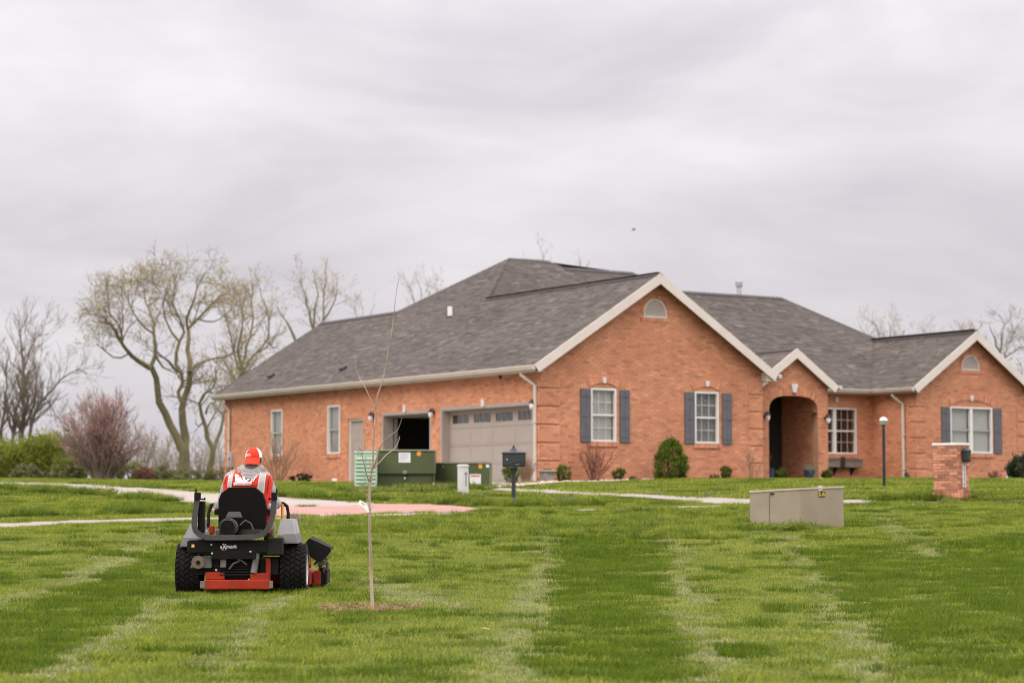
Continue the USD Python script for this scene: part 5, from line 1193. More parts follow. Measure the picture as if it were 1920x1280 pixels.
# vest: a shell without sleeves, open at the neck
v, f = shell(.66, 1.298, .019, seed=8, wr_=.004, gx=.034); v = v.copy()
keep = [q for q in f if not (np.abs(v[q][:, 2]).min() > 1.20 and np.abs(v[q][:, 0]).max() < .075 and v[q][:, 1].min() < .3)]
vest = MB().add(v - PB, np.array(keep)).build('vest', 'vest_red', body, smooth=True)
def drape(poly, off, n=1, step=.012):
    x0, z0, x1, z1 = poly.bounds; mb = MB()
    for x in np.arange(x0, x1, step):
        for z in np.arange(z0, z1, step):
            g = sbox(x, z, x + step, z + step).intersection(poly)
            for h in getattr(g, 'geoms', [g]):
                if h.geom_type == 'Polygon' and h.area > 1e-8:
                    vv, ff = trimesh.creation.triangulate_polygon(h, engine='earcut'); vv = np.asarray(vv)
                    mb.add(np.column_stack([vv[:, 0], yb(vv[:, 0], vv[:, 1], .024) - off, vv[:, 1]]) - PB, ff)
    return mb
vx = lambda px: MX(px); 
quad = lambda *p: Polygon([(vx(a), MZ(b)) for a, b in p])
for q in (((419, 881), (427, 878.5), (423.5, 914), (416, 914)), ((478.5, 880), (487, 882.5), (483.5, 925), (473.5, 922)), ((414, 917), (482, 917), (482, 920.5), (414, 920.5))): drape(quad(*q), .004).build('reflective_tape', 'stripe_silver', vest)
for q in (((487.2, 882.5), (488.8, 883), (485.3, 925), (483.5, 925)), ((477, 879.7), (478.6, 880), (473.6, 922), (472, 921.5)), ((417.5, 881.3), (419, 881), (416, 914), (414.8, 914))): drape(quad(*q), .0045).build('tape_edge', 'trim_paint', vest)
for q in (((494.3, 888), (496, 889), (491.3, 925), (489.8, 925)), ((412.2, 889), (413.4, 888), (410.3, 908), (409, 907)), ((424, 909.7), (473, 909.7), (474, 911.3), (423, 911.3))): drape(quad(*q), .004).build('black_binding', 'trim_black', vest)
# print on the back: white brush marks over a white strip of lettering
marks = [((428.5, 889), (433, 888.6), (434.5, 902), (431, 904.5)), ((430, 889), (436.5, 890), (437, 894), (429.5, 895)), ((433.5, 897), (439, 893), (445, 901), (447, 903.5), (434, 904)), ((443, 893.5), (446.5, 892.5), (451.5, 902.5), (447, 903.5)), ((448, 903.5), (455, 896), (458.5, 898), (451, 904.5)), ((459, 902.5), (464.5, 891.5), (466.3, 892), (461.5, 902.5)), ((462.5, 902.8), (469.5, 890.5), (471, 891.2), (465.5, 902.5)), ((464.5, 897), (470.5, 893.5), (471, 894.8), (466, 898.2)), ((429, 904.3), (463, 902.8), (463, 904), (429, 905.4))]
mk_ = MB()
for q in marks:
    d = drape(quad(*q), .005); mk_.v += []; 
    for a, b in zip(d.v, d.f): pass
    vv = np.vstack(d.v); off_ = 0; ff = np.vstack(d.f); mk_.add(vv, ff)
mk_.build('white_print', 'sticker_white', vest)
strip = drape(quad((427, 905.6), (462.5, 903.8), (460.5, 909.6), (427.5, 910.2)), .0052).build('print_strip', 'sticker_white', vest)
tmx = meshkit.text_mesh('LAWN CARE', .017, .002, False); tv = np.array(tmx.vertices); tv[:, 0] -= tv[:, 0].mean(); tv[:, 0] *= .165 / np.ptp(tv[:, 0])
tx, tz_ = tv[:, 0] + vx(444.5), tv[:, 1] + MZ(909.1) + (tv[:, 0]) * .035
MB().add(np.column_stack([tx, yb(tx, tz_, .024) - .0055 - tv[:, 2], tz_]) - PB, tmx.faces).build('lettering', 'vest_red', vest)
# cap, worn backwards: red panel and peak to the viewer, white mesh round the sides
cc = np.array([HX, .355, 1.462]); ra = np.array([.090, .105, .098]); F0 = math.radians(-96)
def dome(a0, a1, g, e0=-.12, e1=PI / 2, n=26, m=14):
    th = np.linspace(a0, a1, n); el_ = np.linspace(e0, e1, m); T, E = np.meshgrid(th, el_)
    q = np.stack([np.cos(E) * np.cos(T), np.cos(E) * np.sin(T), np.sin(E)], -1) * (ra + g) + cc
    i, j = np.meshgrid(np.arange(m - 1), np.arange(n - 1), indexing='ij'); k_ = i * n + j
    return q.reshape(-1, 3), np.stack([k_, k_ + 1, k_ + n + 1, k_ + n], -1).reshape(-1, 4)
v, f = dome(0, 2 * PI, 0, n=50); cap = MB().add(v - PB, f).build('cap', 'cap_white', body, smooth=True)
th = np.linspace(0, 1, 25)
v, f = dome(F0 - .86, F0 + .86, .003, e1=1.40); 
# the panel narrows to the crown like a shield
ctr = v.copy(); MB().add(v - PB, f).build('front_panel', 'cap_red', cap, smooth=True)
br = []; nb_ = 21
for i, a in enumerate(np.linspace(F0 - 1.0, F0 + 1.0, nb_)):
    base_ = cc + np.array([math.cos(a) * (ra[0] + .004), math.sin(a) * (ra[1] + .004), -.012])
    u = (i / (nb_ - 1)) * 2 - 1; fwd = np.array([math.cos(F0), math.sin(F0), 0]); L = .070 * math.sqrt(max(0, 1 - (u * .96) ** 2)) + .012
    br.append([base_, base_ + fwd * L * .55 + [0, 0, -.030 - .010 * u * u], base_ + fwd * L + [0, 0, -.062 - .012 * u * u]])
br = np.array(br); v = np.vstack([br.reshape(-1, 3), br.reshape(-1, 3) + [0, 0, -.006]]); f = []
for o in (0, nb_ * 3):
    for i in range(nb_ - 1):
        for j in range(2): f.append([o + i * 3 + j, o + (i + 1) * 3 + j, o + (i + 1) * 3 + j + 1, o + i * 3 + j + 1])
for i in range(nb_ - 1): f.append([i * 3 + 2, (i + 1) * 3 + 2, nb_ * 3 + (i + 1) * 3 + 2, nb_ * 3 + i * 3 + 2])
MB().add(v - PB, f).build('peak', 'cap_red', cap, smooth=35)
MB().lathe([(.012, 0), (.010, .006), (0, .008)], 10, cc + [0, 0, ra[2] - .001] - PB).build('button', 'cap_red', cap)
tmx = meshkit.text_mesh('aps', .026, .002, True); tv = np.array(tmx.vertices); tv[:, 0] -= tv[:, 0].mean()
ang = F0 - .46 + tv[:, 0] / .098; el_ = .06 + tv[:, 1] / .098
q = np.stack([np.cos(el_) * np.cos(ang), np.cos(el_) * np.sin(ang), np.sin(el_)], -1) * (ra + .0045 + tv[:, 2:3]) + cc
MB().add(q - PB, tmx.faces).build('cap_lettering', 'sticker_white', cap)
hr_ = chain([(HX, .345, 1.425, .083), (HX, .335, 1.395, .070)], edge=.012, smooth=4); put(hr_, 'hair', 'hair_dark', body)
# ------------------------------------------------------------------ trees and shrubs
def polyline(p0, d, L, n, r, wob, droop=0.0, up=0.0):
    P = [np.array(p0, float)]; d = np.array(d, float); d /= np.linalg.norm(d); s = L / n
    for i in range(n):
        d = d + r.normal(0, wob, 3) + np.array([0, 0, up - droop * (i / n)]); d /= np.linalg.norm(d); P.append(P[-1] + d * s)
    return np.array(P)
class Plant:
    def __init__(self, seed): self.r = np.random.default_rng(seed); self.limb, self.twig, self.leaf = MB(), MB(), MB(); self.tips = []
    def leaves_at(self, p, n, size, spread, tint=None):
        r = self.r
        q = p + r.normal(0, spread, (n, 3)); a = r.normal(0, 1, (n, 3)); a /= np.linalg.norm(a, axis=1, keepdims=True); b = np.cross(a, r.normal(0, 1, (n, 3))); b /= np.linalg.norm(b, axis=1, keepdims=True)
        s = (size * r.uniform(.6, 1.4, n))[:, None]
        v = np.stack([q - a * s, q + b * s * .45, q + a * s, q - b * s * .45], 1).reshape(-1, 3); k = np.arange(n) * 4
        t = np.repeat(np.clip(r.normal(.5, .22, n), 0, 1) if tint is None else np.clip(tint + r.normal(0, .12, n), 0, 1), 4)
        self.leaf.add(v, np.stack([k, k + 1, k + 2, k + 3], 1), t)
    def branch(self, P, r0, r1, level, maxlevel, prm):
        """P: points; side branches grow out of it"""
        r = self.r; n = len(P); rad = np.linspace(r0, r1, n)
        (self.limb if level <= prm.get('limb_level', 0) else self.twig).tube(P, rad, 7 if r0 > .08 else (5 if r0 > .025 else 3), cap=False)
        if level == 0 and r0 > .19: return
        if level >= maxlevel:
            self.tips.append(P[-1])
            if prm.get('bud'):
                for i in range(1, n): 
                    if r.random() < prm.get('bud_p', .7): self.leaves_at(P[i], prm['bud'], prm['bud_size'], prm['bud_spread'])
            return
        L = np.linalg.norm(np.diff(P, axis=0), axis=1).sum(); cnt = max(1, int(r.poisson(prm['density'][min(level, len(prm['density']) - 1)] * L)))
        for _ in range(cnt):
            u = r.uniform(prm.get('start', .25) if level == 0 else .15, 1.0) * (n - 1); i = min(int(u), n - 2); f = u - i; p = P[i] * (1 - f) + P[i + 1] * f
            d = P[i + 1] - P[i]; d /= np.linalg.norm(d); side = r.normal(0, 1, 3); side -= d * (side @ d); side /= np.linalg.norm(side)
            ang = math.radians(r.uniform(*prm.get('angle', (25, 60)))); nd = d * math.cos(ang) + side * math.sin(ang)
            nl = prm['len'][min(level, len(prm['len']) - 1)] * r.uniform(.55, 1.2) * (1.15 - .5 * u / (n - 1))
            rr = max(prm['rmin'], (r0 + (r1 - r0) * u / (n - 1)) * prm.get('taper', .55))
            self.branch(polyline(p, nd, nl, prm.get('seg', 5), r, prm.get('wob', .12), prm.get('droop', 0) * (level >= 1), prm.get('up', .05)), rr, max(prm['rmin'] * .7, rr * .35), level + 1, maxlevel, prm)
    def finish(self, t, limb, twig, leafm=None, names=('trunk', 'branches', 'buds')):
        if self.limb.n: self.limb.build(names[0], limb, t, smooth=True)
        if self.twig.n: self.twig.build(names[1], twig, t, smooth=False, kind='stuff')
        if leafm and self.leaf.n: self.leaf.build(names[2], leafm, t, kind='stuff')
def limbs_from_px(pl, base, Y, r0, r1, limbs, prm, maxlevel, ysp=2.0, seed=0, squash=1.0):
    """main limbs given where the photograph shows them, spread in depth about the trunk"""
    r = np.random.default_rng(seed)
    for L in limbs:
        pts, ra, rb, dy = L
        pts = [(x, y if y > 650 else 650 - (650 - y) * squash) for x, y in pts]; rb = rb if ra > .19 or rb > .06 else min(rb, .016)
        P = np.array([at(px, py, Y + dy * u) for (px, py), u in zip(pts, np.linspace(0, 1, len(pts)))]) - base
        s = np.concatenate([[0], np.cumsum(np.linalg.norm(np.diff(P, axis=0), axis=1))]); n = max(6, int(s[-1] / .45)); ss = np.linspace(0, s[-1], n)
        P = np.stack([PchipInterpolator(s, P[:, k])(ss) for k in range(3)], 1); P[1:] += r.normal(0, .03, (n - 1, 3))
        pl.branch(P, ra, rb, 0, maxlevel, prm)

# the tall budding tree left of the house
Y = 92.0; b = base_at(345, 902, .1); b = at(345, 903, Y); b[2] -= .15
t = thing('budding_tree', 'tall spreading tree with yellow green buds behind the lawn left of the house', 'tree', b)
pl = Plant(31)
prm = dict(density=[3.0, 3.8, 3.6], len=[1.75, .95, .5], rmin=.0068, taper=.5, wob=.16, up=.05, droop=.12, bud=2, bud_size=.040, bud_spread=.10, bud_p=.40, seg=5, start=.42, angle=(25, 65), limb_level=1)
limbs = [
    ([(347, 905), (346, 880), (346, 850), (340, 835)], .30, .215, 0),
    ([(340, 838), (326, 808), (308, 770), (298, 738), (288, 700), (282, 690)], .192, .115, -1.0),
    ([(282, 690), (262, 678), (243, 662), (228, 640), (213, 610), (200, 585), (185, 572)], .12, .03, -2.5),
    ([(282, 690), (292, 660), (290, 620), (287, 585), (276, 555), (270, 520)], .10, .03, 1.5),
    ([(292, 668), (310, 690), (330, 700)], .06, .03, 1),
    ([(243, 662), (215, 668), (192, 655), (180, 640)], .045, .015, -1.5),
    ([(228, 640), (222, 600), (205, 570), (200, 530)], .05, .015, -1.0),
    ([(346, 845), (347, 815), (343, 780), (342, 755), (352, 735), (357, 715), (356, 695)], .192, .115, .8),
    ([(342, 755), (333, 738), (342, 715), (341, 700)], .09, .07, 0),
    ([(341, 700), (330, 665), (337, 640), (345, 610), (335, 580), (325, 545), (330, 505), (322, 478)], .085, .02, 2.0),
    ([(341, 700), (318, 680), (300, 665), (286, 640)], .07, .03, -1.5),
    ([(356, 697), (353, 665), (352, 635), (352, 610), (370, 585), (395, 555), (412, 530), (425, 510)], .12, .02, 1.5),
    ([(356, 697), (375, 680), (395, 670), (420, 668), (440, 660), (452, 655)], .07, .02, 2.5),
    ([(352, 610), (352, 580), (362, 545), (370, 515), (368, 490)], .06, .015, -2.0),
    ([(337, 640), (315, 600), (305, 560), (312, 520), (300, 490)], .05, .015, -1.0),
    ([(370, 585), (400, 590), (425, 570), (440, 560)], .045, .012, 3.0),
    ([(290, 620), (260, 590), (245, 555), (238, 520)], .05, .012, -2.0),
    ([(276, 555), (300, 530), (290, 500), (262, 490)], .035, .01, 2.0),
    ([(385, 905), (392, 880), (400, 850), (392, 825), (383, 790), (376, 770), (376, 745), (385, 735), (405, 722), (408, 710), (402, 690)], .15, .03, -2.0),
    ([(400, 850), (410, 815), (418, 790), (425, 745), (428, 720)], .10, .03, 1.0),
    ([(383, 790), (372, 800), (366, 785)], .04, .015, 1.0), ([(386, 775), (390, 760), (402, 752)], .05, .02, -1.0)]
limbs_from_px(pl, b, Y, .3, .1, limbs, prm, 3, seed=1, squash=.80)
pl.finish(t, 'bark_mossy', 'twig', 'bud_leaf')

def bare_tree(label, px, py, Y, limbs, seed, prm=None, limbm='bark_grey', twigm='twig', leafm=None, name='bare_tree', maxlevel=3, group=None):
    b = at(px, py, Y); b[2] = float(gz(b[0], b[1])) - .2 if Y < 110 else b[2]
    t = thing(name, label, 'tree', b, group=group); p = Plant(seed)
    q = dict(density=[2.7, 3.3, 3.2], len=[1.6, .9, .48], rmin=.0066, taper=.5, wob=.15, up=.10, droop=.0, seg=5, start=.2, angle=(22, 55)); q.update(prm or {})
    limbs_from_px(p, b, Y, .2, .05, limbs, q, maxlevel, seed=seed); p.finish(t, limbm, twigm, leafm); return t
bare_tree('tall bare grey tree with upright limbs at the far left edge above the green hedge', 35, 900, 96, [
    ([(35, 900), (40, 850), (42, 800), (44, 750), (44, 700), (40, 650), (37, 600)], .17, .02, 0),
    ([(12, 905), (6, 860), (3, 800), (10, 760), (12, 700), (16, 660)], .12, .02, -2),
    ([(22, 880), (25, 820), (30, 770), (40, 740), (45, 700), (55, 660), (72, 630), (90, 625)], .09, .015, 2),
    ([(50, 880), (57, 820), (64, 775), (85, 745), (105, 722), (130, 700), (150, 690), (163, 700)], .10, .015, 1.5),
    ([(57, 820), (58, 780), (66, 745), (68, 710), (62, 670)], .05, .012, -1), ([(6, 860), (-12, 800), (-20, 740), (-10, 680)], .08, .015, 0), ([(85, 745), (95, 760), (104, 780), (106, 800)], .025, .01, 1)], 41, dict(density=[3.0, 3.4, 3.2], len=[1.7, .95, .5], up=.14))
bare_tree('second budding tree with several thin limbs close to the left end of the roof', 455, 900, 100, [
    ([(455, 905), (452, 860), (449, 800), (448, 740), (452, 690), (446, 650), (455, 610), (452, 570), (440, 540)], .15, .02, 0), ([(452, 690), (466, 640), (475, 600), (470, 560), (462, 545)], .08, .015, 2), ([(450, 700), (435, 640), (425, 600), (420, 570)], .06, .015, -1),
    ([(455, 700), (480, 660), (500, 640), (505, 600), (492, 560), (486, 540)], .07, .015, 1.5), ([(500, 640), (515, 650), (525, 640)], .04, .012, 1)], 42, dict(bud=2, bud_size=.05, bud_spread=.12, bud_p=.5, density=[2.4, 2.8, 2.4]), 'bark_mossy', 'twig', 'bud_leaf', name='budding_tree')
bare_tree('tall pale budding tree rising behind the roof ridge at its left end', 590, 890, 120, [
    ([(592, 890), (592, 800), (590, 700), (588, 620), (590, 580), (596, 560), (592, 530), (585, 505)], .20, .015, 0), ([(604, 890), (605, 780), (605, 680), (606, 610), (607, 560), (612, 525), (610, 500), (615, 482)], .13, .02, 1), ([(588, 620), (578, 580), (568, 545), (562, 520)], .07, .015, -2),
    ([(606, 600), (625, 570), (632, 540), (628, 510)], .06, .012, 2), ([(560, 650), (548, 625), (535, 600), (518, 575)], .10, .03, 0)], 43, dict(bud=2, bud_size=.055, bud_spread=.15, bud_p=.6, density=[2.0, 2.6, 2.4], len=[1.6, 1.0, .5]), 'bark_mossy', 'twig_pale', 'pale_bud', name='budding_tree')
bare_tree('thin hazy bare tree just above the low rear roof ridge', 685, 880, 135, [([(690, 880), (688, 700), (684, 620), (680, 585), (676, 565)], .06, .01, 0), ([(684, 615), (695, 590), (702, 570)], .03, .012, 1), ([(684, 620), (668, 592), (662, 575)], .03, .012, -1)], 44, dict(density=[1.4, 2.2, 2.0], len=[1.6, .9, .5], start=.55), 'bark_grey', 'twig_pale')
bare_tree('slender bare tree with pinkish buds behind the rising left hip of the roof', 780, 880, 130, [([(782, 880), (780, 700), (778, 580), (772, 545), (758, 525), (745, 512)], .08, .012, 0), ([(778, 590), (790, 555), (786, 530), (780, 515)], .04, .012, 1), ([(778, 600), (800, 565), (806, 545)], .05, .012, -1), ([(822, 880), (822, 650), (820, 560), (818, 540)], .04, .012, 2)], 45, dict(density=[1.6, 2.4, 2.2], len=[1.6, .9, .5], bud=1, bud_size=.06, bud_spread=.12, bud_p=.4, start=.5), 'bark_grey', 'twig_pale', 'pale_bud')
bare_tree('faint bare treetop peeping over the highest roof ridge', 1015, 880, 150, [([(1018, 880), (1016, 600), (1014, 510), (1018, 485), (1012, 462)], .06, .010, 0), ([(1015, 520), (1030, 496), (1034, 480)], .03, .010, 1), ([(1015, 520), (1000, 500), (988, 484)], .03, .010, -1)], 46, dict(density=[.9, 2.4, 2.2], len=[1.3, .8, .5], start=.7), 'bark_grey', 'twig_pale')
bare_tree('faint thin treetop behind the ridge above the front gable', 1090, 880, 150, [([(1092, 880), (1090, 600), (1090, 510), (1086, 480)], .10, .012, 0), ([(1090, 520), (1100, 500), (1104, 488)], .04, .012, 1)], 47, dict(density=[.8, 2.0, 2.0], len=[1.0, .7, .4], start=.75), 'bark_grey', 'twig_pale')
bare_tree('pale bushy bare trees over the valley between the main roof and the right wing', 1660, 880, 120, [([(1655, 880), (1656, 750), (1652, 660), (1645, 620), (1636, 600)], .12, .015, 0), ([(1668, 880), (1668, 750), (1670, 650), (1668, 615), (1664, 602)], .10, .015, 1), ([(1685, 880), (1684, 750), (1690, 650), (1697, 620)], .10, .015, -1), ([(1640, 880), (1636, 720), (1622, 630), (1612, 610)], .08, .012, 1), ([(1740, 880), (1738, 720), (1736, 640), (1728, 608)], .08, .012, 2)], 48, dict(density=[2.2, 2.8, 2.4], len=[1.5, .9, .5], bud=1, bud_size=.06, bud_spread=.12, bud_p=.4, start=.5), 'bark_grey', 'twig_pale', 'pale_bud')
bare_tree('bare budding tree with a dark trunk behind the right wing gable', 1878, 880, 105, [([(1872, 880), (1873, 760), (1874, 680), (1878, 640), (1882, 605), (1872, 590)], .13, .015, 0), ([(1880, 880), (1882, 720), (1884, 670), (1893, 640), (1905, 620)], .08, .012, 1), ([(1876, 660), (1862, 630), (1855, 612)], .05, .012, -1), ([(1884, 670), (1900, 660), (1912, 650), (1925, 655)], .05, .012, 1.5), ([(1925, 880), (1920, 720), (1915, 690), (1905, 670)], .08, .012, 1)], 49, dict(density=[2.2, 2.6, 2.4], len=[1.4, .9, .5], bud=1, bud_size=.05, bud_spread=.1, bud_p=.5, start=.4), 'bark_mossy', 'twig', 'pale_bud')
bare_tree('low pale bare treetop showing over the wing ridge beside its gable', 1830, 880, 120, [([(1828, 880), (1826, 700), (1824, 640), (1828, 615), (1822, 602)], .09, .012, 0), ([(1812, 880), (1812, 700), (1810, 630), (1806, 615)], .06, .012, 1)], 50, dict(density=[1.8, 2.6, 2.4], len=[1.2, .8, .5], bud=1, bud_size=.06, bud_spread=.12, bud_p=.5, start=.5), 'bark_grey', 'twig_pale', 'pale_bud')

# many stemmed shrubs
def stem_bush(name, label, base, height, width, n, seed, limbm, twigm, leafm=None, prm=None, cat='shrub', maxlevel=2, splay=.5, r0=.02):
    t = thing(name, label, cat, base); p = Plant(seed); r = p.r
    q = dict(density=[3.0, 4.0], len=[height * .32, height * .16], rmin=.005, taper=.55, wob=.10, up=.12, seg=5, start=.25, angle=(15, 40)); q.update(prm or {})
    for i in range(n):
        a = r.uniform(0, 2 * PI); rr = math.sqrt(r.random()); end = np.array([math.cos(a) * rr * width / 2, math.sin(a) * rr * width / 2 * .8, height * (1 - q.get('round', .35) * rr ** 2) * r.uniform(.8, 1.0)])
        st = np.array([math.cos(a), math.sin(a), 0]) * rr * width * .08
        u = np.linspace(0, 1, 8)[:, None]; P = st + (end - st) * np.column_stack([u[:, 0] ** splay ** -.4, u[:, 0] ** splay ** -.4, u[:, 0]]); P[1:-1] += r.normal(0, height * .008, (6, 3))
        p.branch(P, r0 * r.uniform(.7, 1.2), r0 * .3, 0, maxlevel, q)
    p.finish(t, limbm, twigm, leafm, ('stems', 'twigs', 'buds')); return t
b = at(190, 902, 80); b[2] -= .15
stem_bush('blossom_tree', 'rounded many stemmed small tree with pink blossom beside the lawn', b, 3.35, 3.3, 74, 61, 'twig_blossom', 'twig_blossom', 'blossom', dict(density=[3.6, 4.6], len=[.95, .5], rmin=.008, bud=2, bud_size=.032, bud_spread=.05, bud_p=.36, up=.06, angle=(14, 42), start=.2, round=.55), 'small tree', r0=.035)
# leafy crowns from clumps
def leafy(name, label, base, w, d, h, n, size, seed, leafm, shape='ball', cat='shrub', group=None, stem=True, clump=90, rag=.12, z0=.08):
    t = thing(name, label, cat, base, group=group); p = Plant(seed); r = p.r
    nc = max(6, n // clump)
    for i in range(nc):
        u = r.normal(0, 1, 3); u /= np.linalg.norm(u); k = r.uniform(.55, 1.0) ** .5
        if shape == 'cone': z = r.random() ** 1.1; rad = (1 - z) ** .55 * min(1, (z + .10) * 5) ** .5; a = r.uniform(0, 2 * PI); c_ = np.array([math.cos(a) * rad * w / 2 * k, math.sin(a) * rad * d / 2 * k, z0 * h + z * h * (1 - z0)])
        elif shape == 'egg': z = r.random(); rad = math.sin(PI * (.10 + .90 * z) ** .80) ** .62 if z < .999 else .1; a = r.uniform(0, 2 * PI); c_ = np.array([math.cos(a) * rad * w / 2 * k, math.sin(a) * rad * d / 2 * k, h * z])
        elif shape == 'urn': z = r.random(); rad = .55 + .45 * min(1, z * 1.6); rad *= math.sqrt(max(.12, 1 - max(0, (z - .7) / .32) ** 2)); a = r.uniform(0, 2 * PI); c_ = np.array([math.cos(a) * rad * w / 2 * k, math.sin(a) * rad * d / 2 * k, h * (.06 + .9 * z)])
        else: c_ = np.array([u[0] * w / 2 * k, u[1] * d / 2 * k, h * .52 + u[2] * h * .46 * k])
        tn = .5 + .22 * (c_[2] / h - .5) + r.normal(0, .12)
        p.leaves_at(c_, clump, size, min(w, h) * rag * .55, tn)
    if stem:
        for i in range(5): a = r.uniform(0, 2 * PI); p.limb.tube([(0, 0, -.1), (math.cos(a) * w * .12, math.sin(a) * d * .12, h * .4), (math.cos(a) * w * .25, math.sin(a) * d * .25, h * .8)], [.02, .012, .005], 5)
    p.finish(t, 'bark', 'twig', leafm, ('stems', 'twigs', 'leaves')); return t
def bed_pt(u, v): p = hw(u, v); return np.array([p[0], p[1], float(gz(*p))])
leafy('arborvitae', 'rounded cone of green arborvitae between the two front windows', bed_pt(3.757, -.9) - [0, 0, .06], .92, .88, 1.19, 11000, .028, 71, 'evergreen_leaf', 'egg', clump=60, rag=.10, z0=.0)
for (u, v, w, h, lab, s) in ((.105, -1.0, .43, .48, 'clipped round boxwood left of the front windows beside the stone pedestal', 'urn'), (2.051, -.8, .36, .38, 'small clipped boxwood under the right shutter of the first front window', 'urn'), (5.765, -.8, .30, .40, 'small upright boxwood under the second front window', 'urn'), (8.402, -.05, .34, .36, 'small round boxwood by the porch arch beside the narrow planter', 'ball'), (10.282, .1, .30, .36, 'small round boxwood at the right foot of the porch', 'ball'), (-1.75, -1.3, .46, .50, 'yellow green round boxwood behind the black mailbox post', 'urn')):
    leafy('boxwood', lab, bed_pt(u, v), w, w * .9, h, 2400, .020, int(80 + u * 3), 'boxwood_leaf', s, group='clipped boxwoods along the house', clump=40, rag=.12)
for (u, v, w, h, lab) in ((2.536, -.8, .22, .15, 'tiny dark red shrub beside the small boxwood'), (5.365, -.8, .28, .18, 'low dark red shrub left of the upright boxwood')): leafy('dark_red_shrub', lab, bed_pt(u, v), w, w, h, 500, .022, int(90 + u), 'brown_bud', 'ball', clump=25)
stem_bush('bare_red_shrub', 'bare dark red twiggy shrub under the first front window', bed_pt(1.269, -.7), 1.08, 1.35, 26, 91, 'twig_red', 'twig_red', 'brown_bud', dict(density=[5, 6], len=[.34, .16], rmin=.0045, bud=1, bud_size=.016, bud_spread=.02, bud_p=.4, angle=(20, 50)), r0=.010)
stem_bush('bare_shrub', 'thin bare tan shrub against the right end of the front gable wall', bed_pt(6.907, -.55), .95, 1.15, 18, 92, 'twig_tan', 'twig_tan', 'brown_bud', dict(density=[4, 5], len=[.3, .15], rmin=.004, bud=1, bud_size=.012, bud_spread=.02, bud_p=.2), r0=.008)
def grass_clump(name, label, base, h, w, n, seed, m, width=.008):
    t = thing(name, label, 'ornamental grass', base); r = np.random.default_rng(seed); mb = MB()
    for i in range(n):
        a = r.uniform(0, 2 * PI); k = r.random() ** .7; end = np.array([math.cos(a) * w / 2 * k, math.sin(a) * w / 2 * k, h * r.uniform(.6, 1) * (1 - .3 * k)]); st = np.array([math.cos(a), math.sin(a), 0]) * w * .12 * r.random()
        u = np.linspace(0, 1, 5)[:, None]; P = st + (end - st) * np.hstack([u ** 1.6, u ** 1.6, u]); sd = np.array([-math.sin(a), math.cos(a), 0]) * width * r.uniform(.6, 1.3)
        wd_ = np.array([1, .9, .75, .5, .08])[:, None]; v = np.vstack([P + sd * wd_, P - sd * wd_]); mb.add(v, [[j, j + 1, 5 + j + 1, 5 + j] for j in range(4)], np.clip(r.normal(.5, .25), 0, 1))
    mb.build('blades', m, t, kind='stuff'); return t
grass_clump('ornamental_grass', 'dry tan ornamental grass at the garage corner behind the mailbox', bed_pt(-1.02, -.85), .92, .95, 420, 95, 'twig_tan', .006)
grass_clump('yucca', 'grey green spiky yucca in the wide blue planter', bed_pt(9.62, .1) + [0, 0, .12], .58, .95, 46, 96, 'yucca_leaf', .012)
leafy('dark_evergreen_bush', 'dark rounded evergreen bush at the right edge by the wing', np.array([*at(1925, 905, 69.5)[:2], .48]), 1.15, 1.1, 1.0, 6000, .035, 97, 'dark_evergreen', 'ball', clump=60, rag=.12)
for px, h, lab in ((1768, .30, 'small dead plant behind the brick pillar'), (1833, .34, 'small dark plant left of the white sign'), (1846, .42, 'thin reddish twig plant by the wing wall'), (1665, .26, 'little wilted plant beside the lamp post')):
    u = {1768: 18.0, 1833: 19.6, 1846: 19.9, 1665: 16.4}[px]; stem_bush('small_plant', lab, bed_pt(u, 2.75 if px != 1665 else 4.6), h, h * .9, 9, px, 'twig', 'twig', 'brown_bud', dict(density=[9, 8], len=[.10, .06], rmin=.004, bud=3, bud_size=.02, bud_spread=.03), r0=.006)
# dormant shrubs along the garage side wall
for u, v, h, w, n, s, lab in ((-1.0, 14.0, 1.5, 1.7, 34, 101, 'large bare tan shrub between the two narrow side windows'), (-.8, 16.4, 1.25, .5, 12, 102, 'narrow bare brown shrub under the left side window'), (-.9, 18.2, .8, .8, 10, 103, 'low bare shrub beside the driver against the side wall')):
    stem_bush('bare_shrub', lab, bed_pt(u, v), h, w, n, s, 'twig_tan', 'twig_tan', 'brown_bud', dict(density=[3.2, 4.5], len=[.45, .22], rmin=.005, bud=1, bud_size=.014, bud_spread=.03, bud_p=.3), r0=.012)
leafy('low_dark_shrub', 'low dark green clipped shrub at the foot of the side wall', bed_pt(-.7, 12.9), .75, .6, .34, 1600, .03, 104, 'dark_evergreen', 'ball', clump=40)
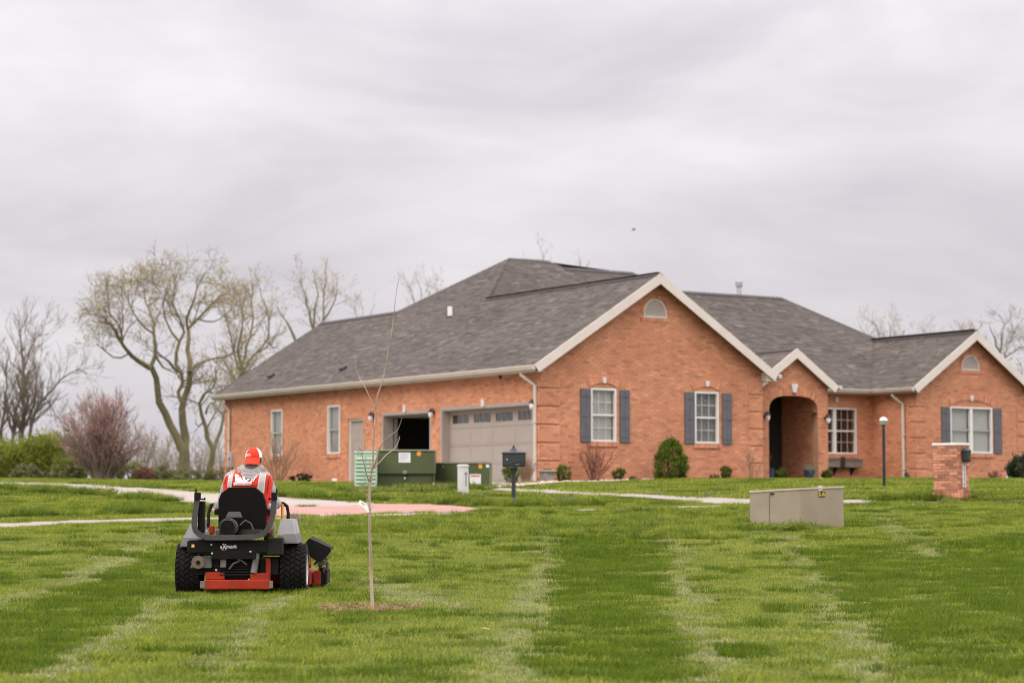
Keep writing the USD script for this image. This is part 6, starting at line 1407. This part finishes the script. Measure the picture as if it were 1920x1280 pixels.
# green hedge at the left edge, brush and saplings along the back of the lawn
hr2 = np.random.default_rng(66)
for i, (px, w, h, Y, m, lab) in enumerate(((-12, 2.6, 1.5, 84, 'hedge_leaf', 'yellow green leafy hedge bush cut by the left edge'), (28, 2.0, 1.62, 86, 'hedge_leaf', 'yellow green hedge bush with a tall dark base'), (70, 1.9, 1.75, 84, 'hedge_leaf', 'bright yellow green hedge bush, broadest of the row'), (104, 1.7, 1.9, 87, 'hedge_leaf', 'tallest yellow green hedge bush next to the blossom tree'), (135, 1.5, 1.0, 83, 'hedge_leaf', 'low yellow green bush at the end of the hedge row'), (48, 1.2, .7, 80, 'hedge_leaf_dull', 'dull blue green undergrowth before the hedge'), (122, 1.3, .6, 80, 'hedge_leaf_dull', 'dull green low undergrowth under the blossom tree'), (243, 1.3, .85, 84, 'hedge_leaf_dull', 'olive bush between the blossom tree and the big trunk'), (295, 1.4, .7, 84, 'hedge_leaf_dull', 'low olive bush left of the big tree trunk'), (350, 1.5, .55, 90, 'hedge_leaf_dull', 'low olive growth at the foot of the big tree'), (408, 1.3, .65, 86, 'hedge_leaf_dull', 'low olive growth behind the driver near the house'))):
    b = at(px, 903, Y); b[2] = float(gz(b[0], b[1])) - .1
    leafy('hedge_bush', lab, b, w, w * .8, h, int(5200 * w * h / 3), .055, 110 + i, m, 'ball', group='hedge and undergrowth behind the lawn', clump=40, rag=.16)
b = at(271, 902, 80); b[2] = float(gz(b[0], b[1])) - .1; leafy('dark_brush_shrub', 'small dark brown shrub right of the blossom tree', b, .75, .7, .62, 1500, .04, 130, 'brown_bud', 'ball', clump=30, rag=.16)
for i, (px, h, w, n, lab) in enumerate(((215, 1.6, 2.2, 20, 'bare brush right of the blossom tree base'), (262, 2.6, 1.6, 14, 'tall thin bare saplings between blossom tree and big tree'), (300, 2.2, 2.0, 18, 'bare brush just left of the big tree trunk'), (330, 1.5, 1.6, 14, 'low bare brush at the big tree trunk'), (372, 1.9, 1.8, 16, 'bare brush between the big trunk and its neighbour'), (412, 1.7, 1.6, 14, 'bare brush beside the house corner'), (150, 1.5, 1.5, 14, 'bare brush below the blossom tree'), (20, 2.4, 2.4, 18, 'bare brush behind the hedge at the left edge'))):
    b = at(px, 903, 94 + i % 3 * 3); b[2] = float(gz(b[0], b[1])) - .15
    stem_bush('bare_brush', lab, b, h, w, n, 140 + i, 'bark_grey', 'twig_pale', 'bud_leaf', dict(density=[2.6, 3.4], len=[h * .34, h * .18], rmin=.008, bud=1, bud_size=.035, bud_spread=.05, bud_p=.35, up=.08), 'brush', r0=.02)
# far wood line beyond the crest, one mass of grey brown twigs
r = np.random.default_rng(12); p = Plant(13)
for i in range(420):
    X = r.uniform(-42, 6); Yf = r.uniform(128, 165); z = float(gz(X, Yf)); h = r.uniform(2.2, 4.4)
    P = polyline((X, Yf, z - .2), (r.normal(0, .12), 0, 1), h, 5, r, .08); p.twig.tube(P, np.linspace(.05, .012, 6), 3, cap=False)
    for _ in range(9): u = r.uniform(.25, .95) * 5; k = int(u); q = P[k] + (P[k + 1] - P[k]) * (u - k); p.twig.tube(polyline(q, (r.normal(0, .5), r.normal(0, .5), .8), h * .28, 3, r, .15), np.linspace(.018, .008, 4), 3, cap=False)
p.twig.build('far_wood', 'twig_pale', None, kind='stuff', label='far line of bare grey brush beyond the lawn')

# the staked young tree in the front lawn
b = ground_at(699, 1147); Y = b[1]; b = b - [0, 0, .02]
t = thing('sapling', 'thin newly planted bare sapling with a white tag in the front lawn', 'tree', b)
def sp(pts, dy=0.0): 
    P = np.array([at(px, py, Y + dy * u) - b for (px, py), u in zip(pts, np.linspace(0, 1, len(pts)))]); return P
def spline(P, n):
    s = np.concatenate([[0], np.cumsum(np.linalg.norm(np.diff(P, axis=0), axis=1))]); return np.stack([PchipInterpolator(s, P[:, k])(np.linspace(0, s[-1], n)) for k in range(3)], 1)
trunk = spline(sp([(699, 1150), (698, 1130), (696, 1085), (695, 1045), (693.3, 1000), (693, 977), (692.8, 927), (695, 899), (698, 877), (699.5, 856), (701, 820), (702, 800)]), 40)
MB().tube(trunk, np.interp(np.linspace(0, 1, 40), [0, .03, .5, .78, 1], [.021, .0165, .013, .0105, .0075]), 9).build('trunk', 'sapling_bark', t, smooth=True)
def tw(pts, r0, r1, dy, name='branch', m='sapling_twig'): P = spline(sp(pts, dy), max(6, len(pts) * 4)); MB().tube(P, np.linspace(r0, r1, len(P)), 6).build(name, m, t, smooth=True)
tw([(702, 802), (704, 775), (706, 750), (715, 720), (722.5, 690), (727.5, 660), (732.5, 635), (739, 585), (742.5, 552), (748, 521)], .009, .0025, .0)
tw([(698, 877), (705, 863.6), (710, 845), (718, 829), (731.6, 815.8), (745, 806.5), (750, 795), (754, 782.6)], .008, .0025, -.25)
tw([(698, 879), (710.4, 867.6), (725, 851.6), (738, 842), (746, 830), (749.6, 817.8)], .0075, .0025, .3)
tw([(698, 878), (706, 860), (712, 840), (716, 820)], .004, .002, .1); tw([(697, 880), (693, 866), (692.5, 846)], .005, .002, .15)
tw([(696, 903), (689, 894), (684, 873), (679, 853), (678.5, 845)], .0065, .003, -.2); tw([(679, 853), (674, 850), (670, 842)], .003, .0015, 0, 'twig'); tw([(679, 850), (683, 840), (684, 826), (685, 810)], .003, .0015, 0, 'twig')
tw([(690, 829), (686, 815), (684.5, 808)], .0025, .0012, 0, 'twig'); tw([(689, 806.5), (690.5, 798), (691.5, 790.5)], .0025, .0015, 0, 'twig')
tw([(693, 945), (686.5, 927), (682.5, 912), (680, 905)], .0045, .002, -.1); tw([(682, 911), (686, 905), (689, 899)], .0025, .0015, 0, 'twig'); tw([(692.5, 966), (696, 955), (699.5, 946.6), (701.5, 944)], .0035, .0015, .05, 'twig')
tw([(692, 948), (688, 938), (689, 925)], .003, .0015, .05, 'twig'); tw([(703, 765), (699, 757), (692, 742), (685, 727), (677.5, 715), (671, 700), (667, 688), (666, 672.5), (668, 662)], .0045, .0018, .2); tw([(711, 765), (716, 757), (721, 750)], .0025, .0012, 0, 'twig')
tw([(703, 872), (709, 850), (707, 835)], .003, .0015, 0, 'twig')
bd = Plant(15)
for px, py in ((678.5, 845), (670, 842), (673, 848), (676, 846), (700, 870), (697, 885), (694, 895), (699, 865), (702, 895), (690, 900)): bd.leaves_at(at(px, py, Y) - b, 3, .012, .012)
bd.leaf.build('buds', 'brown_bud', t, kind='stuff')
P = sp([(672.5, 940.5), (677, 943), (683, 947), (688, 953), (691.5, 960)], -.02); d = np.gradient(P, axis=0); d /= np.linalg.norm(d, axis=1, keepdims=True); n_ = np.column_stack([-d[:, 2], 0 * d[:, 0], d[:, 0]]); w = np.array([.022, .024, .020, .016, .006])[:, None]
v = np.vstack([P + n_ * w, P - n_ * w, P + n_ * w + [0, .003, 0], P - n_ * w + [0, .003, 0]])
tg = MB().add(v, [[j, j + 1, 6 + j, 5 + j] for j in range(4)] + [[10 + j, 15 + j, 16 + j, 11 + j] for j in range(4)]).build('plant_tag', 'tag_white', t)
MB().add(np.array([P[1] + n_[1] * .012 + [0, -.002, 0], P[2] + n_[2] * .006 + [0, -.002, 0], P[2] + n_[2] * .001 + [0, -.002, 0], P[1] + n_[1] * .006 + [0, -.002, 0]]), [[0, 1, 2, 3]]).build('tag_print', 'mower_darkgrey', tg)
sx, sy = b[0], b[1]
ring_poly = Polygon([(sx - .06 + math.cos(a) * .40 * (1 + .12 * math.sin(3 * a + 1)), sy + math.sin(a) * .36 * (1 + .12 * math.sin(2 * a))) for a in np.linspace(0, 2 * PI, 40)])
sheet('straw_patch', ring_poly, 'mulch', .012, .2, label='bare patch of dry clippings round the sapling')
pieces = []
for q in range(5):
    rr = np.random.default_rng(q); m = MB()
    for k in range(6): a = rr.uniform(0, PI); L = rr.uniform(.03, .06); c_ = rr.normal(0, .02, 2); dd = np.array([math.cos(a), math.sin(a)]) * L; nn = np.array([-math.sin(a), math.cos(a)]) * .003; z = rr.uniform(.003, .02, 2); m.add(np.array([[*(c_ - dd - nn), z[0]], [*(c_ - dd + nn), z[0]], [*(c_ + dd + nn), z[1]], [*(c_ + dd - nn), z[1]]]), [[0, 1, 2, 3]], rr.random())
    pieces.append((m, 'straw'))
scatter('straw_clippings', ring_poly.buffer(.07), 620, pieces, 33, 'dry straw coloured clippings scattered round the sapling', .012, .7, 1.4, .4)
# a bird far off over the roof
bp_ = at(1188, 431, 160); t = thing('bird', 'tiny dark bird high in the grey sky above the roof', 'bird', bp_)
MB().tube([(-.16, 0, 0), (-.05, 0, .02), (.08, 0, .03), (.17, 0, .02)], [.015, .05, .045, .01], 8).build('bird_body', 'black_paint', t, smooth=True)
for s in (-1, 1): MB().add(np.array([(-.05, 0, .04), (.09, 0, .04), (.05, s * .22, .10), (-.03, s * .22, .09), (-.04, s * .42, .06)]), [[0, 1, 2, 3], [3, 2, 4]]).build('wing', 'black_paint', t)
# ------------------------------------------------------------------ the lawn, blade by blade
def grass_patch(size, n, h, w, lean, spread, seed, dry=.05, hvar=.35):
    r = np.random.default_rng(seed); m = MB()
    q = r.uniform(-size / 2, size / 2, (n, 2)) + r.normal(0, size * .06, (n, 2)); a = r.uniform(0, 2 * PI, n)
    # gentle tufting
    hh = h * r.uniform(1 - hvar, 1 + hvar, n) * (.8 + .4 * meshkit.noise(np.column_stack([q * 9 / size * .3 + 7 * seed, np.zeros(n)]), seed))
    ld = np.column_stack([r.normal(lean[0], spread, n), r.normal(lean[1], spread, n)]) * hh[:, None]
    side = np.column_stack([np.cos(a), np.sin(a), np.zeros(n)]) * (w / 2 * r.uniform(.7, 1.3, n))[:, None]
    b = np.column_stack([q, np.full(n, -.008)]); mid = np.column_stack([q + ld * .38, hh * .60]); tip = np.column_stack([q + ld, hh * np.clip(1 - .25 * (ld ** 2).sum(1) / hh ** 2, .35, 1)])
    v = np.stack([b - side, b + side, mid - side * .8, mid + side * .8, tip], 1).reshape(-1, 3); k = np.arange(n) * 5
    f = np.vstack([np.stack([k, k + 1, k + 3], 1), np.stack([k, k + 3, k + 2], 1), np.stack([k + 2, k + 3, k + 4], 1)])
    t = np.clip(r.normal(.45, .21, n), 0, .84); t = np.where(r.random(n) < dry, r.uniform(.86, 1, n), t)
    return m.add(v, f, np.repeat(t, 5))
NOGRASS = unary_union(SHEETS + [HOUSE_FOOT]).buffer(-.015)
shapely.prepare(NOGRASS)
def trail(pts, half):
    return LineString([gpt(*p) for p in pts]).buffer(half, cap_style=2)
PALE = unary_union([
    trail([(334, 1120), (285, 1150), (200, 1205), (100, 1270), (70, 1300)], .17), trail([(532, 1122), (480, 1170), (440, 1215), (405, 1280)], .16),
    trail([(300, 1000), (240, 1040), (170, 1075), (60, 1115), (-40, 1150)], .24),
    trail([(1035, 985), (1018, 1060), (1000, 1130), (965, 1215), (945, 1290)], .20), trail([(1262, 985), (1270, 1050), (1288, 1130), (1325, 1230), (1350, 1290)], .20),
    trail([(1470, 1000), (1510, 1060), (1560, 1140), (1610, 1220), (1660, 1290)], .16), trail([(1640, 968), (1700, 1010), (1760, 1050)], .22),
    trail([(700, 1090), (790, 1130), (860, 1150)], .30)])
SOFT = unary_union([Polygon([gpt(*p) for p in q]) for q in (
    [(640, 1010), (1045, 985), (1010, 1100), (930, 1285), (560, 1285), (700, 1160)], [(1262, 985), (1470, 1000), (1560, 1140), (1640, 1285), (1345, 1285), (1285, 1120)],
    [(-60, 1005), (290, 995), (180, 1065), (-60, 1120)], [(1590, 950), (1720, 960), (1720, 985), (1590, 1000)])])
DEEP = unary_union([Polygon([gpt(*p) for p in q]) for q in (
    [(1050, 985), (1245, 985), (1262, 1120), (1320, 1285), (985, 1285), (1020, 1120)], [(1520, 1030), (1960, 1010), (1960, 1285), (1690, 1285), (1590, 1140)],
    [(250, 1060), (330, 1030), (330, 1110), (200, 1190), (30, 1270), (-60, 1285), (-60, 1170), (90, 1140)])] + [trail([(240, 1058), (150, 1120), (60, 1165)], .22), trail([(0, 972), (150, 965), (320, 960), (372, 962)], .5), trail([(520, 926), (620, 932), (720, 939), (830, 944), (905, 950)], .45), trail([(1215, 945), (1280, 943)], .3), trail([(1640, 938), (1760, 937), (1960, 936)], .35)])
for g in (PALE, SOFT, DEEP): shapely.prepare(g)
def lawn(name, y0, y1, step, size, nbl, h, w, label, seed, styles, grow=None):
    r = np.random.default_rng(seed)
    protos, base = [], []
    for s, (mt, hs, lean, spread, dry) in enumerate(styles):
        base.append(len(protos))
        for q in range(3): protos.append((grass_patch(size, nbl, h * hs, w, lean, spread, seed * 31 + s * 7 + q, dry), mt))
    ys = np.arange(y0, y1, step); P = []
    for y in ys:
        xm = .2345 * y + .7; xs_ = np.arange(-xm, xm, step); P.append(np.column_stack([xs_, np.full(len(xs_), y)]))
    P = np.vstack(P); P = P + r.uniform(-.5, .5, P.shape) * step
    P = P[~shapely.contains_xy(NOGRASS, P[:, 0], P[:, 1])]
    # ragged borders between the mowing stripes
    J = P + (np.column_stack([meshkit.noise(np.column_stack([P * 1.7, np.zeros(len(P))]), 3), meshkit.noise(np.column_stack([P * 1.7, np.zeros(len(P))]), 4)]) - .5) * .18 + r.normal(0, .04, P.shape)
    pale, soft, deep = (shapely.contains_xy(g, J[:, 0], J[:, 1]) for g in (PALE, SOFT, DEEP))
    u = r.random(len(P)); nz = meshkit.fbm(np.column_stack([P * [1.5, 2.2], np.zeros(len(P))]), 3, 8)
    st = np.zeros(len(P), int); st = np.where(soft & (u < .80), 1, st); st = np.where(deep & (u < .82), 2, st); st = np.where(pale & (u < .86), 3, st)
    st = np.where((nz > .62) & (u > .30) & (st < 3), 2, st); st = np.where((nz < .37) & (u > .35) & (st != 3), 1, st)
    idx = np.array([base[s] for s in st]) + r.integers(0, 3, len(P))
    sc = np.column_stack([r.uniform(.9, 1.15, len(P))] * 2 + [r.uniform(.7, 1.25, len(P)) * (.65 + .75 * nz)])
    pos = np.column_stack([P, gz(P[:, 0], P[:, 1])])
    return instancer(name, pos, idx, r.normal(0, .28, len(P)), sc, protos, label)
#            material      height  lean (x, y)   spread dry
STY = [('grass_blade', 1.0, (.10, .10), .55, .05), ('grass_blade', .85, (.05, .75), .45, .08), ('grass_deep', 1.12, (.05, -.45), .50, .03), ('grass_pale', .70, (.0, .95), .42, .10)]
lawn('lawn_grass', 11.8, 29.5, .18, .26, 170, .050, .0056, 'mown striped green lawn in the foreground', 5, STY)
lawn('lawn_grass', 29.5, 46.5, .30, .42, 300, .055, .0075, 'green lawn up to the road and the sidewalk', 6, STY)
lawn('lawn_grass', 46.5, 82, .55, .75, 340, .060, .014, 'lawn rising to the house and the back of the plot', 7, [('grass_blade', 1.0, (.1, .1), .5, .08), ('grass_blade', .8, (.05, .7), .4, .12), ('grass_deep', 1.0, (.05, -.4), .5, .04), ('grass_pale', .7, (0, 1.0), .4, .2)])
# longer tussocks missed by the mower, along edges and on the rough strip before the sidewalk
def tussocks(name, polys, count, h, w, n, size, label, seed, mats):
    r = np.random.default_rng(seed); protos = [(grass_patch(size, n, h, w, (.15 * (q - 1), -.1), .75, seed + q, .06, .55), mats[q % len(mats)]) for q in range(6)]
    poly = unary_union(polys).difference(NOGRASS); P = []; x0, y0, x1, y1 = poly.bounds
    while sum(map(len, P)) < count:
        q = r.uniform([x0, y0], [x1, y1], (count * 3, 2)); q = q[shapely.contains_xy(poly, q[:, 0], q[:, 1])]
        k = meshkit.fbm(np.column_stack([q * .9, np.zeros(len(q))]), 2, 17); P.append(q[r.random(len(q)) < np.clip((k - .40) * 5, .06, 1)])
    P = np.vstack(P)[:count]; sc = np.column_stack([r.uniform(.6, 1.3, count)] * 2 + [r.uniform(.45, 1.25, count)])
    return instancer(name, np.column_stack([P, gz(P[:, 0], P[:, 1])]), r.integers(0, 6, count), r.uniform(-.6, .6, count), sc, protos, label)
tussocks('rough_grass', [band([(545, 975), (671, 970), (760, 966), (880, 964), (960, 962), (1060, 960), (1210, 957), (1330, 954), (1411, 948)], [(545, 1010), (671, 1012), (760, 1008), (880, 1005), (1060, 1010), (1210, 1012), (1330, 1016), (1411, 1010)])], 620, .115, .008, 130, .26, 'ragged uncut grass before the sidewalk', 51, ['grass_blade', 'grass_deep', 'grass_blade'])
tussocks('rough_grass', [trail([(-60, 974), (150, 968), (320, 963), (372, 964)], .42), trail([(520, 929), (620, 934), (720, 940.5), (830, 945), (905, 951)], .40), trail([(905, 950), (1060, 951), (1210, 949)], .30), trail([(1640, 938.5), (1780, 939), (1960, 938.5)], .25), trail([(0, 918), (150, 927), (300, 940), (371, 947)], .3)], 700, .15, .010, 130, .28, 'thick darker grass along the road and walk edges', 52, ['grass_deep', 'grass_deep', 'grass_blade'])
tussocks('rough_grass', [Polygon([gpt(1300, 1010), gpt(1900, 960), gpt(1960, 1200), gpt(1500, 1150)]), Polygon([gpt(560, 1020), gpt(1000, 1010), gpt(1000, 1090), gpt(640, 1110)])], 190, .085, .006, 110, .22, 'scattered darker tussocks in the mown lawn', 53, ['grass_deep', 'grass_blade', 'grass_deep'])
for polys, cnt, label in (([Point(*ground_at(px, py)[:2]).buffer(r_) for px, py, r_ in ((1420, 994, .3), (1455, 995, .3), (1500, 996, .3), (1545, 996, .3), (1583, 996, .3), (1775, 938, .4), (1797, 943, .4), (963, 948, .35), (868, 934, .3))], 150, 'untrimmed grass round the tan box, pillar and posts'), ([Point(*ground_at(px, py)[:2]).buffer(.8) for px, py in ((760, 920), (866, 918), (685, 923))], 240, 'uncut grass at the feet of the green utility boxes'),): tussocks('rough_grass', polys, cnt, .13, .012, 110, .30, label, 54, ['grass_blade', 'grass_pale', 'grass_deep'])
cl = []
for q in range(5):
    rr = np.random.default_rng(40 + q); m = MB()
    for k_ in range(5): a = rr.uniform(0, PI); L = rr.uniform(.025, .06); c_ = rr.normal(0, .05, 2); dd = np.array([math.cos(a), math.sin(a) * .6]) * L; nn = np.array([-math.sin(a), math.cos(a)]) * .003; z = rr.uniform(.03, .055, 2); m.add(np.array([[*(c_ - dd - nn), z[0]], [*(c_ - dd + nn), z[0]], [*(c_ + dd + nn), z[1]], [*(c_ + dd - nn), z[1]]]), [[0, 1, 2, 3]], rr.random())
    cl.append((m, 'clipping'))
fore = Polygon([(-3.9, 12.2), (3.9, 12.2), (7.4, 28), (-7.4, 28)]).difference(NOGRASS)
scatter('grass_clippings', fore, 800, cl, 61, 'loose pale grass clippings lying on the mown lawn', -.012, .35, .9, .2)
scatter('grass_clippings', PALE.intersection(fore), 300, cl, 62, 'pale clippings pressed into the wheel tracks of the mower', -.012, .4, .9, .2)
# a few fallen leaves
for px, py, lab in ((590, 836 * 0 + 1002, 'fallen orange leaf near the mower chute'), (907, 1190, 'small reddish fallen leaf in the middle of the lawn'), (1755, 1008, 'pale fallen leaf on the grass by the pillar'), (215, 1061, 'orange fallen leaf on the dark mown stripe'), (1622, 1140, 'pale fallen leaf on the dark grass at the right')):
    c = ground_at(px, py); t = MB().add(np.array([(-.035, 0, .0), (0, -.02, .012), (.04, 0, .0), (0, .02, .014), (.055, .004, .004)]) + c + [0, 0, .045], [[0, 1, 3], [1, 2, 3], [2, 4, 3]]).build('fallen_leaf', 'leaf_litter'); tag(t, lab, 'leaf')
